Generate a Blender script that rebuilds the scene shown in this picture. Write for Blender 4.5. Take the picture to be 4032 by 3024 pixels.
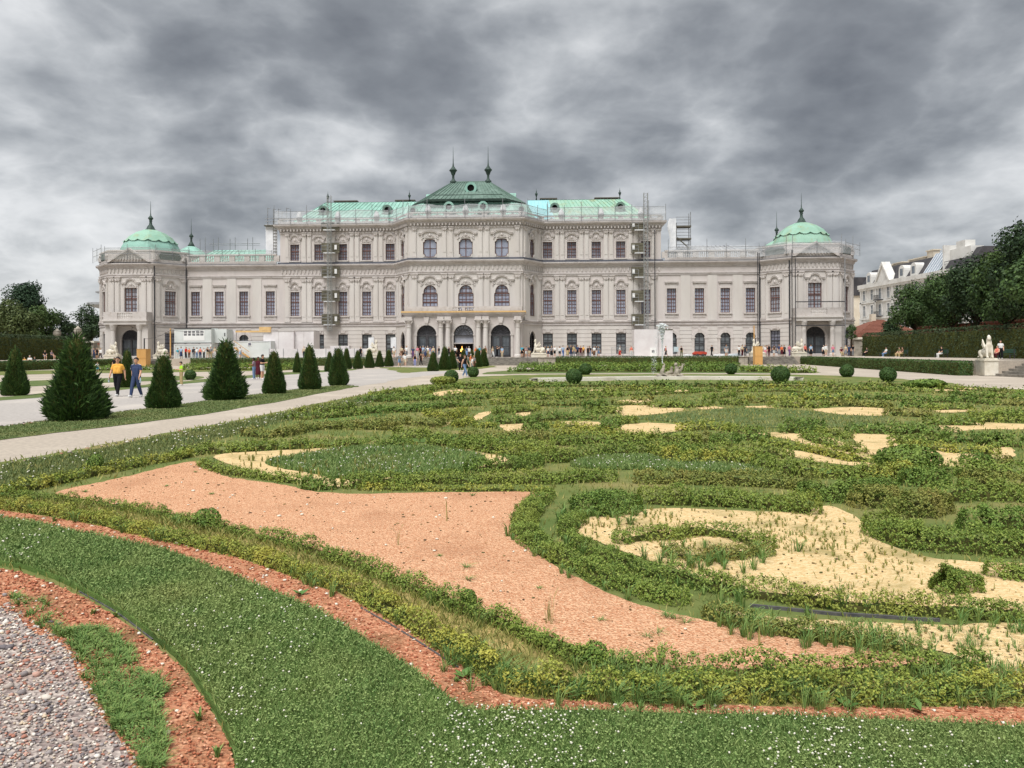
import bpy, bmesh, math, random
import numpy as np
from mathutils import Matrix, Vector

for _o in list(bpy.data.objects):
    bpy.data.objects.remove(_o)
SC = bpy.context.scene
COL = SC.collection
R = math.radians

# ------------------------------------------------------------------ camera
FPX, CX, HY, HC = 2950.0, 2016.0, 1385.0, 2.0      # focal length, horizon and eye height for a 4032 x 3024 frame
ROLL = R(0.22)
cam = bpy.data.cameras.new('camera')
cam.sensor_width = 36.0
cam.lens = 36.0 * FPX / 4032.0
cam.shift_y = -(1512.0 - HY) / 4032.0
cam.clip_start = 0.1
cam.clip_end = 5000.0
camo = bpy.data.objects.new('camera', cam)
COL.objects.link(camo)
camo.matrix_world = Matrix.Translation((0, 0, HC)) @ Matrix.Rotation(R(90), 4, 'X') @ Matrix.Rotation(-ROLL, 4, 'Z')
SC.camera = camo

# ------------------------------------------------------------------ sky, sun, exposure
SUN_EL, SUN_AZ = R(60), R(205)                      # behind and left of the camera, through thick cloud
world = bpy.data.worlds.new('World')
SC.world = world
world.use_nodes = True
SC.render.engine = 'CYCLES'
SC.view_settings.view_transform = 'Standard'
SC.view_settings.look = 'None'
SC.view_settings.gamma = 1.0
SC.view_settings.use_curve_mapping = False
SC.view_settings.exposure = 1.42
SC.cycles.use_denoising = True
SC.cycles.max_bounces = 6
SC.cycles.diffuse_bounces = 3
SC.cycles.transparent_max_bounces = 12


def build_sky():
    nt = world.node_tree
    nt.nodes.clear()
    N = nt.nodes.new
    L = nt.links.new
    out = N('ShaderNodeOutputWorld')
    bg = N('ShaderNodeBackground')
    L(bg.outputs[0], out.inputs[0])
    sky = N('ShaderNodeTexSky')
    sky.sky_type = 'NISHITA'
    sky.sun_disc = False
    sky.sun_elevation = SUN_EL
    sky.sun_rotation = SUN_AZ
    sky.air_density = 1.0
    sky.dust_density = 2.0

    def math_(op, a, b=None, c=None):
        n = N('ShaderNodeMath')
        n.operation = op
        for i, x in enumerate((a, b, c)):
            if x is None:
                continue
            if isinstance(x, (int, float)):
                n.inputs[i].default_value = x
            else:
                L(x, n.inputs[i])
        return n.outputs[0]

    tc = N('ShaderNodeTexCoord')
    sep = N('ShaderNodeSeparateXYZ')
    L(tc.outputs['Generated'], sep.inputs[0])
    x, y, z = sep.outputs
    den = math_('ADD', math_('ABSOLUTE', z), 0.42)
    comb = N('ShaderNodeCombineXYZ')
    L(math_('DIVIDE', x, den), comb.inputs[0])
    L(math_('DIVIDE', y, den), comb.inputs[1])
    L(math_('MULTIPLY', z, 1.2), comb.inputs[2])

    def noise(scale, detail, rough, off, dist=0.0, stretch=(1, 1, 1), vec=None):
        mp = N('ShaderNodeMapping')
        mp.inputs['Location'].default_value = off
        mp.inputs['Scale'].default_value = stretch
        L(vec or comb.outputs[0], mp.inputs[0])
        n = N('ShaderNodeTexNoise')
        n.inputs['Scale'].default_value = scale
        n.inputs['Detail'].default_value = detail
        n.inputs['Roughness'].default_value = rough
        n.inputs['Distortion'].default_value = dist
        L(mp.outputs[0], n.inputs['Vector'])
        return n.outputs['Fac']

    big = noise(SKY[0], 4, 0.45, SKY[1], 0.0, (1, .9, 1))
    mid = noise(SKY[2], 9, 0.52, SKY[3], 0.05, (1, 1, 1))
    puff = noise(7.0, 8, 0.55, (2.0, 5.0, 1.0), 0.1)
    s = math_('ADD', math_('MULTIPLY', big, .85), math_('MULTIPLY', mid, 1.0))
    s = math_('ADD', s, math_('MULTIPLY', math_('SUBTRACT', puff, .5), 0.26))
    # rounded cloud heads: folded noise
    fold = math_('ABSOLUTE', math_('SUBTRACT', noise(SKY[4], 5, 0.5, (7.0, 3.0, 4.0), 0.25), .5))
    s = math_('ADD', s, math_('SUBTRACT', .10, math_('MULTIPLY', fold, SKY[5])))
    # cloud base thins towards the horizon, so the far band of sky is brighter
    hz = math_('SUBTRACT', 1.0, math_('MINIMUM', math_('MULTIPLY', math_('ABSOLUTE', z), 3.0), 1.0))
    s = math_('ADD', s, math_('MULTIPLY', hz, 0.05))
    for u, v, amp, wid in CLOUDS:                       # the heavy and the thin parts of this cloud deck
        d = Vector(((u - CX) / FPX, 1, (HY - v) / FPX)).normalized()
        dt = N('ShaderNodeVectorMath')
        dt.operation = 'DOT_PRODUCT'
        L(tc.outputs['Generated'], dt.inputs[0])
        dt.inputs[1].default_value = d
        m_ = N('ShaderNodeMapRange')
        m_.interpolation_type = 'SMOOTHSTEP'
        m_.inputs['From Min'].default_value = math.cos(R(wid))
        m_.inputs['From Max'].default_value = 1.0
        m_.inputs['To Max'].default_value = amp * .5
        L(dt.outputs['Value'], m_.inputs['Value'])
        s = math_('ADD', s, m_.outputs[0])
    s = math_('ADD', math_('MULTIPLY', math_('SUBTRACT', s, 1.0), 1.05), 1.01)
    ramp = N('ShaderNodeValToRGB')
    e = ramp.color_ramp.elements
    e[0].position = 0.0
    cols = [(0.56, (.062, .066, .073)), (0.78, (.100, .106, .114)), (0.90, (.142, .149, .157)),
            (1.02, (.200, .207, .214)), (1.15, (.275, .28, .285)), (1.36, (.37, .372, .374))]
    lo, hi = 0.5, 1.5
    e[0].position = (cols[0][0] - lo) / (hi - lo)
    e[0].color = (*cols[0][1], 1)
    e[1].position = (cols[-1][0] - lo) / (hi - lo)
    e[1].color = (*cols[-1][1], 1)
    for p, c in cols[1:-1]:
        k = e.new((p - lo) / (hi - lo))
        k.color = (*c, 1)
    mr = N('ShaderNodeMapRange')
    mr.inputs['From Min'].default_value = lo
    mr.inputs['From Max'].default_value = hi
    L(s, mr.inputs['Value'])
    L(mr.outputs[0], ramp.inputs[0])
    skym = N('ShaderNodeVectorMath')
    skym.operation = 'SCALE'
    L(sky.outputs[0], skym.inputs[0])
    skym.inputs['Scale'].default_value = 0.055
    mix = N('ShaderNodeMix')
    mix.data_type = 'RGBA'
    mix.inputs['Factor'].default_value = 0.93          # cloud cover
    L(skym.outputs[0], mix.inputs[6])
    L(ramp.outputs[0], mix.inputs[7])
    L(mix.outputs[2], bg.inputs['Color'])
    bg.inputs['Strength'].default_value = 1.0


CLOUDS = [(700, 330, -.26, 17), (1500, 480, -.17, 12), (200, 620, .26, 11), (1950, 300, .14, 11), (2800, 180, -.08, 16), (3750, 560, .10, 6), (3900, 650, -.34, 20), (1150, 240, .12, 5), (150, 1050, .28, 13), (3200, 900, -.12, 13), (1300, 680, .12, 7)]
SKY = (1.25, (12.7, 1.6, 8.0), 3.0, (3.9, 11.7, 6.0), 4.5, .85)
build_sky()

sun = bpy.data.lights.new('sun', 'SUN')
sun.energy = 1.5
sun.angle = R(32)
sun.color = (1.0, 0.98, 0.955)
suno = bpy.data.objects.new('sun', sun)
COL.objects.link(suno)
_sd = Vector((math.sin(SUN_AZ) * math.cos(SUN_EL), math.cos(SUN_AZ) * math.cos(SUN_EL), math.sin(SUN_EL)))
suno.rotation_euler = _sd.to_track_quat('Z', 'Y').to_euler()
suno.location = (0, -30, 60)

# ------------------------------------------------------------------ geometry helpers
rng = np.random.RandomState(11)
random.seed(5)


def unroll(u, v):
    a, b = u - CX, v - HY
    return a * math.cos(ROLL) - b * math.sin(ROLL), a * math.sin(ROLL) + b * math.cos(ROLL)


def gnd(u, v, z=0.0):
    """point of a level at height z that the photograph shows at pixel (u, v)"""
    a, b = unroll(u, v)
    t = (HC - z) * FPX / b
    return (a / FPX * t, t)


def at(u, v, y):
    a, b = unroll(u, v)
    return Vector((a / FPX * y, y, HC - b / FPX * y))


FS = 4032 / 2212.0


def gF(p, z=0.0):
    return gnd(p[0] * FS, p[1] * FS, z)


TH = R(2.4)                                          # the palace stands slightly turned
PC, PD = -7.2, 117.5
_c, _s = math.cos(TH), math.sin(TH)


def pw(lx, ly):
    """palace plan coordinates to the world"""
    return (PC + lx * _c + ly * _s, PD - lx * _s + ly * _c)


def on_plane(u, v, ly):
    """palace x, height and world point seen at (u, v) on the plane ly"""
    a, b = unroll(u, v)
    t = (ly + PC * _s + PD * _c) / ((a / FPX) * _s + _c)
    X, Y = a / FPX * t, t
    return (X - PC) * _c - (Y - PD) * _s, HC - b / FPX * t


class MB:
    def __init__(s):
        s.v = []
        s.f = []
        s.m = []
        s.cur = 0
        s.smooth = False

    def add(s, vs, fs):
        o = len(s.v)
        s.v.extend([tuple(p) for p in vs])
        s.f.extend([tuple(i + o for i in f) for f in fs])
        s.m.extend([s.cur] * len(fs))
        return s

    def box(s, x0, x1, y0, y1, z0, z1):
        return s.add([(x0, y0, z0), (x1, y0, z0), (x1, y1, z0), (x0, y1, z0), (x0, y0, z1), (x1, y0, z1), (x1, y1, z1), (x0, y1, z1)],
                     [(0, 3, 2, 1), (4, 5, 6, 7), (0, 1, 5, 4), (1, 2, 6, 5), (2, 3, 7, 6), (3, 0, 4, 7)])

    def prism_xz(s, pts, y0, y1):
        """outline in x,z pushed from y0 (front) to y1"""
        n = len(pts)
        vs = [(x, y0, z) for x, z in pts] + [(x, y1, z) for x, z in pts]
        fs = [tuple(range(n)), tuple(range(2 * n - 1, n - 1, -1))] + [(i, i + n, (i + 1) % n + n, (i + 1) % n) for i in range(n)]
        return s.add(vs, fs)

    def prism_xy(s, pts, z0, z1):
        n = len(pts)
        vs = [(x, y, z0) for x, y in pts] + [(x, y, z1) for x, y in pts]
        fs = [tuple(range(n - 1, -1, -1)), tuple(range(n, 2 * n))] + [(i, (i + 1) % n, (i + 1) % n + n, i + n) for i in range(n)]
        return s.add(vs, fs)

    def band_xz(s, outer, inner, y0, y1, closed=False):
        """flat ring between two outlines of equal length"""
        n = len(outer)
        vs = [(x, y0, z) for x, z in outer] + [(x, y0, z) for x, z in inner] + [(x, y1, z) for x, z in outer] + [(x, y1, z) for x, z in inner]
        fs = []
        for i in range(n if closed else n - 1):
            j = (i + 1) % n
            fs += [(i, j, n + j, n + i), (2 * n + j, 2 * n + i, 3 * n + i, 3 * n + j), (j, i, 2 * n + i, 2 * n + j), (n + i, n + j, 3 * n + j, 3 * n + i)]
        return s.add(vs, fs)

    def lathe(s, prof, n=16, c=(0, 0), phase=0.0):
        vs = []
        fs = []
        for r, z in prof:
            for k in range(n):
                a = phase + 2 * math.pi * k / n
                vs.append((c[0] + r * math.cos(a), c[1] + r * math.sin(a), z))
        m = len(prof)
        for j in range(m - 1):
            for k in range(n):
                fs.append((j * n + k, j * n + (k + 1) % n, (j + 1) * n + (k + 1) % n, (j + 1) * n + k))
        fs.append(tuple(range(n - 1, -1, -1)))
        fs.append(tuple((m - 1) * n + k for k in range(n)))
        return s.add(vs, fs)

    def tube(s, pts, rads, n=6):
        pts = [Vector(p) for p in pts]
        if not hasattr(rads, '__len__'):
            rads = [rads] * len(pts)
        vs = []
        fs = []
        for i, p in enumerate(pts):
            d = (pts[min(i + 1, len(pts) - 1)] - pts[max(i - 1, 0)]).normalized()
            e = Vector((0, 0, 1)) if abs(d.z) < 0.9 else Vector((1, 0, 0))
            a = d.cross(e).normalized()
            b = d.cross(a)
            for k in range(n):
                t = 2 * math.pi * k / n
                vs.append(p + (a * math.cos(t) + b * math.sin(t)) * rads[i])
        for i in range(len(pts) - 1):
            for k in range(n):
                fs.append((i * n + k, i * n + (k + 1) % n, (i + 1) * n + (k + 1) % n, (i + 1) * n + k))
        fs.append(tuple(range(n - 1, -1, -1)))
        fs.append(tuple((len(pts) - 1) * n + k for k in range(n)))
        return s.add(vs, fs)

    def quad(s, a, b, c, d):
        return s.add([a, b, c, d], [(0, 1, 2, 3)])

    def mesh(s, name, mats):
        me = bpy.data.meshes.new(name)
        me.from_pydata(s.v, [], s.f)
        for m in (mats if isinstance(mats, (list, tuple)) else [mats]):
            me.materials.append(m)
        if any(s.m):
            me.polygons.foreach_set('material_index', s.m)
        if s.smooth:
            me.polygons.foreach_set('use_smooth', [True] * len(me.polygons))
        me.validate()
        me.update()
        return me


def link(name, me, parent=None, loc=(0, 0, 0), rz=0.0, sc=None):
    o = bpy.data.objects.new(name, me)
    COL.objects.link(o)
    o.location = loc
    if rz:
        o.rotation_euler = (0, 0, rz)
    if sc is not None:
        o.scale = sc if hasattr(sc, '__len__') else (sc, sc, sc)
    if parent is not None:
        o.parent = parent
    return o


def build(name, mb, mats, parent=None, loc=(0, 0, 0), rz=0.0):
    return link(name, mb.mesh(name, mats), parent, loc, rz)


def tag(o, label, cat, group=None, kind=None):
    o['label'] = label
    o['category'] = cat
    if group:
        o['group'] = group
    if kind:
        o['kind'] = kind
    return o


def thing(name, label, cat, loc=(0, 0, 0), rz=0.0, group=None):
    return tag(link(name, None, None, loc, rz), label, cat, group)


def structure(o):
    o['kind'] = 'structure'
    return o


def copy_tree(o, parent=None):
    c = o.copy()
    COL.objects.link(c)
    c.parent = parent
    for ch in list(o.children):
        copy_tree(ch, c)
    return c


def np_mesh(name, V, F, mats, tint=None, smooth=False, midx=None):
    """V (n,3), F (m,k) index array"""
    me = bpy.data.meshes.new(name)
    k = F.shape[1]
    me.vertices.add(len(V))
    me.vertices.foreach_set('co', np.ascontiguousarray(V, dtype=np.float32).ravel())
    me.loops.add(F.size)
    me.loops.foreach_set('vertex_index', np.ascontiguousarray(F, dtype=np.int32).ravel())
    me.polygons.add(len(F))
    me.polygons.foreach_set('loop_start', np.arange(0, F.size, k, dtype=np.int32))
    me.polygons.foreach_set('loop_total', np.full(len(F), k, dtype=np.int32))
    for m in (mats if isinstance(mats, (list, tuple)) else [mats]):
        me.materials.append(m)
    if midx is not None:
        me.polygons.foreach_set('material_index', np.ascontiguousarray(midx, dtype=np.int32))
    me.update(calc_edges=True)
    if tint is not None:
        at_ = me.attributes.new('tint', 'FLOAT', 'FACE')
        at_.data.foreach_set('value', np.ascontiguousarray(tint, dtype=np.float32))
    if smooth:
        me.polygons.foreach_set('use_smooth', np.ones(len(F), dtype=bool))
    return me


# ------------------------------------------------------------------ materials
def lin(r, g, b):
    def c(x):
        x /= 255.0
        return x / 12.92 if x <= 0.04045 else ((x + 0.055) / 1.055) ** 2.4
    return (c(r), c(g), c(b))


MATS = {}


def mat(name, c, rough=0.8, spec=0.3, c2=None, scale=1.0, detail=4, lo=0.35, hi=0.65, bump=0.0, bscale=None, metal=0.0,
        stretch=None, c3=None, scale3=None, f3=0.5, alpha=1.0, vor=False, coord='pos', vary=0.0, attr=None, ca=None, fa=1.0, emit=None, trans=0.0):
    """procedural surface: base colour, a second colour in noise, a third in coarser noise, per-leaf tint"""
    if name in MATS:
        return MATS[name]
    m = bpy.data.materials.new(name)
    MATS[name] = m
    m.use_nodes = True
    nt = m.node_tree
    N, L = nt.nodes.new, nt.links.new
    b = nt.nodes['Principled BSDF']
    b.inputs['Roughness'].default_value = rough
    b.inputs['Specular IOR Level'].default_value = spec
    b.inputs['Metallic'].default_value = metal
    b.inputs['Alpha'].default_value = alpha
    b.inputs['Base Color'].default_value = (*c, 1)
    col = None
    if coord == 'pos':
        g = N('ShaderNodeNewGeometry')
        vec = g.outputs['Position']
    else:
        g = N('ShaderNodeTexCoord')
        vec = g.outputs['Object']
    if stretch:
        mp = N('ShaderNodeMapping')
        mp.inputs['Scale'].default_value = stretch
        L(vec, mp.inputs[0])
        vec = mp.outputs[0]

    def nz(sc, det=4.0, v=False):
        if v:
            n = N('ShaderNodeTexVoronoi')
            n.inputs['Scale'].default_value = sc
            L(vec, n.inputs['Vector'])
            sp = N('ShaderNodeSeparateColor')
            L(n.outputs['Color'], sp.inputs[0])
            return sp.outputs[0]
        n = N('ShaderNodeTexNoise')
        n.inputs['Scale'].default_value = sc
        n.inputs['Detail'].default_value = det
        n.inputs['Roughness'].default_value = 0.6
        L(vec, n.inputs['Vector'])
        return n.outputs['Fac']

    def mixc(a, bcol, fac):
        n = N('ShaderNodeMix')
        n.data_type = 'RGBA'
        if isinstance(a, tuple):
            n.inputs[6].default_value = (*a, 1)
        else:
            L(a, n.inputs[6])
        n.inputs[7].default_value = (*bcol, 1)
        L(fac, n.inputs[0])
        return n.outputs[2]

    def rng_(x, a, bb, top=1.0):
        n = N('ShaderNodeMapRange')
        n.inputs['From Min'].default_value = a
        n.inputs['From Max'].default_value = bb
        n.inputs['To Max'].default_value = top
        L(x, n.inputs['Value'])
        return n.outputs[0]
    cur = c
    if c2 is not None:
        cur = mixc(cur, c2, rng_(nz(scale, detail, vor), 0.0 if vor else lo, 1.0 if vor else hi))
    if c3 is not None:
        cur = mixc(cur, c3, rng_(nz(scale3 or scale * 0.2, 4), 0.5, 0.72, f3))
    if attr:
        a = N('ShaderNodeAttribute')
        a.attribute_name = attr
        cur = mixc(cur, ca, rng_(a.outputs['Fac'], 0.0, 1.0, fa))
    if vary:          # every copy of the thing a little different
        oi = N('ShaderNodeObjectInfo')
        cur = mixc(cur, tuple(x * .35 for x in c), rng_(oi.outputs['Random'], 0.0, 1.0, vary))
    if not isinstance(cur, tuple):
        L(cur, b.inputs['Base Color'])
    if bump:
        bn = N('ShaderNodeBump')
        bn.inputs['Strength'].default_value = bump
        bn.inputs['Distance'].default_value = 0.02
        if vor:
            n = N('ShaderNodeTexVoronoi')
            n.inputs['Scale'].default_value = bscale or scale
            L(vec, n.inputs['Vector'])
            L(n.outputs['Distance'], bn.inputs['Height'])
        else:
            L(nz(bscale or scale, 5), bn.inputs['Height'])
        L(bn.outputs[0], b.inputs['Normal'])
    if emit:
        b.inputs['Emission Color'].default_value = (*emit[0], 1)
        b.inputs['Emission Strength'].default_value = emit[1]
    if trans:
        b.inputs['Transmission Weight'].default_value = trans
    return m


def smooth_path(pts, n=6, closed=False):
    """Catmull-Rom through the points"""
    P = [np.array(p, float) for p in pts]
    m = len(P)
    out = []
    for i in range(m if closed else m - 1):
        p0 = P[(i - 1) % m] if closed or i > 0 else 2 * P[0] - P[1]
        p1, p2 = P[i], P[(i + 1) % m]
        p3 = P[(i + 2) % m] if closed or i + 2 < m else 2 * P[-1] - P[-2]
        for k in range(n):
            t = k / n
            out.append(0.5 * ((2 * p1) + (-p0 + p2) * t + (2 * p0 - 5 * p1 + 4 * p2 - p3) * t * t + (-p0 + 3 * p1 - 3 * p2 + p3) * t ** 3))
    if not closed:
        out.append(P[-1])
    return [tuple(p) for p in out]
# ------------------------------------------------------------------ ground, lawns and beds
from mathutils.geometry import tessellate_polygon

M_GRAVEL = mat('pale_gravel', lin(190, 178, 162), 0.95, 0.1, c2=lin(160, 150, 138), scale=9, detail=8, lo=.3, hi=.7, c3=lin(203, 192, 176), scale3=0.25, f3=.8, bump=.35, bscale=30)
M_WALK = mat('grey_gravel_walk', lin(186, 180, 174), 0.95, 0.1, c2=lin(158, 152, 146), scale=8, detail=8, lo=.3, hi=.7, c3=lin(198, 190, 180), scale3=.3, f3=.7, bump=.35, bscale=30)
M_LAWN = mat('lawn_turf', lin(74, 100, 58), 0.9, 0.1, c2=lin(108, 116, 70), scale=3.0, detail=8, lo=.3, hi=.7, c3=lin(140, 132, 88), scale3=.35, f3=.75, bump=.5, bscale=40)
M_DRY = mat('dry_turf', lin(116, 122, 70), 0.95, 0.1, c2=lin(90, 108, 58), scale=1.6, detail=8, lo=.35, hi=.65, c3=lin(158, 140, 96), scale3=.5, f3=.8, bump=.5, bscale=40)
M_CLOVER = mat('clover_turf', lin(84, 110, 56), 0.9, 0.1, c2=lin(102, 126, 66), scale=6, detail=8, lo=.35, hi=.65, c3=lin(62, 84, 46), scale3=.7, f3=.7, bump=.6, bscale=60)
M_RED = mat('salmon_brick_chippings', lin(190, 130, 94), 0.95, 0.1, c2=lin(236, 192, 154), scale=70, vor=True, c3=lin(180, 130, 98), scale3=.9, f3=.6, bump=.9, bscale=55)
M_REDG = mat('red_brick_gravel', lin(170, 108, 80), 0.95, 0.1, c2=lin(210, 156, 122), scale=42, vor=True, c3=lin(118, 94, 64), scale3=1.6, f3=.85, bump=.9, bscale=42)
M_YEL = mat('yellow_sand_chippings', lin(202, 172, 120), 0.95, 0.1, c2=lin(230, 204, 158), scale=45, vor=True, c3=lin(146, 136, 88), scale3=1.7, f3=.9, bump=.6, bscale=45)
M_YELW = mat('weedy_sand', lin(186, 162, 108), 0.95, 0.1, c2=lin(120, 118, 66), scale=5, detail=9, lo=.42, hi=.62, c3=lin(92, 104, 52), scale3=1.6, f3=.6, bump=.6, bscale=50)
M_PEB = mat('mixed_pebble_gravel', lin(196, 184, 174), 0.9, 0.2, c2=lin(128, 112, 108), scale=38, vor=True, c3=lin(168, 128, 112), scale3=2.0, f3=.6, bump=1.0, bscale=38)
M_EDGE = mat('dark_rubber_edging', lin(74, 74, 78), 0.8, 0.2, c2=lin(98, 96, 94), scale=20)
M_STONE = mat('weathered_limestone', lin(188, 180, 166), 0.9, 0.2, c2=lin(150, 143, 130), scale=1.5, detail=8, c3=lin(108, 102, 92), scale3=.6, f3=.6, bump=.3, bscale=15)
M_STEP = mat('worn_stone_steps', lin(150, 144, 134), 0.9, 0.2, c2=lin(108, 103, 96), scale=2.0, detail=8, bump=.3, bscale=12)


def ragged(pts, amp, n=8, seed=0):
    sp = smooth_path(pts, n, closed=True)
    r = np.random.RandomState(seed)
    out = []
    for x, y in sp:
        d = math.hypot(x, y)
        k = amp * max(0.3, d / 10.0)
        out.append((x + r.uniform(-k, k), y + r.uniform(-k, k) * 1.5))
    return out


def inside(poly, X, Y):
    p = np.asarray(poly)
    c = np.zeros(len(X), bool)
    j = len(p) - 1
    for i in range(len(p)):
        xi, yi, xj, yj = p[i, 0], p[i, 1], p[j, 0], p[j, 1]
        hit = ((yi > Y) != (yj > Y))
        with np.errstate(divide='ignore', invalid='ignore'):
            xx = (xj - xi) * (Y - yi) / (yj - yi + 1e-12) + xi
        c ^= hit & (X < xx)
        j = i
    return c


def sheet(name, poly, z, m, depth=0.0):
    vs = [Vector((x, y, 0)) for x, y in poly]
    tris = tessellate_polygon([vs])
    mb = MB()
    V = [(x, y, z) for x, y in poly]
    F = []
    for t in tris:
        a, b, c = (vs[i] for i in t)
        F.append(t if (b - a).cross(c - a).z > 0 else (t[0], t[2], t[1]))
    mb.add(V, F)
    if depth:
        n = len(poly)
        area = sum(poly[i][0] * poly[(i + 1) % n][1] - poly[(i + 1) % n][0] * poly[i][1] for i in range(n))
        V2 = V + [(x, y, z - depth) for x, y in poly]
        q = [(i, i + n, (i + 1) % n + n, (i + 1) % n) for i in range(n)]
        mb.add(V2, q if area > 0 else [t[::-1] for t in q])
    return structure(build(name, mb, m))


def FP(pts, amp=0.02, n=6, seed=1):
    return ragged([gF(p) for p in pts], amp, n, seed)


structure(build('ground', MB().quad((-700, -80, -.004), (700, -80, -.004), (700, 1500, -.004), (-700, 1500, -.004)), M_GRAVEL))

# broad gravel walk on the palace axis
WALK = FP([(-700, 900), (-300, 880), (0, 864), (200, 848), (400, 828), (640, 806), (860, 794), (940, 790), (985, 792), (960, 806), (870, 818), (770, 836), (560, 853), (330, 883), (0, 926), (-300, 960), (-700, 1010)], .05, 6, 3)
sheet('gravel_walk', WALK, .002, M_WALK)

STRIP = FP([(-400, 985), (0, 923), (120, 906), (330, 881), (560, 851), (700, 835), (773, 834), (740, 841), (520, 882), (300, 914), (0, 951), (-400, 1020)], .03, 8, 4)
sheet('lawn', STRIP, .006, M_LAWN)
STRIP2 = FP([(-300, 880), (0, 858), (110, 848), (230, 838), (380, 825), (520, 812), (640, 803), (760, 797), (760, 800), (640, 808), (400, 829), (200, 849), (0, 866), (-300, 893)], .04, 6, 5)
sheet('lawn', STRIP2, .006, M_LAWN)
STRIP3 = FP([(830, 793), (960, 794), (1055, 790), (1070, 793), (1000, 799), (930, 802), (870, 806), (850, 800)], .05, 5, 6)
sheet('lawn', STRIP3, .006, M_DRY)
LEFTLAWN = FP([(-300, 835), (0, 825), (250, 816), (420, 812), (420, 820), (250, 826), (0, 838), (-300, 850)], .05, 5, 7)
sheet('lawn', LEFTLAWN, .006, M_LAWN)
LEFTLAWN2 = FP([(-200, 806), (100, 800), (400, 797), (640, 794), (640, 799), (400, 804), (100, 808), (-200, 816)], .05, 5, 8)
sheet('lawn', LEFTLAWN2, .006, M_DRY)
POOLLAWN = FP([(955, 832), (990, 818), (1060, 812), (1200, 809), (1450, 808), (1700, 809), (1850, 813), (1990, 822), (2060, 832), (1700, 836), (1200, 836)], .05, 6, 9)
sheet('lawn', POOLLAWN, .004, M_DRY)
BACKLAWN = FP([(1040, 808), (1120, 799), (1300, 791), (1600, 789), (1680, 797), (1760, 805.5), (1500, 806), (1200, 806.5)], .05, 6, 10)
sheet('lawn', BACKLAWN, .004, M_LAWN)

# the parterre: everything between the inner path and the right hand path
PART = FP([(-300, 1045), (0, 999), (150, 974), (300, 946), (520, 906), (700, 869), (850, 840), (960, 829), (1240, 832), (1500, 831), (1800, 832), (1960, 829), (2060, 833), (2212, 842), (2900, 880), (3300, 1700), (1100, 1900), (-900, 1900), (-900, 1150)], .03, 8, 11)
sheet('parterre_turf', PART, .004, M_DRY)
BORDER = FP([(-200, 1030), (0, 1006), (200, 975), (360, 942), (520, 912), (700, 876), (860, 846), (980, 834), (900, 850), (740, 885), (560, 925), (400, 975), (250, 1015), (0, 1065), (-200, 1100)], .03, 8, 12)
sheet('lawn', BORDER, .008, M_LAWN)

REDBED = FP([(120, 1066), (200, 1047), (290, 1027), (380, 1004), (425, 998), (440, 1010), (500, 1033), (600, 1046), (670, 1062), (760, 1068), (900, 1066), (1175, 1066), (1130, 1090), (1106, 1120), (1115, 1155), (1150, 1192), (1230, 1240), (1330, 1292), (1430, 1322), (1500, 1338), (1620, 1366), (1800, 1395), (1950, 1416), (2040, 1436), (1900, 1452), (1700, 1455), (1480, 1450), (1330, 1425), (1150, 1365), (1050, 1325), (900, 1270), (800, 1228), (650, 1178), (480, 1138), (330, 1104), (200, 1084)], .02, 8, 13)
sheet('salmon_gravel_bed', REDBED, .014, M_RED)
YBEDS = [
    [(464, 985), (640, 972), (800, 964), (1000, 970), (1095, 990), (1050, 1008), (900, 1022), (790, 1048), (700, 1050), (560, 1022)],
    [(1225, 1140), (1330, 1108), (1480, 1100), (1700, 1108), (1790, 1095), (1850, 1120), (1890, 1165), (2000, 1205), (2120, 1216), (2300, 1232), (2300, 1340), (2000, 1325), (1750, 1300), (1560, 1262), (1400, 1212), (1290, 1172)],
    [(1540, 1318), (1700, 1338), (2000, 1352), (2300, 1360), (2300, 1500), (2180, 1478), (2120, 1448), (2050, 1415), (1900, 1390), (1700, 1362)],
    [(1338, 879), (1400, 876), (1480, 884), (1420, 895), (1345, 898)],
    [(1335, 922), (1400, 914), (1485, 922), (1440, 936), (1340, 940)],
    [(1755, 885), (1840, 880), (1912, 884), (1910, 898), (1820, 896)],
    [(1500, 880), (1535, 878), (1560, 882), (1520, 885)], [(1610, 879), (1665, 877), (1668, 882), (1630, 882)],
    [(1640, 936), (1760, 938), (1830, 960), (1895, 985), (1880, 992), (1780, 970), (1690, 948)],
    [(1700, 972), (1780, 985), (1890, 1003), (1870, 1009), (1760, 998), (1700, 982)],
    [(1838, 938), (1925, 940), (1935, 965), (1920, 985), (1870, 975), (1850, 955)],
    [(1990, 972), (2050, 970), (2110, 985), (2105, 1008), (2040, 1008), (2000, 990)],
    [(2150, 968), (2185, 968), (2185, 990), (2140, 988)],
    [(2030, 918), (2120, 914), (2230, 918), (2230, 928), (2120, 928), (2050, 934)],
    [(1080, 918), (1130, 916), (1135, 930), (1100, 934)], [(1215, 911), (1290, 912), (1290, 920), (1230, 918)],
    [(940, 916), (975, 912), (960, 922), (930, 924)], [(1030, 895), (1060, 890), (1040, 906), (1015, 910)],
    [(1120, 893), (1145, 890), (1140, 898), (1115, 900)], [(930, 850), (985, 842), (1000, 846), (950, 856)],
    [(2020, 887), (2090, 884), (2090, 890), (2040, 892)], [(2020, 842), (2090, 838), (2110, 842), (2050, 846)],
    [(1420, 845), (1480, 843), (1480, 846), (1430, 847)], [(1270, 843), (1310, 842), (1310, 845), (1280, 846)],
    [(1330, 866), (1400, 862), (1400, 868), (1350, 870)],
]
YPOLY = [FP(p, .02, 6, 20 + i) for i, p in enumerate(YBEDS)]
for i, p in enumerate(YPOLY):
    sheet('yellow_sand_bed', p, .012, M_YEL)
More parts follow.
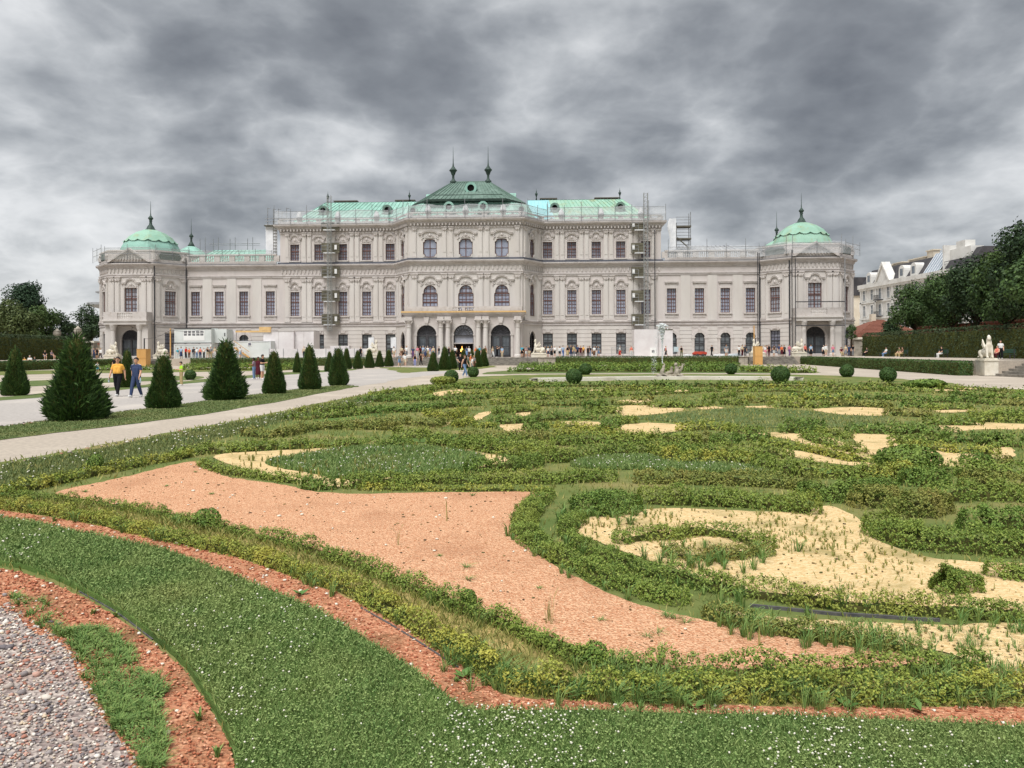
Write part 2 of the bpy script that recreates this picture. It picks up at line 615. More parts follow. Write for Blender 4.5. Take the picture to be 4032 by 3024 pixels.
LAWN2 = FP([(575, 1002), (650, 986), (760, 970), (900, 968), (1020, 982), (1050, 1000), (1000, 1020), (880, 1030), (760, 1038), (660, 1022)], .02, 8, 60)
sheet('clover_lawn', LAWN2, .018, M_CLOVER)
LAWN3 = FP([(1230, 1005), (1300, 990), (1400, 988), (1520, 1000), (1640, 1014), (1700, 1025), (1600, 1024), (1400, 1016), (1300, 1015)], .02, 8, 61)
sheet('clover_lawn', LAWN3, .018, M_CLOVER)
LAWN4 = FP([(1345, 902), (1420, 897), (1520, 887), (1620, 882), (1740, 888), (1830, 898), (1920, 902), (1900, 918), (1780, 925), (1650, 925), (1520, 918), (1430, 910)], .03, 8, 62)
sheet('lawn', LAWN4, .018, M_LAWN)
for i, p in enumerate([[(800, 880), (900, 872), (1000, 873), (940, 884), (850, 890)], [(860, 944), (960, 940), (1080, 942), (1100, 952), (960, 955), (860, 956)], [(1150, 870), (1260, 866), (1290, 874), (1200, 880)],
                       [(1720, 1012), (1850, 1018), (1930, 1030), (1840, 1032), (1740, 1024)], [(680, 905), (800, 893), (830, 898), (720, 912)]]):
    sheet('clover_lawn', FP(p, .02, 6, 70 + i), .016, M_CLOVER)

# foreground: hedge bed, red gravel strip, clover lawn, second red strip, pebbly path
HBED = FP([(-200, 1040), (0, 1080), (200, 1092), (430, 1140), (650, 1185), (850, 1250), (1050, 1330), (1200, 1400), (1400, 1450), (1700, 1462), (2100, 1450), (2300, 1470), (2500, 1620), (1900, 1570), (1500, 1565), (1090, 1560), (990, 1530), (900, 1450), (740, 1340), (560, 1255), (320, 1185), (0, 1125), (-200, 1100)], .02, 8, 63)
sheet('weedy_hedge_bed', HBED, .010, M_YELW)
REDSTRIP = FP([(-200, 1090), (0, 1105), (160, 1128), (330, 1163), (500, 1205), (640, 1252), (760, 1300), (850, 1345), (940, 1400), (1030, 1465), (1090, 1505), (1200, 1518), (1500, 1528), (1900, 1535), (2300, 1540), (2400, 1640), (1900, 1600), (1400, 1580), (1050, 1575), (960, 1530), (890, 1460), (720, 1350), (560, 1270), (320, 1200), (0, 1140), (-200, 1118)], .012, 8, 64)
sheet('red_gravel_strip', REDSTRIP, .016, M_REDG)
LAWN1 = FP([(-300, 1100), (0, 1126), (139, 1151), (312, 1187), (365, 1200), (486, 1247), (590, 1290), (656, 1318), (713, 1346), (783, 1390), (852, 1434), (921, 1483), (970, 1524), (1008, 1545), (1060, 1551), (1234, 1551), (1477, 1558), (1750, 1565), (2212, 1588), (2700, 1620), (2700, 2100), (600, 2100), (515, 1750), (508, 1659), (490, 1590), (450, 1520), (400, 1445), (330, 1382), (250, 1322), (170, 1277), (80, 1240), (0, 1222), (-300, 1180)], .006, 10, 65)
sheet('clover_lawn', LAWN1, .045, M_CLOVER, .06)
REDCORNER = FP([(-250, 1190), (0, 1230), (80, 1250), (170, 1288), (250, 1335), (330, 1392), (400, 1455), (450, 1530), (490, 1600), (508, 1665), (520, 1760), (280, 1760), (280, 1640), (240, 1580), (195, 1510), (165, 1450), (135, 1400), (60, 1360), (0, 1315), (-250, 1290)], .012, 8, 66)
sheet('red_gravel_strip', REDCORNER, .010, M_REDG)
PEBBLE = FP([(-600, 1240), (-200, 1278), (0, 1304), (76, 1352), (149, 1394), (182, 1450), (208, 1502), (260, 1589), (295, 1641), (310, 1720), (310, 1800), (-400, 1900), (-900, 1700)], .012, 8, 67)
sheet('pebble_path', PEBBLE, .007, M_PEB)


def ribbon(name, pts, h, w, m, z=0.0, label=None):
    """upright strip of edging following a line on the ground"""
    mb = MB()
    P = [Vector((x, y, 0)) for x, y in pts]
    V = []
    for i, p in enumerate(P):
        d = (P[min(i + 1, len(P) - 1)] - P[max(i - 1, 0)]).normalized()
        n = Vector((-d.y, d.x, 0)) * w / 2
        V += [(p.x - n.x, p.y - n.y, z), (p.x - n.x, p.y - n.y, z + h), (p.x + n.x, p.y + n.y, z + h), (p.x + n.x, p.y + n.y, z)]
    F = []
    for i in range(len(P) - 1):
        a = i * 4
        F += [(a, a + 4, a + 5, a + 1), (a + 1, a + 5, a + 6, a + 2), (a + 2, a + 6, a + 7, a + 3)]
    mb.add(V, F)
    o = build(name, mb, m)
    if label:
        tag(o, label, 'edging')
    return o


def FL(pts, n=6):
    return smooth_path([gF(p) for p in pts], n)


ribbon('lawn_edging', FL([(170, 1279), (250, 1324), (330, 1384)]), .012, .010, M_EDGE, 0, 'dark strip edging the clover lawn above the red gravel corner')
ribbon('bed_edging', FL([(1620, 1312), (1700, 1320), (1800, 1330), (1900, 1336), (1980, 1342), (2030, 1344)]), .028, .02, M_EDGE, 0, 'curved grey rubber edging below the long hedge in the yellow bed')
ribbon('bed_edging', FL([(780, 1318), (850, 1358), (920, 1402), (990, 1448)]), .022, .012, M_EDGE, 0, 'dark edging between the red gravel strip and the lower front hedge')

# terrace round the palace with its side arms
TZ = 1.15
def plan(name, pts, z0, z1, m):
    return structure(build(name, MB().prism_xy(pts, z0, z1), m))


TERR_R = [(43.6, 116), (41.2, 95), (38.2, 74), (36.3, 58.2)]
plan('terrace', [pw(-85, -5), pw(85, -5), pw(85, 70), pw(-85, 70)], -.2, TZ, M_GRAVEL)
plan('terrace', [(36.9, 58.4), (44.5, 112.4), (90, 112.4), (90, 58.4)], -.2, TZ - .004, M_GRAVEL)
plan('terrace', [(39.9, 40), (39.9, 58.2), (90, 58.2), (90, 40)], -.2, TZ - .008, M_GRAVEL)
_wl = [pw(-52, -5.2), pw(-49, -60), pw(-110, -60), pw(-110, -5.2)]
plan('terrace', _wl[::-1] if False else [_wl[2], _wl[1], _wl[0], _wl[3]], -.2, TZ - .004, M_GRAVEL)
# ------------------------------------------------------------------ foliage
def leafmat(name, c, ca, c2, scale=1.2, c3=None, scale3=.5, f3=.6, fa=.8, rough=.6, spec=.25):
    return mat(name, c, rough, spec, c2=c2, scale=scale, detail=3, lo=.42, hi=.62, c3=c3, scale3=scale3, f3=f3, attr='tint', ca=ca, fa=fa)


L_BOX = leafmat('box_leaves', lin(90, 116, 46), lin(154, 166, 80), lin(110, 132, 54), 1.5, lin(164, 156, 68), .55, .65)
L_BOXD = leafmat('dark_box_leaves', lin(78, 108, 46), lin(136, 156, 72), lin(98, 126, 54), 1.5, lin(132, 138, 62), .5, .45)
L_BOXY = leafmat('yellowing_box_leaves', lin(112, 132, 52), lin(176, 178, 84), lin(168, 160, 68), 2.2, lin(88, 114, 46), .8, .95)
L_BOXB = leafmat('browning_box_leaves', lin(104, 120, 54), lin(158, 156, 80), lin(130, 122, 64), 1.8, lin(86, 116, 50), .7, .8)
L_CORE = mat('hedge_twigs', lin(66, 78, 36), .95, .05, c2=lin(78, 72, 42), scale=14)
L_DARK = leafmat('clipped_hedge_leaves', lin(48, 72, 36), lin(84, 112, 52), lin(62, 88, 44), .6, lin(90, 104, 52), .25, .5)
L_HORN = leafmat('hornbeam_hedge_leaves', lin(46, 62, 40), lin(70, 86, 52), lin(62, 72, 46), .35, lin(80, 84, 50), .2, .5)
L_BALL = leafmat('box_ball_leaves', lin(48, 74, 36), lin(82, 112, 52), lin(62, 88, 44), 2.0)
L_YEW = leafmat('yew_needles', lin(42, 66, 38), lin(108, 140, 70), lin(58, 84, 46), 1.4, lin(74, 90, 48), .5, .4, fa=.85)
L_TREE = leafmat('lime_leaves', lin(46, 68, 36), lin(84, 108, 54), lin(56, 78, 42), .25, lin(90, 106, 56), .16, .6)
L_TREED = leafmat('dark_tree_leaves', lin(34, 52, 32), lin(64, 86, 48), lin(44, 62, 38), .3)
L_PINE = leafmat('pine_needles', lin(34, 54, 40), lin(64, 88, 60), lin(44, 66, 46), .3)
L_OLIVE = leafmat('olive_tree_leaves', lin(62, 76, 40), lin(96, 106, 58), lin(74, 88, 46), .3)
M_BARK = mat('bark', lin(74, 62, 50), .95, .1, c2=lin(50, 42, 36), scale=6, stretch=(1, 1, .25), bump=.6, bscale=12)


def leaves(P, Nn, size, asp=.55, jit=.7, up=.25, r=rng, fold=True):
    """one diamond leaf per point; size is an array"""
    n = len(P)
    d = Nn + r.normal(0, jit, (n, 3)) + np.array([0, 0, up])
    d /= np.linalg.norm(d, axis=1, keepdims=True) + 1e-9
    a = np.cross(d, r.normal(0, 1, (n, 3)))
    a /= np.linalg.norm(a, axis=1, keepdims=True) + 1e-9
    b = np.cross(d, a)
    s = (size * r.uniform(.7, 1.3, n))[:, None]
    V = np.stack([P - a * s * .5, P + b * s * asp * .5 + d * s * .08, P + a * s * .5, P - b * s * asp * .5 + d * s * .08], 1).reshape(-1, 3)
    F = np.arange(4 * n).reshape(n, 4)
    return V, F


def vnoise(x, seed, f=1.0):
    """smooth 1-D noise"""
    r = np.random.RandomState(seed)
    t = r.uniform(-1, 1, 4096)
    x = np.asarray(x) * f + 1000
    i = np.floor(x).astype(int)
    u = x - i
    u = u * u * (3 - 2 * u)
    return t[i % 4096] * (1 - u) + t[(i + 1) % 4096] * u


def hedge(name, pts, w, h, lm, label, cat='hedge', group=None, leaf=None, z0=0.0, rnd=.45, cover=1.7, rough=.16, jit=.75, front=True, seed=0, flat=False, weeds=0):
    """clipped hedge following a ground line; pts is its front foot line (front=True) or its middle"""
    r = np.random.RandomState(seed + 17)
    P = np.array(pts, float)
    seg = np.linalg.norm(np.diff(P, axis=0), axis=1)
    S = np.concatenate([[0], np.cumsum(seg)])
    Ltot = S[-1]
    T = np.diff(P, axis=0) / (seg[:, None] + 1e-9)
    dist = np.linalg.norm(P.mean(0))
    dist = max(dist, 3.0)
    lf = leaf or min(max(.0026 * dist, .0185), .3)

    def frame(s):
        i = np.clip(np.searchsorted(S, s, side='right') - 1, 0, len(T) - 1)
        q = P[i] + T[i] * (s - S[i])[:, None]
        t = T[np.clip(i, 0, len(T) - 1)]
        nrm = np.stack([-t[:, 1], t[:, 0]], 1)
        return q, t, nrm
    # which side is away from the viewer
    if front:
        q, t, nn = frame(np.linspace(0, Ltot, 9))
        off = nn * (w / 2)
        sgn = 1 if np.mean(np.sum(nn * q, 1)) > 0 else -1
    else:
        sgn = 0
    peri = 2 * h + w
    n = int((Ltot * peri + 2 * w * h) / (lf * lf * .55 * .5) * cover * .5)
    n = min(n, 150000)
    spr = 5 if not flat else 1          # leaves grow in short sprigs
    n = n // spr
    s = r.uniform(0, Ltot, n)
    q, t, nn = frame(s)
    c = q + nn * (sgn * w / 2)
    bl = 0 if flat else 1
    hh = h * (1 + rough * vnoise(s, seed, 1.3 / max(h, .2)) + bl * rough * (np.abs(vnoise(s, seed + 1, 1.1 / max(h, .2))) * 1.5 - .5) + rough * .4 * vnoise(s, seed + 1, 5.0 / max(h, .2)))
    ww = w * (1 + rough * .8 * vnoise(s, seed + 2, 1.3 / max(h, .2)))
    e = r.uniform(0, 1, n) * peri
    side = np.where(e < h, -1, np.where(e < 2 * h, 1, 0))
    zz = np.where(side != 0, (np.where(e < h, e, e - h) / h), 1.0)
    yy = np.where(side != 0, side * 1.0, (e - 2 * h) / w * 2 - 1)
    if not flat:       # round the shoulders
        k = rnd
        sh = np.clip((zz - (1 - k)) / k, 0, 1)
        yy = np.where(side != 0, yy * (1 - .30 * sh ** 2), yy * .82)
        zz = np.where(side == 0, 1 - .10 * np.abs(yy) ** 2, zz * .93)
    if flat:
        yy = np.clip(yy, -1, 1)
    dep = 1 - np.abs(r.normal(0, .06, n)) * (1 if not flat else .4)
    Nn = np.zeros((n, 3))
    Nn[:, :2] = nn * yy[:, None] * np.where(side != 0, 1, .3)[:, None]
    Nn[:, 2] = np.where(side == 0, 1.0, .25)
    Q = np.zeros((n, 3))
    Q[:, :2] = c + nn * (yy * ww / 2 * dep)[:, None] + r.normal(0, lf * .5, (n, 2))
    Q[:, 2] = z0 + zz * hh * dep + r.normal(0, lf * (.45 if not flat else .25), n)
    # ends
    ne = max(20, int(n * w * h * 1.6 / (Ltot * peri)))
    for k0, tg in ((0.0, -1), (Ltot, 1)):
        qe, te, nne = frame(np.full(ne, k0))
        ya, za, bu = r.uniform(-1, 1, ne), r.uniform(0, 1, ne), r.uniform(0, 1, ne)
        Qe = np.column_stack([qe + nne * (sgn * w / 2 + ya * w * .45)[:, None] + te * (tg * np.sqrt(np.clip(1 - ya ** 2, 0, 1)) * (1 - za ** 2 * .6) * (w * .3 if not flat else .03))[:, None], z0 + za * h * .95])
        Q = np.vstack([Q, Qe])
        Nn = np.vstack([Nn, np.column_stack([te * tg, np.full(ne, .3)])])
    if not flat:      # thin, straggling places
        ss = np.concatenate([s, r.uniform(0, Ltot, 2 * ne)])
        kp = r.uniform(0, 1, len(Q)) > np.clip(vnoise(ss, seed + 7, .9 / max(h, .2)) * .9 - .3, 0, .5)
        Q, Nn = Q[kp], Nn[kp]
    if spr > 1:
        d_ = Nn * .8 + np.array([0, 0, .75]) + r.normal(0, .45, Nn.shape)
        d_ /= np.linalg.norm(d_, axis=1, keepdims=True)
        ln = lf * r.uniform(.6, 2.3, len(Q))
        Q = np.vstack([Q + d_ * (ln * (k / (spr - 1) - .35))[:, None] + r.normal(0, lf * .33, Q.shape) for k in range(spr)])
        Nn = np.vstack([Nn] * spr)
    n = len(Q)
    V, F = leaves(Q, Nn, np.full(n, lf), .6, jit, .25, r)
    V[:, 2] = np.maximum(V[:, 2], z0 + .002)
    tint = r.uniform(0, 1, n) ** 1.6
    # the dark twiggy inside
    ks = max(2, int(Ltot / max(.25 * h, .12, dist * .004)))
    ins = min(.25 * w, .2 * Ltot) if not flat else .02
    s2 = np.linspace(ins, Ltot - ins, min(ks, 160) + 1)
    q2, t2, n2 = frame(s2)
    c2 = q2 + n2 * (sgn * w / 2)
    h2 = h * (1 + rough * vnoise(s2, seed, 1.6 / max(h, .2))) * (.6 if not flat else .955)
    if not flat:
        h2 = h2 * np.clip(np.minimum(s2 - ins, Ltot - ins - s2) / (.5 * h) + .35, 0, 1) * np.where(np.abs(vnoise(s2, seed + 7, .9 / max(h, .2))) > .55, .6, 1)
    w2 = w * (.30 if not flat else .475)
    C = []
    for (cx_, cy_), (nx, ny), hz in zip(c2, n2, h2):
        C += [(cx_ - nx * w2, cy_ - ny * w2, z0), (cx_ - nx * w2 * .9, cy_ - ny * w2 * .9, z0 + hz * .9), (cx_ + nx * w2 * .9, cy_ + ny * w2 * .9, z0 + hz * .9), (cx_ + nx * w2, cy_ + ny * w2, z0)]
    C = np.array(C)
    base = len(V)
    CF = []
    for i in range(len(c2) - 1):
        a = base + i * 4
        CF += [(a, a + 4, a + 5, a + 1), (a + 1, a + 5, a + 6, a + 2), (a + 2, a + 6, a + 7, a + 3)]
    CF += [(base, base + 1, base + 2, base + 3), tuple(base + len(C) - 4 + k for k in (3, 2, 1, 0))]
    CF = np.array(CF)
    me = np_mesh(name, np.vstack([V, C]), np.vstack([F, CF]), [lm, L_CORE], np.concatenate([tint, np.zeros(len(CF))]),
                 midx=np.concatenate([np.zeros(len(F)), np.ones(len(CF))]))
    o = link(name, me)
    tag(o, label, cat, group)
    return o


def blob(n, rad, r, flat_bottom=.0, lump=.12, seed=0, hemi=False):
    """points and normals on a lumpy ellipsoid"""
    d = r.normal(0, 1, (n, 3))
    d /= np.linalg.norm(d, axis=1, keepdims=True)
    if hemi:
        d[:, 2] = np.abs(d[:, 2])
    l = 1 + lump * (vnoise(d[:, 0] * 2.3 + d[:, 1] * 1.7, seed, 1.0) + vnoise(d[:, 1] * 2.9 - d[:, 2] * 2.1, seed + 1, 1.0)) * .7
    l *= 1 - np.abs(r.normal(0, .05, n))
    return d * np.array(rad) * l[:, None], d


def ico(rad, cen, sub=2):
    bm = bmesh.new()
    bmesh.ops.create_icosphere(bm, subdivisions=sub, radius=1.0)
    V = np.array([v.co for v in bm.verts]) * np.array(rad) + np.array(cen)
    F = np.array([[v.index for v in f.verts] for f in bm.faces])
    bm.free()
    return V, F


def bush_mesh(name, rad, lm, leaf, cover=2.0, lump=.12, seed=0, jit=.6, hemi=False, core=.86):
    r = np.random.RandomState(seed + 3)
    a = 4 * math.pi * ((rad[0] * rad[1]) ** 1.6 + (rad[0] * rad[2]) ** 1.6 + (rad[1] * rad[2]) ** 1.6) ** (1 / 1.6) / 3 ** (1 / 1.6)
    n = min(int(a / (leaf * leaf * .3) * cover * .6), 60000)
    P, D = blob(n, rad, r, lump=lump, seed=seed, hemi=hemi)
    P[:, 2] += rad[2] if not hemi else 0
    V, F = leaves(P, D, np.full(n, leaf), .6, jit, .2, r)
    CV, CF = ico(np.array(rad) * core, (0, 0, rad[2] if not hemi else 0))
    # quads for the core as degenerate-free triangles: keep all faces quads by splitting into a fan of kites
    V[:, 2] = np.maximum(V[:, 2], .003)
    if hemi:
        CV[:, 2] = np.maximum(CV[:, 2], 0)
    mid = CV[CF].mean(1)
    e01, e12, e20 = [(CV[CF[:, i]] + CV[CF[:, j]]) / 2 for i, j in ((0, 1), (1, 2), (2, 0))]
    KV = np.stack([CV[CF[:, 0]], e01, mid, e20, CV[CF[:, 1]], e12, mid, e01, CV[CF[:, 2]], e20, mid, e12], 1).reshape(-1, 3)
    KF = np.arange(len(KV)).reshape(-1, 4) + len(V)
    return np_mesh(name, np.vstack([V, KV]), np.vstack([F, KF]), [lm, L_CORE], np.concatenate([r.uniform(0, 1, n) ** 1.6, np.zeros(len(KF))]),
                   midx=np.concatenate([np.zeros(n), np.ones(len(KF))]))


# ---- parterre hedges. Lines are foot lines read off enlarged views of the photograph (A..E) or the whole of it (F)
VIEW = {'A': (600, 1480, 2.0109), 'B': (1500, 1480, 2.0109), 'C': (2400, 1480, 2.0109), 'D': (3132, 1480, 2.4578), 'E': (1900, 1850, 1.58), 'F': (0, 0, 1 / FS)}


def V2(view, pts):
    x0, y0, k = VIEW[view]
    return [gnd(x0 + x / k, y0 + y / k) for x, y in pts]


G_, Y_, B_, D_ = L_BOX, L_BOXY, L_BOXB, L_BOXD
NEAR = [
    ('F', [(-80, 1066), (60, 1082), (200, 1096), (330, 1120), (430, 1142), (620, 1188), (750, 1230), (886, 1286), (980, 1326), (1060, 1358), (1144, 1399), (1234, 1442), (1321, 1455), (1500, 1470), (1700, 1478), (1900, 1474), (2050, 1466), (2130, 1455)], .24, .19, G_, 'long uneven box hedge between salmon gravel and the lowest front hedge'),
    ('F', [(-80, 1094), (60, 1110), (194, 1134), (312, 1163), (417, 1187), (521, 1211), (642, 1254), (730, 1285), (824, 1332), (907, 1384), (990, 1438), (1070, 1492), (1160, 1508), (1330, 1518), (1600, 1524), (1900, 1528), (2280, 1525)], .30, .21, Y_, 'yellowing lowest front box hedge beside the red gravel strip'),
    ('A', [(-1180, 960), (-900, 905), (-600, 835), (-300, 768), (0, 705), (150, 682), (330, 645)], .35, .20, Y_, 'yellow-green hedge slanting along the left edge of the salmon bed'),
    ('A', [(200, 640), (480, 625), (760, 605), (1000, 590), (1300, 577), (1600, 572), (1900, 577), (2060, 562)], .5, .27, G_, 'straight green hedge behind the first yellow bed with clover'),
    ('A', [(700, 482), (860, 492), (1020, 492), (1160, 467), (1300, 432), (1500, 427), (1800, 432), (1920, 442)], .45, .26, B_, 'brownish hedge running behind the straight hedge at left'),
    ('A', [(350, 722), (480, 762), (600, 792), (760, 812), (920, 832), (1060, 852), (1200, 862)], .3, .17, G_, 'thin low hedge edging salmon gravel below the first yellow bed'),
    ('A', [(1200, 908), (1300, 912), (1420, 906)], .42, .27, D_, 'rounded box clump on the far edge of the salmon bed'),
    ('B', [(-160, 912), (150, 913), (400, 916), (700, 921), (1000, 921), (1300, 926)], .26, .11, Y_, 'very low yellowish hedge along the far straight edge of salmon gravel'),
    ('B', [(-260, 900), (0, 880), (200, 872), (400, 862), (700, 862), (1000, 862), (1300, 862), (1600, 852), (1850, 842)], .5, .25, G_, 'broad green hedge just behind the very low yellowish hedge'),
    ('B', [(690, 772), (900, 772), (1100, 752), (1290, 722)], .6, .30, D_, 'dense dark hedge between the two small clover lawns'),
    ('B', [(380, 557), (600, 562), (700, 592), (850, 622), (1060, 637)], .5, .33, G_, 'tall green hedge curving round the far right end of the first yellow bed'),
    ('B', [(1090, 650), (1320, 692), (1480, 687), (1700, 652), (2100, 642), (2510, 642)], .5, .36, G_, 'tall hedge behind the second small clover lawn'),
    ('C', [(300, 640), (520, 702), (800, 707), (1100, 722)], .5, .34, Y_, 'hedge with bright yellow leaves behind the narrow clover strip'),
    ('C', [(1120, 742), (1350, 792), (1560, 812), (1800, 822), (2200, 834), (2500, 850)], .55, .34, G_, 'long hedge running right from the narrow clover strip'),
    ('C', [(250, 862), (500, 862), (800, 872), (1100, 882), (1400, 902), (1560, 930)], .55, .29, B_, 'dull brown-green hedge in front of the narrow clover strip'),
    ('C', [(260, 1024), (500, 1032), (800, 1042), (1100, 1056), (1400, 1085), (1600, 1110)], .5, .34, G_, 'bright thick hedge along the back of the large yellow bed'),
    ('C', [(1500, 965), (1700, 1004), (1950, 1014), (2100, 990)], .6, .32, D_, 'dark hedge beyond the right end of the bright thick hedge'),
    ('E', [(340, 170), (240, 255), (190, 340), (200, 440), (320, 532), (480, 612), (650, 692), (800, 752), (1000, 812), (1150, 855)], .3, .19, G_, 'outer curving hedge at the nose of the large scroll by salmon gravel'),
    ('E', [(560, 330), (470, 400), (560, 492), (680, 562), (850, 642), (1000, 672), (1280, 742), (1500, 792), (1700, 812), (2000, 862), (2212, 882), (2500, 905), (2900, 930), (3300, 962), (3500, 985)], .33, .20, G_, 'long inner hedge curving under the large yellow bed'),
    ('E', [(560, 275), (700, 300), (820, 296), (980, 275)], .95, .34, D_, 'overgrown grassy clump at the top of the large scroll'),
    ('E', [(880, 472), (1050, 452), (1210, 445), (1350, 422), (1500, 432), (1650, 482), (1760, 502)], .4, .20, G_, 'upper arc of the small hedge island in the large yellow bed'),
    ('E', [(1150, 562), (1300, 575), (1450, 585), (1650, 560), (1810, 542)], .4, .16, B_, 'lower straggling arc of the small hedge island'),
    ('E', [(1380, 935), (1550, 985), (1750, 1032), (2000, 1072), (2212, 1094), (2350, 1110), (2560, 1150), (2750, 1190)], .28, .15, B_, 'thin straggling hedge between salmon gravel and weedy sand at right'),
    ('F', [(1862, 1152), (1920, 1180), (1985, 1192), (2096, 1200), (2280, 1218)], .8, .34, G_, 'broad spreading hedge along the upper right of the large yellow bed'),
    ('F', [(1960, 1122), (2012, 1120), (2060, 1110)], .8, .33, B_, 'brownish clump behind the broad spreading hedge'),
    ('F', [(2090, 1150), (2150, 1157), (2290, 1160)], .9, .34, D_, 'dark clump at the right edge behind the broad spreading hedge'),
    ('F', [(2140, 1250), (2212, 1260), (2320, 1270)], .4, .2, G_, 'short hedge beside the round bush at the right edge'),
]
for i, (vw, pts, w, h, lm, lab) in enumerate(NEAR):
    hedge('box_hedge', smooth_path(V2(vw, pts), 8), w * (.44 if i < 2 else .9 if i == 17 else .5), h * (.62 if i < 2 else .64), lm, lab, seed=100 + i * 5, rough=.34 if i < 2 else .26, cover=1.9, jit=.6)

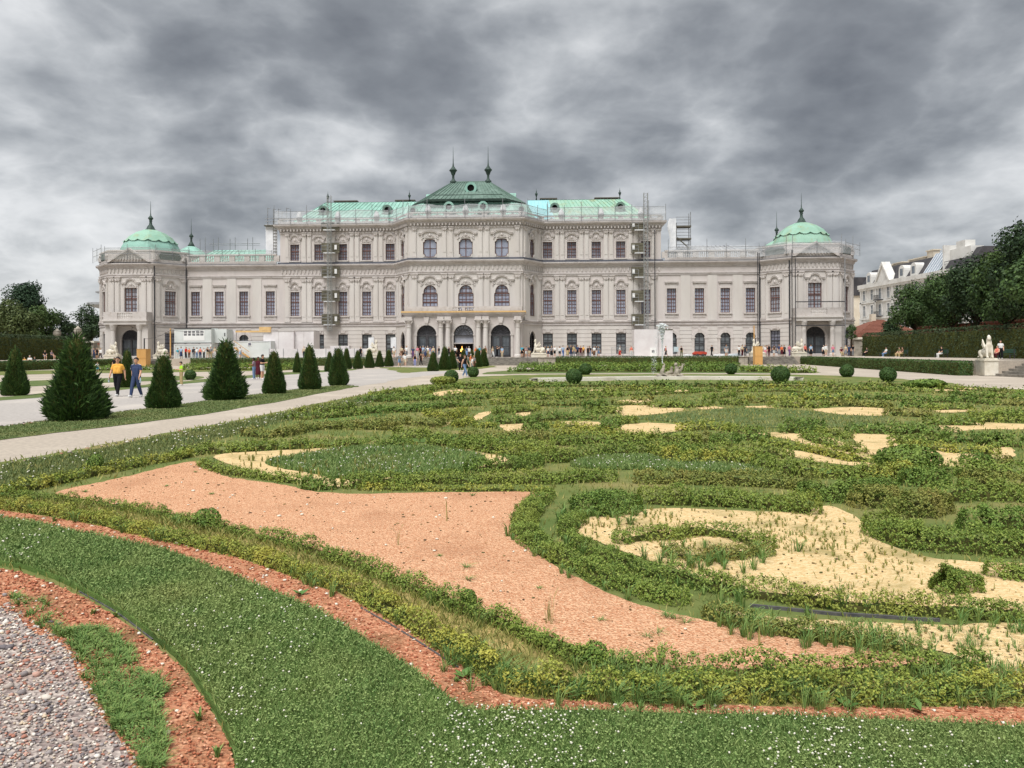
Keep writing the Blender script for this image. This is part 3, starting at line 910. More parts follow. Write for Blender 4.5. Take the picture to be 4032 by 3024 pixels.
FAR = [
    ('A', [(1060, 352), (1300, 347), (1500, 332), (1700, 312)], .4, .28, G_), ('A', [(1620, 302), (1800, 302), (2000, 292), (2150, 287)], .4, .28, D_),
    ('A', [(1500, 430), (1700, 425), (1900, 400), (2050, 380)], .45, .26, B_), ('A', [(1180, 300), (1400, 290), (1600, 262)], .4, .25, G_),
    ('A', [(1650, 215), (1900, 205), (2212, 200)], .4, .28, D_), ('A', [(1750, 160), (1950, 140), (2212, 130)], .4, .25, G_),
    ('B', [(650, 505), (900, 502), (1200, 512), (1400, 522)], .55, .26, B_), ('B', [(600, 600), (900, 560), (1300, 600)], .5, .3, G_), ('B', [(880, 392), (1100, 382), (1300, 362), (1500, 352), (1750, 352)], .5, .28, D_),
    ('B', [(560, 402), (640, 412), (740, 372)], .3, .22, Y_), ('B', [(740, 412), (880, 422)], .3, .2, Y_), ('B', [(1140, 437), (1280, 442)], .6, .3, D_),
    ('B', [(1300, 412), (1500, 422), (1750, 442)], .4, .2, Y_), ('B', [(1780, 442), (1880, 440)], .5, .42, D_), ('B', [(1870, 382), (2000, 384)], .6, .3, G_),
    ('B', [(0, 292), (150, 292), (340, 282), (560, 252), (780, 242)], .45, .28, D_), ('B', [(0, 202), (300, 192), (600, 197), (850, 187)], .45, .26, D_),
    ('B', [(340, 322), (560, 352), (690, 302)], .4, .28, Y_), ('B', [(200, 392), (440, 412), (540, 382)], .4, .26, B_), ('B', [(110, 492), (300, 502), (400, 492)], .5, .3, G_),
    ('B', [(920, 302), (1150, 292), (1260, 280)], .6, .26, G_), ('B', [(550, 152), (800, 147), (1020, 147)], .4, .2, Y_), ('B', [(610, 107), (900, 102), (1200, 97), (1450, 87)], .4, .22, D_),
    ('B', [(640, 77), (900, 68), (1200, 68), (1450, 72)], .4, .24, G_), ('B', [(1460, 90), (1700, 82), (2000, 77), (2300, 80)], .4, .22, D_), ('B', [(1000, 192), (1300, 192), (1600, 182), (1900, 167)], .4, .24, G_),
    ('B', [(1250, 242), (1500, 242), (1750, 232)], .4, .24, B_), ('B', [(1690, 302), (1885, 302)], .7, .28, G_), ('B', [(1630, 262), (1770, 262)], .7, .4, D_), ('B', [(1840, 232), (2080, 237)], .4, .24, B_),
    ('B', [(2000, 110), (2190, 108)], .4, .2, Y_), ('B', [(1400, 132), (1760, 132)], .5, .2, G_), ('B', [(900, 232), (1150, 222)], .5, .24, G_), ('B', [(1000, 130), (1200, 128)], .4, .2, B_),
    ('B', [(1300, 165), (1600, 155), (1880, 150)], .4, .2, G_), ('B', [(850, 170), (1050, 168), (1250, 165)], .4, .2, G_), ('B', [(380, 130), (480, 110), (620, 92)], .4, .24, G_), ('B', [(0, 175), (200, 165), (400, 150)], .4, .24, G_),
    ('B', [(1400, 480), (1700, 470), (2000, 500), (2150, 505)], .4, .2, Y_), ('B', [(1400, 560), (1700, 540), (2100, 545)], .5, .28, G_),
    ('C', [(320, 252), (500, 257), (785, 252)], .8, .27, G_), ('C', [(830, 232), (1070, 237)], .6, .26, G_), ('C', [(1060, 217), (1285, 217)], .4, .2, B_), ('C', [(1285, 252), (1500, 257), (1720, 257)], .8, .3, G_),
    ('C', [(1700, 242), (1950, 242), (2212, 250)], .5, .22, B_), ('C', [(380, 80), (600, 80), (1080, 76)], .5, .25, D_), ('C', [(1150, 68), (1400, 64), (1620, 68)], .5, .22, D_), ('C', [(1600, 78), (2212, 78)], .5, .22, G_),
    ('C', [(200, 197), (330, 197)], .5, .24, B_), ('C', [(0, 162), (400, 152), (700, 137)], .4, .22, G_), ('C', [(680, 132), (880, 127)], .4, .2, D_), ('C', [(780, 187), (1000, 168)], .4, .22, G_),
    ('C', [(1000, 132), (1400, 127), (1800, 142)], .4, .2, G_), ('C', [(1440, 167), (1700, 182), (1980, 187)], .4, .24, D_), ('C', [(480, 107), (640, 102)], .4, .18, D_), ('C', [(1100, 192), (1500, 192), (1900, 202)], .4, .22, Y_),
    ('C', [(0, 125), (300, 118), (480, 128)], .4, .2, G_), ('C', [(880, 108), (1300, 102), (1700, 104)], .4, .2, Y_), ('C', [(1750, 110), (2212, 120)], .4, .2, G_), ('C', [(0, 110), (200, 104)], .4, .2, B_),
    ('C', [(590, 442), (800, 432), (950, 442)], .6, .25, Y_), ('C', [(960, 447), (1185, 457)], .5, .24, G_), ('C', [(660, 532), (850, 532)], .5, .26, B_), ('C', [(860, 552), (1010, 547)], .6, .36, D_),
    ('C', [(1020, 522), (1260, 522)], .5, .24, D_), ('C', [(330, 522), (600, 547), (720, 542)], .6, .26, G_), ('C', [(450, 642), (800, 642), (1100, 642), (1400, 662)], .6, .3, G_), ('C', [(0, 500), (200, 500), (320, 505)], .3, .18, Y_),
    ('C', [(1420, 462), (1560, 457), (1715, 442)], .7, .4, D_), ('C', [(1500, 492), (1700, 562), (1900, 612), (2000, 622)], .4, .22, G_), ('C', [(1200, 555), (1290, 562), (1500, 592), (1700, 642), (1880, 682), (2080, 692)], .35, .2, Y_),
    ('C', [(1620, 480), (1800, 500), (1920, 500)], .5, .22, G_), ('D', [(540, 562), (850, 572), (1250, 577), (1430, 582)], .8, .34, D_), ('D', [(940, 657), (1250, 662), (1490, 642)], .4, .26, G_), ('D', [(960, 712), (1300, 722), (1500, 752), (1960, 767)], .4, .2, Y_),
    ('D', [(1470, 652), (1700, 662), (1900, 692), (2300, 702)], .8, .34, D_), ('D', [(1250, 472), (1400, 482), (1800, 487)], .6, .3, G_), ('D', [(1780, 452), (2300, 457)], .8, .3, G_), ('D', [(870, 387), (1100, 397), (1260, 407)], .6, .28, B_),
    ('D', [(1690, 872), (1880, 872)], .5, .26, D_), ('D', [(1890, 862), (2100, 852)], .4, .18, B_), ('D', [(1080, 1072), (1300, 1082), (1500, 1045)], .7, .33, D_), ('D', [(1580, 1092), (1800, 1132), (2300, 1134)], .7, .33, B_),
    ('D', [(1450, 960), (1800, 1000), (2300, 1010)], .7, .3, G_), ('D', [(700, 1010), (1000, 1015), (1150, 960)], .5, .26, Y_), ('D', [(600, 1235), (850, 1200), (1000, 1160)], .7, .3, D_), ('D', [(700, 1300), (950, 1290), (1050, 1230)], .8, .3, B_),
    ('D', [(1500, 1240), (1800, 1220), (2300, 1240)], .8, .3, G_), ('D', [(880, 242), (1200, 252), (1510, 267)], .6, .26, D_), ('D', [(1500, 242), (1900, 284)], .6, .26, D_), ('D', [(850, 152), (1400, 167)], .5, .2, G_),
    ('D', [(1500, 182), (1860, 217)], .5, .22, D_), ('D', [(1920, 222), (2300, 232)], .5, .24, D_), ('D', [(1040, 302), (1310, 322)], .6, .24, D_), ('D', [(1740, 392), (2300, 402)], .8, .26, G_), ('D', [(480, 222), (900, 237)], .5, .22, D_),
    ('D', [(300, 292), (850, 312)], .5, .22, B_), ('D', [(1330, 335), (1700, 330)], .5, .2, G_), ('D', [(1950, 285), (2300, 300)], .7, .26, B_), ('D', [(1400, 130), (1700, 145), (2212, 175)], .6, .2, G_), ('D', [(500, 130), (1000, 140)], .5, .2, D_),
]
ORD = 'first second third fourth fifth sixth seventh eighth ninth tenth eleventh twelfth thirteenth fourteenth fifteenth sixteenth seventeenth eighteenth nineteenth twentieth'.split()
ZONE = ['far left', 'left', 'middle left', 'middle', 'middle right', 'right', 'far right']
FLAB, zn = {}, {}
for i, (vw, pts, w, h, lm) in enumerate(FAR):
    P_ = np.array(V2(vw, pts))
    c_ = P_.mean(0)
    zi = int(np.clip((c_[0] / c_[1] * FPX + CX - 900) / 3100 * 7, 0, 6))
    zn.setdefault((zi, lm.name), []).append((-c_[1], i, np.linalg.norm(P_[-1] - P_[0])))
for (zi, nm), rows in zn.items():
    for k, (_, i, ln) in enumerate(sorted(rows)):
        FLAB[i] = '%s %s run, %s of its colour from the fountain, at %s' % ('long' if ln > 4 else 'short', {'box_leaves': 'green hedge', 'dark_box_leaves': 'dark green hedge', 'yellowing_box_leaves': 'yellowing hedge', 'browning_box_leaves': 'brownish hedge'}[nm], ORD[k], ZONE[zi])
for i, (vw, pts, w, h, lm) in enumerate(FAR):
    hedge('box_hedge', smooth_path(V2(vw, pts), 5), w * .5, h * .68, lm, FLAB[i], group='box hedge runs in the far half of the parterre', seed=400 + i * 5, cover=1.55, rough=.22, jit=.5)

# lone bushes in the beds
def bush(u, v, rad, lm, lab, leaf, seed, group=None, lump=.2, view='F', jit=.6, name='bush'):
    x, y = V2(view, [(u, v)])[0]
    o = link(name, bush_mesh(name, rad, lm, leaf, lump=lump, seed=seed, jit=jit, core=.68, cover=2.6), None, (x * (1 + rad[1] * .8 / y), y + rad[1] * .8, -.02))
    return tag(o, lab, 'bush', group)


bush(447, 1147, (.14, .13, .12), L_BOXD, 'dark round bush standing up from the front hedge at left', .03, 1)
tag(hedge('bush', smooth_path(V2('F', [(2022, 1282), (2055, 1289), (2090, 1289), (2125, 1282)]), 5), .3, .13, L_BOX, '', seed=91, rough=.4, cover=2.6), 'low round bush in the yellow bed at the right edge', 'bush')
bush(1012, 1318, (.065, .065, .085), L_BOXD, 'small upright bush in the long front hedge', .018, 3)
bush(1285, 1450, (.075, .07, .09), L_BOXD, 'small dark round bush at the bend of the long front hedge', .017, 4)
bush(207, 1014, (.14, .14, .13), L_BOXD, 'dark tuft bush in the slanting hedge at left', .035, 5)
bush(1090, 925, (.55, .4, .2), L_BOXD, 'big dark bush between two yellow patches at right', .05, 6, view='D')
bush(1270, 122, (1.1, .7, .26), L_BOXD, 'dark mound at the corner of the parterre by the right path', .13, 7, view='D')

# box balls round the fountain
BALLS = [(975, 828, 16, 'box ball beside the low shrub where the inner path meets the lawn'), (1022, 814.5, 12.5, 'box ball just behind the woman in jeans'), (1240, 829, 18, 'large box ball at the near left of the fountain rim'),
         (1265, 809.5, 13.5, 'box ball behind the large one at the left of the fountain'), (1579, 808.5, 13, 'box ball on the far lawn right of the fountain'), (1686, 827, 20, 'largest box ball, in front of the right end of the fountain rim'),
         (1829, 814.5, 15, 'box ball by the pale path right of the largest one'), (1918, 824.5, 17.5, 'rightmost box ball beside the pale path'), (411, 820.5, 12, 'box ball half hidden behind the person in lime green')]
for i, (u, v, r_, lab) in enumerate(BALLS):
    x, y = gF((u, v))
    rr = r_ * y / (FPX / FS)
    o = link('box_ball', bush_mesh('box_ball', (rr, rr, rr * .95), L_BALL, .0017 * y, cover=3.0, lump=.03, seed=40 + i, jit=.45, core=.93), None, (x * (1 + rr * .3 / y), y + rr * .3, -rr * .07))
    tag(o, lab, 'topiary', 'box balls round the fountain')
x, y = gF((957, 832))
tag(link('low_shrub', bush_mesh('low_shrub', (.75, .5, .28), L_BOX, .1, seed=77), None, (x, y, 0)), 'low shrub at the foot of the box ball by the inner path', 'shrub')


# ---- clipped yew cones
def yew_mesh(name, h, rad, seed, spiky, n):
    r = np.random.RandomState(seed)
    t = r.uniform(0, 1, n) ** .75                    # 0 bottom, 1 top ... more at the bottom
    t = 1 - np.sqrt(r.uniform(0, 1, n))
    ang = r.uniform(0, 2 * math.pi, n)
    prof = lambda q: rad * np.clip(np.interp(q, [0, .05, .16, .5, .8, .93, 1], [.80, .95, 1.0, .62, .38, .27, .05]), .02, 2)
    lum = 1 + .10 * vnoise(ang * 2.2 + t * 4, seed, 1.3) + .06 * vnoise(ang * 5 + t * 9, seed + 1, 1.0)
    rr = prof(t) * lum * (1 - np.abs(r.normal(0, .05, n)))
    P = np.stack([np.cos(ang) * rr, np.sin(ang) * rr, t * h + .03 * h * vnoise(ang * 3, seed + 4)], 1)
    out = np.stack([np.cos(ang), np.sin(ang), np.full(n, .15)], 1)
    d = out * r.uniform(.5, 1.1, n)[:, None] + np.array([0, 0, 1]) * r.uniform(.1, .9, n)[:, None] + r.normal(0, .28, (n, 3))
    d /= np.linalg.norm(d, axis=1, keepdims=True)
    ln = r.uniform(.05, .10, n) * h * .5 * (1 + spiky * (r.uniform(0, 1, n) ** 6) * 2.2)
    w = ln * .30 / (1 + spiky * .4)
    a = np.cross(d, out + r.normal(0, .4, (n, 3)))
    a /= np.linalg.norm(a, axis=1, keepdims=True) + 1e-9
    b = np.cross(d, a)
    Vs, Fs, T = [], [], []
    for k, ax in enumerate((a, b)):
        V = np.stack([P - d * ln[:, None] * .3, P + ax * w[:, None] * .5 + d * ln[:, None] * .25, P + d * ln[:, None], P - ax * w[:, None] * .5 + d * ln[:, None] * .25], 1).reshape(-1, 3)
        Vs.append(V)
        Fs.append(np.arange(4 * n).reshape(n, 4) + 4 * n * k)
        T.append(np.clip(r.uniform(-.3, 1, n), 0, 1))
    V = np.vstack(Vs)
    V[:, 2] = np.maximum(V[:, 2], .01)
    nv = len(V)
    CV, CF = [], []
    q = [0, .16, .5, .8, .93, 1]
    for j, qq in enumerate(q):
        for k in range(12):
            CV.append((math.cos(k * math.pi / 6) * float(prof(np.array(qq))) * .88, math.sin(k * math.pi / 6) * float(prof(np.array(qq))) * .88, qq * h * .97))
    for j in range(len(q) - 1):
        for k in range(12):
            CF.append((nv + j * 12 + k, nv + j * 12 + (k + 1) % 12, nv + (j + 1) * 12 + (k + 1) % 12, nv + (j + 1) * 12 + k))
    CF = np.array(CF)
    return np_mesh(name, np.vstack([V, np.array(CV)]), np.vstack(Fs + [CF]), [L_YEW, L_CORE], np.concatenate(T + [np.zeros(len(CF))]),
                   midx=np.concatenate([np.zeros(2 * n), np.ones(len(CF))]))


YEW = [yew_mesh('yew_cone', 1, .41, 1, 1.0, 11000), yew_mesh('yew_cone', 1, .41, 2, .8, 9000), yew_mesh('yew_cone', 1, .31, 3, .15, 6000), yew_mesh('yew_cone', 1, .30, 4, .2, 6000)]
# (u, foot v, top v, width, variant, label) in the 2212-wide frame
CONES = [(165, 910, 726, 150, 0, 'largest bushy yew cone at the front of the left row'), (353, 883, 766, 90, 1, 'second yew cone of the front left row, right of the walking men'), (488, 865, 737, 105, 0, 'third yew cone of the front left row, wide and shaggy'),
         (592, 851, 757, 62, 3, 'fourth yew cone of the front left row, narrow and ragged'), (669, 842, 744, 60, 2, 'fifth yew cone of the front left row, smooth sided'), (731, 833, 751, 57, 1, 'last and smallest yew cone of the front left row'),
         (33, 855, 752, 66, 1, 'yew cone at the left picture edge on the second grass strip'), (275, 837, 755, 46, 3, 'yew cone standing behind the man in blue'), (642, 805, 760, 25, 2, 'slim yew cone behind the narrow ragged one'),
         (712, 803, 759, 27, 2, 'yew cone in the second row before the white hoarding'), (749, 797, 751, 28, 3, 'taller yew cone in the second row by the smallest front one'), (773, 797, 756, 27, 2, 'yew cone in the middle of the far left row'),
         (798, 795, 754, 30, 2, 'yew cone before the left sphinx'), (820, 793, 757, 25, 3, 'second last yew cone of the far left row'), (840, 792, 755, 27, 2, 'last yew cone of the far left row beside the steps'),
         (936, 802, 759, 32, 2, 'front left yew cone of the group by the central steps'), (961, 799, 748, 36, 2, 'tallest yew cone of the group by the central steps'), (977, 797, 755, 28, 3, 'third yew cone of the group by the central steps'),
         (1001, 796, 754, 28, 2, 'yew cone behind the woman in jeans'), (1020, 795, 756, 24, 3, 'slim yew cone right of the woman in jeans'), (1032, 793, 753, 26, 2, 'second last yew cone of the central group'), (1045, 791.5, 753, 28, 2, 'rightmost yew cone of the central group')]
for i, (u, v, vt, w, k, lab) in enumerate(CONES):
    x, y = gF((u, v))
    hh = (v - vt) * y / (FPX / FS)
    ww = w * y / (FPX / FS)
    rad = [.41, .41, .31, .30][k]
    ww *= .78
    o = link('yew_cone', YEW[k], None, (x * (1 + ww * .3 / y), y + ww * .3, 0), i * 1.37, (ww / (2 * rad), ww / (2 * rad), hh * 1.02))
    tag(o, lab, 'topiary', 'clipped yew cones')

# ---- tall clipped hedges and the hedge boxes at the terrace edge
def straight_hedge(a, b, w, z0, z1, lm, lab, leaf, seed, cover=1.6):
    return hedge('clipped_hedge', [a, b], w, z1 - z0, lm, lab, leaf=leaf * 1.12, z0=z0, rough=.015, cover=cover * .62, front=False, flat=True, seed=seed, jit=.6)


straight_hedge(pw(14.0, -5.9), pw(40.6, -5.9), 1.1, 0, 1.24, L_DARK, 'long dark clipped hedge below the right half of the terrace', .13, 1)
straight_hedge(pw(-41.0, -5.9), pw(-14.0, -5.9), 1.1, 0, 1.22, L_DARK, 'long dark clipped hedge below the left half of the terrace', .13, 2)
straight_hedge((43.4, 112.5), (35.4, 58.5), 1.2, 0, 1.12, L_DARK, 'clipped hedge running along the right hand terrace towards the sphinx', .11, 3)
straight_hedge(pw(-51.2, -8.2), pw(-48.2, -60), 1.2, 0, 1.12, L_DARK, 'clipped hedge below the left hand side terrace', .13, 4)
straight_hedge((52.6, 111), (46.6, 46), 1.5, TZ, 4.5, L_HORN, 'tall clipped hedge wall behind the benches at right', .17, 5, 1.5)
straight_hedge(pw(-60.5, -4), pw(-57, -55), 1.5, TZ, 4.6, L_HORN, 'tall clipped hedge wall at left', .17, 6, 1.5)
straight_hedge(pw(-68, 3), pw(-62.5, 3), 1.2, TZ, 4.2, L_HORN, 'short tall hedge beside the left corner pavilion', .17, 7, 1.5)
for i, (a, b, lab) in enumerate([((1115, 803.5), (1592, 803), 'front low hedge of the small parterre below the right terrace hedge'), ((1180, 798), (1480, 797), 'middle low hedge of the small parterre below the right terrace hedge'), ((1130, 793.5), (1600, 792.5), 'back low hedge of the small parterre below the right terrace hedge'),
                                 ((1600, 803), (1740, 806), 'short low hedge tapering towards the pale path'), ((180, 801), (330, 799.5), 'low hedge strip behind the largest yew cone'), ((400, 800), (640, 799), 'front low hedge of the left small parterre'), ((400, 794), (640, 793), 'back low hedge of the left small parterre')]):
    pa, pb = gF(a), gF(b)
    k = 7
    q = [(pa[0] + (pb[0] - pa[0]) * j / k, pa[1] + (pb[1] - pa[1]) * j / k + (1.2 * ((j % 2) - .5) if i < 3 else 0)) for j in range(k + 1)]
    hedge('low_hedge', smooth_path(q, 5), 1.6, .42, L_BOX if i % 2 else L_BOXD, lab, leaf=.16, seed=700 + i, rough=.25, cover=1.5)
# ------------------------------------------------------------------ trees
def tree(name, x, y, z, h, crad, lm, lab, seed, leaf=.28, trunk_h=None, lobes=11, kind='round', group=None, dens=1.0):
    r = np.random.RandomState(seed)
    t = thing(name, lab, 'tree', (x, y, z), 0, group)
    th = trunk_h if trunk_h is not None else h * .28
    mb = MB()
    top = h * .8
    bend = r.uniform(-.3, .3, 2)
    mb.tube([(0, 0, -.1), (bend[0] * .3, bend[1] * .3, th), (bend[0], bend[1], top)], [h * .022 + .06, h * .017 + .04, .03], 8)
    Ls = []
    if kind == 'pine':
        for k in range(lobes):
            a = r.uniform(0, 2 * math.pi)
            q = .30 + .66 * k / max(1, lobes - 1)
            d = crad * (1.05 - .8 * ((q - .3) / .7)) * r.uniform(.35, .8)
            Ls.append((np.array([math.cos(a) * d, math.sin(a) * d, h * q]), np.array([crad * .55, crad * .55, h * .10]) * r.uniform(.8, 1.25)))
    else:
        for k in range(lobes):
            a = k * 2.4 + r.uniform(-.4, .4)
            q = r.uniform(0, 1)
            cz = th + (h - th) * (.22 + .62 * q)
            d = crad * (.72 - .45 * abs(q - .35)) * r.uniform(.55, 1.0)
            rr = crad * r.uniform(.34, .52)
            Ls.append((np.array([math.cos(a) * d, math.sin(a) * d, cz]), np.array([rr, rr, rr * .85])))
        Ls.append((np.array([bend[0], bend[1], th + (h - th) * .5]), np.array([crad * .6, crad * .6, (h - th) * .42])))
        Ls.append((np.array([bend[0], bend[1], h - crad * .42]), np.array([crad * .42, crad * .42, crad * .45])))
    for c, rad in Ls[:8]:
        s0 = Vector((bend[0] * .3, bend[1] * .3, min(th * 1.05 + .1 * (c[2] - th), c[2] * .9)))
        mid = (s0 + Vector(c)) / 2 + Vector((0, 0, -.1 * h * .2))
        mb.tube([s0, mid, Vector(c)], [.012 * h, .008 * h, .02], 5)
    build('trunk', mb, M_BARK, t)
    Vs, Fs, T = [], [], []
    n0 = 0
    for j, (c, rad) in enumerate(Ls):
        a = 4 * math.pi * (rad[0] * rad[1] + rad[0] * rad[2] * 2) / 3
        n = int(a / (leaf * leaf) * 1.8 * dens)
        P, D = blob(n, rad, r, lump=.3, seed=seed * 31 + j)
        P *= r.uniform(.55, 1.08, n)[:, None] ** .6
        P += c
        V, F = leaves(P, D, np.full(n, leaf), .65, .6, .35, r)
        Vs.append(V)
        Fs.append(F + n0)
        n0 += len(V)
        T.append(np.clip(r.uniform(0, 1, n) ** 1.5 + r.uniform(-.15, .15), 0, 1))
    build_o = link('crown', np_mesh('crown', np.vstack(Vs), np.vstack(Fs), lm, np.concatenate(T)), t)
    return t


RT = 'row of trees behind the right hedge wall'
TREES_R = [(3508, 112, 6.0, 1.6, L_TREED, 'slender dark conical tree at the left end of the right tree row', 'round', 1.5, TZ), (3600, 104, 10.3, 3.4, L_TREE, 'light green tree in front of the white apartment house', 'round', 3.4, TZ), (3740, 98, 11.3, 4.2, L_TREE, 'broad tree hiding the right end of the white apartment house', 'round', 3, TZ),
           (3840, 88, 12.0, 4.0, L_TREED, 'dark tree in the middle of the right tree row', 'round', 3, TZ), (3960, 80, 11.6, 4.2, L_TREE, 'tall spreading tree second from the right picture edge', 'round', 3, TZ), (4090, 72, 13.6, 4.4, L_TREED, 'tallest tree at the right picture edge', 'round', 3.5, TZ),
           (3900, 118, 12.5, 4.5, L_TREED, 'dark tree standing deep behind the right tree row', 'round', 3, TZ), (4020, 100, 12.5, 4.5, L_TREED, 'shaded tree behind the tallest one at right', 'round', 3, TZ), (3680, 122, 10.5, 4.0, L_TREED, 'dark tree filling the gap behind the light green one', 'round', 2.5, TZ),
           (4140, 60, 11.0, 3.6, L_TREE, 'tree partly outside the right picture edge', 'round', 2.5, TZ)]
for i, (u, y, h, cr, lm, lab, kd, th, z) in enumerate(TREES_R):
    p = at(u, 1300, y)
    tree('lime_tree', p.x, y, z, h, cr, lm, lab, 50 + i, leaf=.30, trunk_h=th, kind=kd, group=RT, lobes=13)
LT = 'trees beyond the left hedge wall'
for i, (u, y, h, cr, lm, lab, kd, th) in enumerate([(95, 128, 12.6, 3.3, L_PINE, 'dark flat-topped pine rising above the left trees', 'pine', 5), (20, 118, 9.6, 3.6, L_OLIVE, 'olive green bush-like tree at the left picture edge', 'round', 1.5), (75, 112, 7.8, 3.2, L_OLIVE, 'olive green tree below the pine', 'round', 1.2),
                                                  (165, 124, 8.6, 3.2, L_TREE, 'rounded light green tree right of the pine', 'round', 1.5), (232, 130, 8.0, 2.6, L_TREED, 'dark tree right of the rounded light green one', 'round', 1.5), (345, 150, 10.8, 3.6, L_TREED, 'dark tree beside the left corner pavilion', 'round', 2),
                                                  (290, 160, 7.4, 3.2, L_TREED, 'low dark tree left of the one by the pavilion', 'round', 1.5), (-30, 140, 9.5, 3.6, L_TREED, 'dark tree cut off by the left picture edge', 'round', 2.5)]):
    p = at(u, 1300, y)
    tree('park_tree', p.x, y, TZ, h, cr, lm, lab, 80 + i, leaf=.34, trunk_h=th, kind=kd, group=LT, lobes=24 if kd == 'pine' else 12)
p = at(3398, 1300, 109)
tree('small_tree', p.x, 112.8, TZ, 4.8, 1.0, L_TREE, 'small pale green tree behind the gate pier at right', 99, leaf=.2, trunk_h=2.4, lobes=6)


# ------------------------------------------------------------------ grass, flowers, gravel, weeds
def scatter(poly, n, r, power=2.0, ymax=None):
    """points in a ground polygon, thinning out with distance from the viewing place"""
    p = np.asarray(poly)
    x0, y0 = p.min(0)
    x1, y1 = p.max(0)
    y0, x0, x1 = max(y0, 2.9), max(x0, -25), min(x1, 25)
    if ymax:
        y1 = min(y1, ymax)
    out = []
    got = 0
    for _ in range(200):
        X = r.uniform(x0, x1, 200000)
        Y = r.uniform(y0, y1, 200000)
        k = r.uniform(0, 1, 200000) < (y0 / Y) ** power
        k &= np.abs(X) < Y * .75 + .4
        X, Y = X[k], Y[k]
        m = inside(poly, X, Y)
        out.append(np.stack([X[m], Y[m]], 1))
        got += m.sum()
        if got >= n:
            break
    return np.vstack(out)[:n]


M_BLADE = leafmat('grass_blades', lin(92, 122, 64), lin(156, 172, 106), lin(108, 134, 72), 3.0, lin(146, 146, 86), .6, .75, rough=.7)
M_BLADES = leafmat('short_strip_grass', lin(92, 112, 66), lin(140, 146, 94), lin(108, 120, 72), 1.0, lin(150, 142, 96), .4, .7)
M_BLADEY = leafmat('dry_grass_blades', lin(106, 122, 58), lin(180, 168, 104), lin(134, 138, 74), 2.0)
M_WEED = leafmat('weed_leaves', lin(84, 120, 60), lin(146, 164, 92), lin(102, 132, 68), 3.0)
M_FLOWER = mat('clover_flower_white', lin(232, 230, 216), .8, .1, c2=lin(214, 206, 186), scale=90)


def blades(name, pts, z, h, w, m, label, r, lean=.5, cat='grass'):
    n = len(pts)
    d = np.maximum(pts[:, 1], 3.0)
    hh = h * np.clip(d / 5.0, .8, 3.0) ** .45 * r.uniform(.5, 1.3, n)
    ww = w * np.clip(d / 4.0, .9, 12)
    a = r.uniform(0, 2 * math.pi, n)
    t = np.stack([np.cos(a), np.sin(a)], 1)
    ln = r.uniform(0, lean, n)[:, None] * hh[:, None]
    b = r.uniform(0, 2 * math.pi, n)
    l = np.stack([np.cos(b), np.sin(b)], 1) * ln
    P0 = np.column_stack([pts - t * ww[:, None] / 2, np.full(n, z)])
    P1 = np.column_stack([pts + t * ww[:, None] / 2, np.full(n, z)])
    M1 = np.column_stack([pts + t * ww[:, None] * .4 + l * .4, z + hh * .6])
    P2 = np.column_stack([pts + l, z + hh])
    V = np.stack([P0, P1, M1, P2], 1).reshape(-1, 3)
    F = np.arange(4 * n).reshape(n, 4)
    o = link(name, np_mesh(name, V, F, m, r.uniform(0, 1, n) ** 1.5))
    o['kind'] = 'stuff'
    o['label'] = label
    o['category'] = cat
    return o


r3 = np.random.RandomState(21)
gp = scatter(LAWN1, 110000, r3, 1.6)
blades('grass', gp, .045, .040, .0042, M_BLADE, 'short green grass of the clover lawn in the foreground', r3, .9)
cp = scatter(LAWN1, 34000, r3, 1.6)
cv, cf = leaves(np.column_stack([cp, .045 + r3.uniform(.012, .045, len(cp))]), np.tile([0, 0, 1.0], (len(cp), 1)), .011 * np.clip(cp[:, 1] / 4, 1, 3), .9, .35, .6, r3)
o = link('clover_leaves', np_mesh('clover_leaves', cv, cf, M_BLADE, r3.uniform(0, .9, len(cf))))
o['kind'] = 'stuff'
tag(o, 'clover leaves covering the foreground lawn', 'clover')


def flowers(name, pts, z, s, label, r):
    V, F = ico((1, 1, .8), (0, 0, 0), 1)
    n = len(pts)
    sz = s * np.clip(pts[:, 1] / 4.5, .9, 4) ** .8 * r.uniform(.6, 1.25, n)
    W = V[None] * sz[:, None, None] + np.column_stack([pts, np.full(n, z) + r.uniform(0, .03, n)])[:, None, :]
    W += r.normal(0, .12, W.shape) * sz[:, None, None]
    FF = F[None] + (np.arange(n) * len(V))[:, None, None]
    o = link(name, np_mesh(name, W.reshape(-1, 3), FF.reshape(-1, 3), M_FLOWER))
    o['kind'] = 'stuff'
    return tag(o, label, 'flowers')


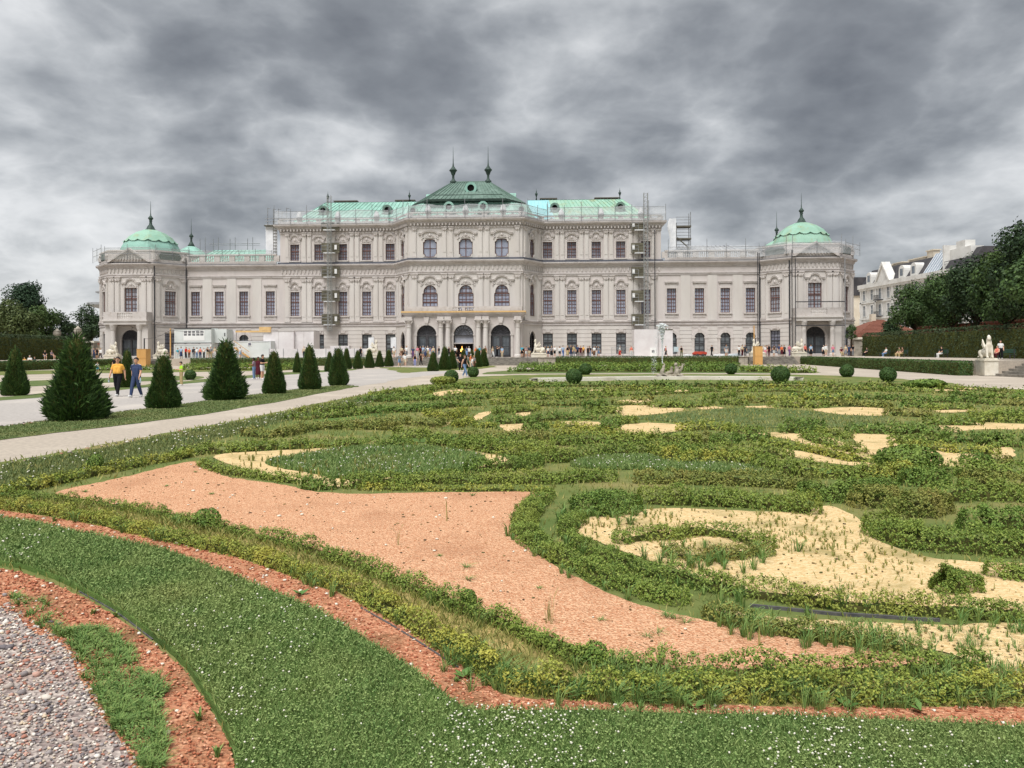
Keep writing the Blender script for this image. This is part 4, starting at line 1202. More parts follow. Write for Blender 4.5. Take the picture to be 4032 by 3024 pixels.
fp = scatter(LAWN1, 7500, r3, 1.3)
k = vnoise(fp[:, 0] * 1.3 + 7, 5) + vnoise(fp[:, 1] * 1.1 + fp[:, 0] * .6, 6) + r3.normal(0, .5, len(fp)) + .25 * (fp[:, 1] < 4.6) + .2
fp = fp[k > .5]
flowers('clover_flowers', fp, .07, .0062, 'white clover flowers dotted over the foreground lawn', r3)
fp2 = scatter(LAWN2, 330, r3, 1)
flowers('clover_flowers', fp2, .05, .0062, 'white clover flowers on the lawn inside the first yellow bed', r3)
fp3 = scatter(LAWN3, 200, r3, 1)
flowers('clover_flowers', fp3, .05, .006, 'white clover flowers on the lawn before the tall middle hedge', r3)
fp4 = scatter(BORDER, 260, r3, 1)
flowers('clover_flowers', fp4, .04, .0065, 'white flowers in the grass border by the inner path', r3)
for nm, poly, n, h, lab in (('grass', LAWN2, 26000, .05, 'grass of the lawn inside the first yellow bed'), ('grass', LAWN3, 14000, .05, 'grass of the lawn before the tall middle hedge'), ('grass', LAWN4, 6000, .022, 'grass of the central lawn patch in the far parterre'), ('grass', BORDER, 30000, .03, 'grass of the border beside the inner path'), ('grass', STRIP, 20000, .022, 'grass under the front row of yew cones')):
    g = scatter(poly, n, r3, 1.4)
    blades(nm, g, .012, h, .0052, M_BLADES if poly is STRIP or poly is BORDER or poly is LAWN4 else M_BLADE, lab, r3, .8)
g = scatter(PART, 45000, r3, 1.2, ymax=45)
bare = inside(REDBED, g[:, 0], g[:, 1]) | inside(REDSTRIP, g[:, 0], g[:, 1]) | inside(LAWN1, g[:, 0], g[:, 1]) | inside(PEBBLE, g[:, 0], g[:, 1]) | inside(REDCORNER, g[:, 0], g[:, 1])
for q in YPOLY:
    bare |= inside(q, g[:, 0], g[:, 1]) & (r3.uniform(0, 1, len(g)) < .93)
g = g[~bare]
blades('dry_grass', g, .006, .05, .006, M_BLADEY, 'thin dry grass between the parterre hedges', r3, .8)
g = scatter(HBED, 15000, r3, 1.5)
g = g[~(inside(REDSTRIP, g[:, 0], g[:, 1]) | inside(LAWN1, g[:, 0], g[:, 1]))]
blades('hedge_bed_grass', g, .012, .065, .0042, M_BLADEY, 'mixed grass growing between the two front hedges', r3, .9)

# weeds growing through the hedges and sand: tufts of long blades
def tufts(name, centres, nb, h, spread, m, label, r, z=.01, w=.005):
    c = np.repeat(np.asarray(centres), nb, 0)
    n = len(c)
    sc = np.repeat(r.uniform(.6, 1.3, len(centres)), nb)
    a = r.uniform(0, 2 * math.pi, n)
    dirv = np.stack([np.cos(a), np.sin(a)], 1)
    base = c + dirv * (r.uniform(0, .25, n) * spread * sc)[:, None]
    lean = (r.uniform(.1, 1.0, n) * spread * sc)[:, None] * dirv
    hh = h * sc * r.uniform(.5, 1.1, n)
    d = np.maximum(c[:, 1], 3)
    wv = np.stack([-dirv[:, 1], dirv[:, 0]], 1) * (w * np.clip(d / 4, .8, 8))[:, None]
    Z = lambda q, k: np.column_stack([q, z + hh * k])
    V = np.stack([Z(base - wv / 2, 0), Z(base + wv / 2, 0), Z(base + lean * .35 + wv * .45, .7), Z(base + lean * .35 - wv * .45, .7), Z(base + lean * .35 - wv * .45, .7), Z(base + lean * .35 + wv * .45, .7), Z(base + lean, .95), Z(base + lean * 1.02, .93)], 1).reshape(-1, 3)
    F = np.arange(8 * n).reshape(-1, 4)
    o = link(name, np_mesh(name, V, F, m, np.repeat(r.uniform(0, 1, n) ** 1.5, 2)))
    o['kind'] = 'stuff'
    return tag(o, label, 'weeds')


def along(vw, pts, n, r, spread):
    P = np.array(smooth_path(V2(vw, pts), 8))
    i = r.randint(0, len(P) - 1, n)
    t = r.uniform(0, 1, n)[:, None]
    return P[i] * (1 - t) + P[i + 1] * t + r.normal(0, spread, (n, 2))


c = np.vstack([along('F', NEAR[1][1], 60, r3, .07), along('F', NEAR[0][1], 50, r3, .08), along('F', [(1000, 1420), (1080, 1480), (1250, 1512), (1500, 1525), (1900, 1528), (2212, 1515)], 150, r3, .06), along('F', [(1300, 1470), (1600, 1490), (2000, 1485), (2212, 1490)], 70, r3, .08)])
tufts('weeds', c, 20, .115, .10, M_WEED, 'long grass weeds growing through the two front hedges', r3, w=.0045)
c = np.vstack([along('E', NEAR[17][1], 20, r3, .1), along('E', NEAR[18][1], 40, r3, .1), along('E', NEAR[19][1], 30, r3, .25), along('E', NEAR[21][1], 36, r3, .2), along('E', NEAR[22][1], 50, r3, .1)])
tufts('weeds', c, 18, .13, .10, M_WEED, 'grass weeds round the large scroll of hedges', r3, w=.005)
c = scatter(YPOLY[1], 1500, r3, 1.0)
c = c[vnoise(c[:, 0] * 1.7, 8) + vnoise(c[:, 1] * 2.1 + c[:, 0], 9) + r3.normal(0, .4, len(c)) > .1]
tufts('weeds', c, 5, .055, .035, M_BLADEY, 'small dry weeds sprouting in the large yellow bed', r3, w=.004)
c = scatter(YPOLY[2], 150, r3, 1.0)
tufts('weeds', c, 10, .07, .06, M_WEED, 'small weeds in the sandy bed at the lower right', r3, w=.004)
c = scatter(YPOLY[0], 130, r3, 1.0)
tufts('weeds', c, 8, .14, .05, M_BLADEY, 'thin weeds in the first yellow bed', r3, w=.005)
WEEDSTRIP = FP([(40, 1292), (130, 1320), (139, 1356), (222, 1369), (295, 1415), (305, 1450), (361, 1487), (347, 1537), (357, 1590), (352, 1670), (300, 1670), (295, 1641), (255, 1589), (205, 1502), (175, 1450), (145, 1394), (76, 1352), (20, 1318)], .02, 6, 90)
c = scatter(WEEDSTRIP, 520, r3, 1.0)
c = c[vnoise(c[:, 0] * 4 + c[:, 1] * 2.3, 3) + vnoise(c[:, 1] * 3.1, 4) + r3.normal(0, .5, len(c)) > -.8]
tufts('weeds', c, 20, .055, .07, M_WEED, 'low weeds between the pebble path and the red gravel', r3, w=.005)
cl = scatter(WEEDSTRIP, 16000, r3, 1.0)
cl = cl[vnoise(cl[:, 0] * 4 + cl[:, 1] * 2.3, 3) + vnoise(cl[:, 1] * 3.1, 4) + r3.normal(0, .55, len(cl)) > -.6]
lv, lf_ = leaves(np.column_stack([cl, r3.uniform(.012, .045, len(cl))]), np.tile([0, 0, 1.0], (len(cl), 1)), np.full(len(cl), .014), .7, .5, .5, r3)
o = link('creeping_weeds', np_mesh('creeping_weeds', lv, lf_, M_WEED, r3.uniform(0, 1, len(lf_))))
o['kind'] = 'stuff'
tag(o, 'creeping weed leaves beside the pebble path', 'weeds')
c = np.array([gF(p) for p in [(250, 1335), (430, 1560), (215, 1525), (470, 1640), (430, 1450), (985, 1478), (1085, 1545), (1100, 1540), (730, 1360), (200, 1330)]])
tufts('weeds', c, 14, .06, .05, M_WEED, 'single leafy weeds on the red gravel', r3, w=.012)
c = np.array([gF(p) for p in [(965, 1128), (1180, 1350), (1185, 1345), (1192, 1352), (860, 1180), (640, 1215), (1640, 1400), (1260, 1240)]])
tufts('tall_stalks', c, 5, .26, .05, M_BLADEY, 'tall thin grass stalks standing on the salmon gravel', r3, w=.003)
c = np.vstack([np.array([gF(p) for p in [(1440, 1335), (1460, 1340), (1400, 1380), (1010, 1255), (1480, 1350), (1420, 1372)]]), scatter(REDBED, 14, r3, 1)])
tufts('weeds', c, 26, .035, .10, M_WEED, 'low grass tufts creeping onto the salmon gravel', r3, w=.003)
# broad dock leaves at the foot of the front hedge
mb = MB()
for u, v in [(1470, 1520), (1430, 1515), (1380, 1508), (1500, 1535), (1340, 1530), (1830, 1535), (1990, 1545), (650, 1290), (1000, 1470)]:
    x, y = gF((u, v))
    for k in range(6):
        a = r3.uniform(0, 6.28)
        l, w = r3.uniform(.06, .11), r3.uniform(.018, .028)
        d = Vector((math.cos(a), math.sin(a), .7)).normalized()
        s = Vector((-math.sin(a), math.cos(a), 0)) * w
        b0 = Vector((x, y, .02))
        mb.add([b0, b0 + d * l * .5 + s, b0 + d * l + Vector((0, 0, -.01)), b0 + d * l * .5 - s], [(0, 1, 2, 3)])
o = build('dock_leaves', mb, M_WEED)
o['kind'] = 'stuff'
tag(o, 'broad dock leaves at the foot of the front hedge', 'weeds')


def stones(name, pts, smin, smax, m, label, r, z=.012, flat=.6, tint=True, bigp=.0):
    V, F = ico((1, 1, flat), (0, 0, 0), 1)
    n = len(pts)
    s = smin + (smax - smin) * r.uniform(0, 1, n) ** 3
    s = s * np.clip(pts[:, 1] / 4.5, .85, 3) ** .7
    W = V[None] * (1 + r.normal(0, .16, (n, len(V), 1)))
    sx = r.uniform(.7, 1.3, (n, 1, 3))
    a = r.uniform(0, 6.28, n)
    W = W * sx
    ca, sa = np.cos(a)[:, None], np.sin(a)[:, None]
    W = np.stack([W[:, :, 0] * ca - W[:, :, 1] * sa, W[:, :, 0] * sa + W[:, :, 1] * ca, W[:, :, 2]], 2) * s[:, None, None]
    W += np.column_stack([pts, np.full(n, z) + s * .15])[:, None, :]
    FF = F[None] + (np.arange(n) * len(V))[:, None, None]
    o = link(name, np_mesh(name, W.reshape(-1, 3), FF.reshape(-1, 3), m, np.repeat(r.uniform(0, 1, n), len(F)), smooth=True))
    o['kind'] = 'stuff'
    return tag(o, label, 'gravel')


def tintramp(name, cols, rough=.85):
    m = mat(name, cols[0], rough, .25)
    nt = m.node_tree
    a = nt.nodes.new('ShaderNodeAttribute')
    a.attribute_name = 'tint'
    rp = nt.nodes.new('ShaderNodeValToRGB')
    rp.color_ramp.interpolation = 'CONSTANT'
    e = rp.color_ramp.elements
    for i, c in enumerate(cols):
        k = e[0] if i == 0 else e.new(i / len(cols))
        k.position = i / len(cols)
        k.color = (*c, 1)
    nt.links.new(a.outputs['Fac'], rp.inputs[0])
    nt.links.new(rp.outputs[0], nt.nodes['Principled BSDF'].inputs['Base Color'])
    return m


M_PEBS = tintramp('pebbles', [lin(206, 196, 184), lin(172, 160, 150), lin(136, 128, 126), lin(190, 152, 136), lin(222, 214, 204), lin(112, 106, 108), lin(176, 124, 106), lin(200, 182, 158), lin(154, 146, 144)])
M_CHIPS = tintramp('brick_chips', [lin(180, 110, 80), lin(206, 144, 110), lin(154, 90, 64), lin(220, 168, 136), lin(134, 80, 58), lin(194, 126, 94), lin(168, 104, 78)])
pp = scatter(PEBBLE, 6000, r3, 1.2)
stones('pebbles', pp, .007, .015, M_PEBS, 'mixed small pebbles of the path in the lower left corner', r3)
pb = scatter(FP([(-40, 1330), (40, 1345), (90, 1400), (100, 1480), (110, 1560), (100, 1659), (30, 1659), (20, 1500), (-40, 1400)], .02, 5, 91), 60, r3, 1)
pb = np.vstack([pb, np.array([gF(p) for p in [(330, 1650), (345, 1655), (300, 1648), (320, 1620), (360, 1590), (15, 1310), (40, 1300), (10, 1290), (130, 1352), (110, 1348), (60, 1575), (210, 1640)]])])
stones('cobbles', pb, .014, .032, M_PEBS, 'larger rounded stones along the pebble path', r3, .014)
pr = np.vstack([scatter(REDCORNER, 3300, r3, 1.2), scatter(REDSTRIP, 3200, r3, 1.5)])
stones('brick_chips', pr, .006, .0125, M_CHIPS, 'red brick chips of the gravel strips in the foreground', r3, .018, .5)
pw_ = np.vstack([scatter(REDCORNER, 60, r3, 1), scatter(REDSTRIP, 90, r3, 1), scatter(REDBED, 40, r3, 1)])
stones('white_stones', pw_, .008, .016, M_FLOWER, 'scattered white stones on the red gravel', r3, .02)
pe = np.vstack([along('F', [(20, 1002), (150, 978), (300, 950), (420, 928), (520, 908)], 90, r3, .12), along('F', [(0, 922), (60, 915), (110, 908)], 30, r3, .12)])
stones('edge_stones', pe, .008, .022, M_PEBS, 'loose stones along the ragged edge of the inner path', r3, .012)

lit = np.vstack([scatter(REDBED, 420, r3, 1), scatter(YPOLY[1], 500, r3, 1), scatter(YPOLY[2], 300, r3, 1), scatter(REDSTRIP, 160, r3, 1), scatter(REDCORNER, 120, r3, 1)])
o = stones('leaf_litter', lit, .004, .013, tintramp('litter', [lin(96, 78, 52), lin(70, 58, 42), lin(128, 106, 66), lin(84, 88, 48), lin(150, 128, 84)]), 'dry leaf litter and bits scattered over the sand and gravel beds', r3, .017, .3)
o['category'] = 'litter'
# ------------------------------------------------------------------ the palace
M_WALL = mat('pale_render', lin(208, 203, 198), .9, .15, c2=lin(198, 192, 186), stretch=(1, 1, .22), scale=.5, detail=6, c3=lin(190, 184, 181), scale3=.9, f3=.5, bump=.08, bscale=6)
M_WALLD = mat('pinkish_render', lin(205, 198, 194), .9, .15, c2=lin(195, 187, 182), stretch=(1, 1, .22), scale=.5, detail=6, c3=lin(186, 178, 176), scale3=.8, f3=.6, bump=.08, bscale=6)
M_TRIM = mat('grey_stucco_trim', lin(203, 197, 193), .9, .15, c2=lin(193, 186, 181), scale=.9, detail=7, c3=lin(170, 160, 151), scale3=2.0, f3=.6, bump=.1, bscale=10)
M_BAND = mat('string_course_stone', lin(198, 192, 189), .9, .15, c2=lin(186, 179, 175), scale=.6, detail=7, c3=lin(160, 151, 144), scale3=1.2, f3=.5)
M_LEAD = mat('lead_flashing', lin(104, 106, 114), .6, .3, c2=lin(84, 86, 94), scale=.7)
M_FRAME = mat('oxblood_window_frame', lin(112, 82, 76), .6, .3, c2=lin(100, 72, 66), scale=4)
M_IRON = mat('dark_iron', lin(58, 58, 62), .6, .3, c2=lin(72, 70, 72), scale=3)
M_PANE = mat('curtained_glass', lin(164, 170, 186), .3, .4, vary=.2, c2=lin(142, 148, 166), scale=1.1, detail=5, c3=lin(178, 182, 196), scale3=.8, f3=.5)  # pale sky reflection of the printed windows put into the base colour, no curtains
M_PANED = mat('dim_glass', lin(136, 138, 148), .3, .4, vary=.25, c2=lin(102, 102, 118), scale=1.2, detail=5, c3=lin(150, 156, 164), scale3=.8, f3=.5)
M_PANEW = mat('bright_glass', lin(168, 171, 178), .3, .4, vary=.25, c2=lin(144, 147, 158), scale=1.1, detail=5)
M_DOORGL = mat('door_glass', lin(128, 136, 142), .2, .5, c2=lin(96, 104, 112), scale=.8)
M_COP = mat('green_copper', lin(156, 198, 184), .65, .3, vary=.22, c2=lin(140, 184, 168), scale=.7, detail=8, c3=lin(116, 144, 132), scale3=1.2, f3=.8, stretch=(1, 1, .4))
M_COPG = mat('bright_green_copper', lin(156, 194, 174), .65, .3, vary=.25, c2=lin(140, 180, 158), scale=.7, detail=8, c3=lin(160, 164, 122), scale3=.9, f3=.7, stretch=(1, 1, .4))
M_COPB = mat('new_blue_green_copper', lin(158, 202, 206), .65, .3, c2=lin(146, 200, 202), scale=.6)
M_COPD = mat('grey_green_copper', lin(116, 138, 127), .65, .3, vary=.25, c2=lin(98, 122, 110), scale=.6, detail=7, c3=lin(76, 94, 86), scale3=1.2, f3=.7, stretch=(1, 1, .4))
M_COPK = mat('dark_copper', lin(66, 84, 76), .6, .3, c2=lin(48, 62, 56), scale=2)
M_CHIM = mat('chimney_slab', lin(104, 100, 92), .9, .1)
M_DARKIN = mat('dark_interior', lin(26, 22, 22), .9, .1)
M_LAMP = mat('chandelier_glow', lin(255, 190, 90), .5, .2, emit=((1.0, .45, .10), 1.6))
M_OCH = mat('orange_timber', lin(220, 186, 134), .8, .2, c2=lin(204, 168, 116), scale=2)

PAL = thing('palace', 'long pale baroque palace with green copper roofs and domed corner pavilions', 'palace', (PC, PD, 0), -TH)
A1, A2, AW, AL = 8.85, 11.9, 31.1, 46.85            # plan: central front, chamfer end, wing end, link end
YW = 4.5
PX0, PX1, PX2, PYF = 50.4, 57.8, 61.5, .7           # corner pavilion front and outer corner
OUTLINE = [(-PX2, 14), (-PX2, YW), (-PX1, PYF), (-PX0, PYF), (-AL, YW), (-A2, YW), (-A1, 0), (A1, 0), (A2, YW), (AL, YW), (PX0, PYF), (PX1, PYF), (PX2, YW), (PX2, 14)]
UPPER = [(-AW, 22), (-AW, YW), (-A2, YW), (-A1, 0), (A1, 0), (A2, YW), (AW, YW), (AW, 22)]


def sweep(name, path, prof, m, parent=PAL, close=False):
    """moulding: profile (outward distance, z) carried along a plan line with mitred corners"""
    P = [Vector((x, y)) for x, y in path]
    n = len(P)
    mb = MB()
    V = []
    for i in range(n):
        if close:
            d0, d1 = (P[i] - P[i - 1]).normalized(), (P[(i + 1) % n] - P[i]).normalized()
        else:
            d0 = (P[i] - P[i - 1]).normalized() if i else (P[1] - P[0]).normalized()
            d1 = (P[i + 1] - P[i]).normalized() if i < n - 1 else d0
        n0, n1 = Vector((d0.y, -d0.x)), Vector((d1.y, -d1.x))
        k = (n0 + n1) / (1 + n0.dot(n1))
        for d, z in prof:
            q = P[i] + k * d
            V.append((q.x, q.y, z))
    p = len(prof)
    F = []
    for i in range(n if close else n - 1):
        j = (i + 1) % n
        for q in range(p - 1):
            F.append((i * p + q, j * p + q, j * p + q + 1, i * p + q + 1))
    mb.add(V, F)
    return build(name, mb, m, parent)


def corn(z0, z1, d, base=0.0):
    h = z1 - z0
    return [(base, z0), (base + d * .18, z0), (base + d * .18, z0 + h * .18), (base + d * .4, z0 + h * .3), (base + d * .45, z0 + h * .5), (base + d * .85, z0 + h * .62), (base + d, z0 + h * .8), (base + d, z1), (base, z1 + .02)]


class Face:
    """one straight stretch of wall; s runs along it, d is outward"""

    def __init__(s, a, b):
        s.a, s.b = Vector(a), Vector(b)
        s.t = (s.b - s.a).normalized()
        s.n = Vector((s.t.y, -s.t.x))
        s.L = (s.b - s.a).length
        s.rz = math.atan2(s.t.y, s.t.x)

    def pos(s, x, z=0.0, d=0.0):
        q = s.a + s.t * x + s.n * d
        return (q.x, q.y, z)

    def put(s, name, me, x, z=0.0, d=0.0, parent=PAL, sc=None):
        if isinstance(me, bpy.types.Object):
            return None
        return link(name, me, parent, s.pos(x, z, d), s.rz, sc)

    def wall(s, name, z0, z1, holes, m, dep=.45):
        """holes: (centre, z0, width, height)"""
        xs = sorted({0.0, s.L} | {h[0] + k * h[2] / 2 for h in holes for k in (-1, 1)})
        zs = sorted({z0, z1} | {h[1] for h in holes} | {h[1] + h[3] for h in holes})
        mb = MB()
        hol = lambda x, z: any(abs(x - h[0]) < h[2] / 2 and h[1] < z < h[1] + h[3] for h in holes)
        for i in range(len(xs) - 1):
            for j in range(len(zs) - 1):
                if not hol((xs[i] + xs[i + 1]) / 2, (zs[j] + zs[j + 1]) / 2):
                    mb.quad((xs[i], 0, zs[j]), (xs[i + 1], 0, zs[j]), (xs[i + 1], 0, zs[j + 1]), (xs[i], 0, zs[j + 1]))
        for c, z, w, h in holes:
            x0, x1, za, zb = c - w / 2, c + w / 2, z, z + h
            mb.quad((x0, 0, za), (x0, 0, zb), (x0, dep, zb), (x0, dep, za))
            mb.quad((x1, 0, zb), (x1, 0, za), (x1, dep, za), (x1, dep, zb))
            mb.quad((x0, 0, zb), (x1, 0, zb), (x1, dep, zb), (x0, dep, zb))
            mb.quad((x1, 0, za), (x0, 0, za), (x0, dep, za), (x1, dep, za))
            mb.quad((x0 - .1, dep, za - .1), (x1 + .1, dep, za - .1), (x1 + .1, dep, zb + .1), (x0 - .1, dep, zb + .1))
        return build(name, mb, m, PAL, s.pos(0), s.rz)


def arc(cx, cz, rx, rz, a0, a1, n):
    return [(cx + rx * math.cos(a0 + (a1 - a0) * i / n), cz + rz * math.sin(a0 + (a1 - a0) * i / n)) for i in range(n + 1)]


def outline(w, h, kind):
    """window outline, x centred, z from 0"""
    a = w / 2
    if kind == 'rect':
        return [(-a, 0), (a, 0), (a, h), (-a, h)]
    if kind == 'arch':
        return [(-a, 0), (a, 0)] + arc(0, h - a, a, a, 0, math.pi, 12)
    if kind == 'seg':
        return [(-a, 0), (a, 0), (a, h - a * .5)] + arc(0, h - a * .5, a, a * .5, 0, math.pi, 10)[1:]
    if kind == 'ear':          # wide below, narrower round head above
        b = a * .86
        return [(-a, 0), (a, 0), (a, h * .66), (a * .97, h * .70), (b, h * .72)] + arc(0, h - b, b, b, 0, math.pi, 12) + [(-b, h * .72), (-a * .97, h * .70), (-a, h * .66)]
    if kind == 'cut':          # rounded ends with notched corners
        b = a * .78
        c = h * .17
        return [(-b, 0)] + arc(0, h * .06, b, h * .06, math.pi, 2 * math.pi, 6)[1:-1] + [(b, h * .06), (b, c * .8), (a, c), (a, h - c), (b, h - c * .8), (b, h - h * .06)] + arc(0, h - h * .06, b, h * .06, 0, math.pi, 6)[1:-1] + [(-b, h - h * .06), (-b, h - c * .8), (-a, h - c), (-a, c), (-b, c * .8)]
    if kind == 'point':
        return [(-a, 0), (a, 0), (a, h * .68)] + [(a * .8, h * .84), (a * .42, h * .95), (0, h), (-a * .42, h * .95), (-a * .8, h * .84)] + [(-a, h * .68)]


def shrink(o, k, w, h):
    cz = h / 2
    return [(x * (1 - 2 * k / w), cz + (z - cz) * (1 - 2 * k / h)) for x, z in o]


WIN = {}


def win_meshes(key, w, h, kind, fm, pm, cols, rows, transom=None, fw=.09, cross=False):
    """frame with bars, glass, and for shaped windows the wall piece that closes the square opening"""
    if key in WIN:
        return WIN[key]
    o = outline(w, h, kind)
    fr = MB()
    fr.band_xz(o, shrink(o, fw, w, h), -.04, .06, True)
    bw = .028
    for i in range(1, cols):
        x = -w / 2 + w * i / cols
        b = .06 if (i * 2 == cols) else bw
        zt = max([z for xx, z in o if abs(xx - x) < w * .18] + [h * .7]) if kind != 'rect' else h
        zb = 0 if kind != 'cut' else .02
        fr.box(x - b, x + b, -.02, .045, zb, zt - .02)
    for j in range(1, rows):
        z = h * j / rows
        xw = w / 2
        if kind in ('arch', 'ear') and z > h - w / 2:
            xw = math.sqrt(max(0, (w / 2) ** 2 - (z - (h - w / 2)) ** 2)) * (.86 if kind == 'ear' else 1)
        fr.box(-xw + .02, xw - .02, -.015, .04, z - bw, z + bw)
    if transom:
        for tz in transom:
            fr.box(-w / 2 + .03, w / 2 - .03, -.045, .05, h * tz - .085, h * tz + .085)
    if cross:
        fr.box(-.09, .09, -.045, .05, 0.03, h - .03)
    gl = MB()
    n = len(o)
    gl.add([(x, .05, z) for x, z in shrink(o, fw * .5, w, h)], [tuple(range(n))])
    fill = None
    if kind != 'rect':
        fill = MB()
        for k in range(n):
            (xa, za), (xb, zb) = o[k], o[(k + 1) % n]
            zt = h if (za + zb) > h else 0.0
            fill.quad((xa, -.28, za), (xb, -.28, zb), (xb, .06, zb), (xa, .06, za))
            if abs(xa - xb) > 1e-4 and abs(za - zt) + abs(zb - zt) > 1e-4:
                q = [(xa, -.28, za), (xb, -.28, zb), (xb, -.28, zt), (xa, -.28, zt)]
                fill.quad(*(q if (xb > xa) == (zt > 0) else q[::-1]))
        fill = fill.mesh('reveal', M_WALL)
    WIN[key] = (fr.mesh('window', fm), gl.mesh('pane', pm), fill)
    return WIN[key]


def put_window(F, key, x, z, dep=.22):
    fr, gl, fill = WIN[key]
    o = F.put('window', fr, x, z, -dep)
    link('pane', gl, o)
    if fill:
        link('reveal', fill, o, (0, -.0, 0))
    return o


win_meshes('main', 1.5, 3.95, 'rect', M_FRAME, M_PANE, 4, 7, [.58])
win_meshes('attic', 1.5, 2.68, 'rect', M_FRAME, M_PANED, 4, 5, [.58])
M_PANEG = mat('ground_floor_glass', lin(128, 134, 138), .3, .4, vary=.2, c2=lin(96, 102, 106), scale=1.2, detail=5)
win_meshes('ground', 1.6, 3.3, 'rect', M_IRON, M_PANEG, 2, 6, [.56], .13)
win_meshes('garch', 1.65, 3.5, 'arch', M_IRON, M_PANEG, 2, 5, [.5], .13)
win_meshes('cattic', 2.15, 2.85, 'cut', M_FRAME, M_PANE, 2, 2, None, .11)
win_meshes('cmain', 2.4, 4.4, 'ear', M_FRAME, M_PANE, 4, 8, [.40, .70], .11)
win_meshes('chattic', 1.25, 2.85, 'cut', M_FRAME, M_PANED, 2, 4, None, .09)
win_meshes('chmain', 1.35, 5.0, 'ear', M_FRAME, M_PANED, 2, 8, [.42, .7], .09)
win_meshes('chdoor', 1.7, 4.1, 'point', M_IRON, M_DARKIN, 2, 6, None, .10)
win_meshes('pfront', 2.1, 3.9, 'rect', M_FRAME, M_PANEW, 4, 6, [.56], .1, True)
win_meshes('pside', 1.75, 3.95, 'rect', M_FRAME, M_PANEW, 4, 6, [.58])
win_meshes('pground', 1.75, 3.6, 'rect', M_IRON, M_PANED, 3, 7, [.55])

# carved window heads ------------------------------------------------
def hood(key, w, kind, m=M_TRIM):
    """moulded hood over a window; x centred, z from its springing"""
    a = w / 2
    mb = MB()
    if kind == 'bell':
        base = [(-a, 0), (-a * .62, 0), (-a * .48, .12), (-a * .40, .45), (-a * .2, .62), (0, .72), (a * .2, .62), (a * .40, .45), (a * .48, .12), (a * .62, 0), (a, 0)]
    elif kind == 'round':
        base = [(-a, 0), (-a * .58, 0), (-a * .50, .18)] + arc(0, .18, a * .5, .5, math.pi, 0, 8)[1:-1] + [(a * .50, .18), (a * .58, 0), (a, 0)]
    elif kind == 'low':
        base = [(-a, 0), (-a * .72, 0), (-a * .45, .38)] + [(-a * .2, .44), (0, .46), (a * .2, .44)] + [(a * .45, .38), (a * .72, 0), (a, 0)]
    else:
        base = [(-a, 0), (-a * .5, 0), (0, .02), (a * .5, 0), (a, 0)]
    up = lambda k: [(x * (1 + (.04 if k > .1 else 0)), z + k) for x, z in base]
    mb.band_xz(up(.17), up(0), -.22, .02)
    mb.band_xz(up(.0), up(-.10), -.13, .02)
    mb.band_xz(up(.24), up(.17), -.27, .02)
    if kind != 'flat':
        # carved field below: shell and scrolls
        for k in range(7):
            t = math.pi * (k + .5) / 7
            mb.tube([(0, -.05, -.55), (.42 * a * math.cos(t), -.10, -.55 + .55 * math.sin(t))], [.05, .09], 5)
        for s in (-1, 1):
            mb.tube([(s * a * .62, -.08, -.1), (s * a * .72, -.10, -.35), (s * a * .6, -.10, -.55), (s * a * .52, -.08, -.40)], [.07, .09, .08, .05], 5)
            mb.box(s * a * .72 - .10, s * a * .72 + .10, -.12, .02, -.75, -.1)
        mb.lathe([(.04, -.30), (.16, -.22), (.18, -.05), (.10, .12), (.03, .2)], 8, (0, -.1))
    else:
        mb.box(-a * .8, a * .8, -.05, .02, -.65, -.15)
    WIN[key] = mb.mesh('window_hood', m)


hood('h_bell', 2.3, 'bell')
hood('h_round', 2.3, 'round')
hood('h_low', 2.2, 'low')
hood('h_lowr', 2.2, 'round')
hood('h_flat', 2.1, 'flat')
hood('h_cbell', 3.9, 'bell')
hood('h_cround', 3.9, 'round')
hood('h_clow', 3.5, 'low')
hood('h_ch', 1.9, 'bell')
hood('h_pf', 3.0, 'bell')
hood('h_ps', 2.4, 'round')


def surround(key, w, h, t=.20, sill=True, m=M_TRIM):
    mb = MB()
    o = [(-w / 2, 0), (-w / 2, h), (w / 2, h), (w / 2, 0)]
    i = [(-w / 2 - t, 0), (-w / 2 - t, h + t), (w / 2 + t, h + t), (w / 2 + t, 0)]
    mb.band_xz(i, o, -.10, .02)
    if sill:
        mb.box(-w / 2 - t - .12, w / 2 + t + .12, -.22, .02, -.20, 0)
        mb.box(-w / 2 - t, w / 2 + t, -.06, .02, -.75, -.20)
    WIN[key] = mb.mesh('window_surround', m)


surround('s_main', 1.5, 3.95)
surround('s_attic', 1.5, 2.68, .16)
surround('s_link', 1.5, 3.95, .22)
surround('s_cmain', 2.4, 4.2, .18, False)
surround('s_pf', 2.1, 3.9, .2, False)
surround('s_ps', 1.75, 3.95, .2)
mbk = MB()
mbk.box(-.95, .95, -.10, .0, 0, .16).box(-.35, .35, -.16, 0, .1, .5).box(-.7, -.45, -.12, 0, -.1, .35).box(.45, .7, -.12, 0, -.1, .35)
WIN['keystone'] = mbk.mesh('keystone', M_TRIM)


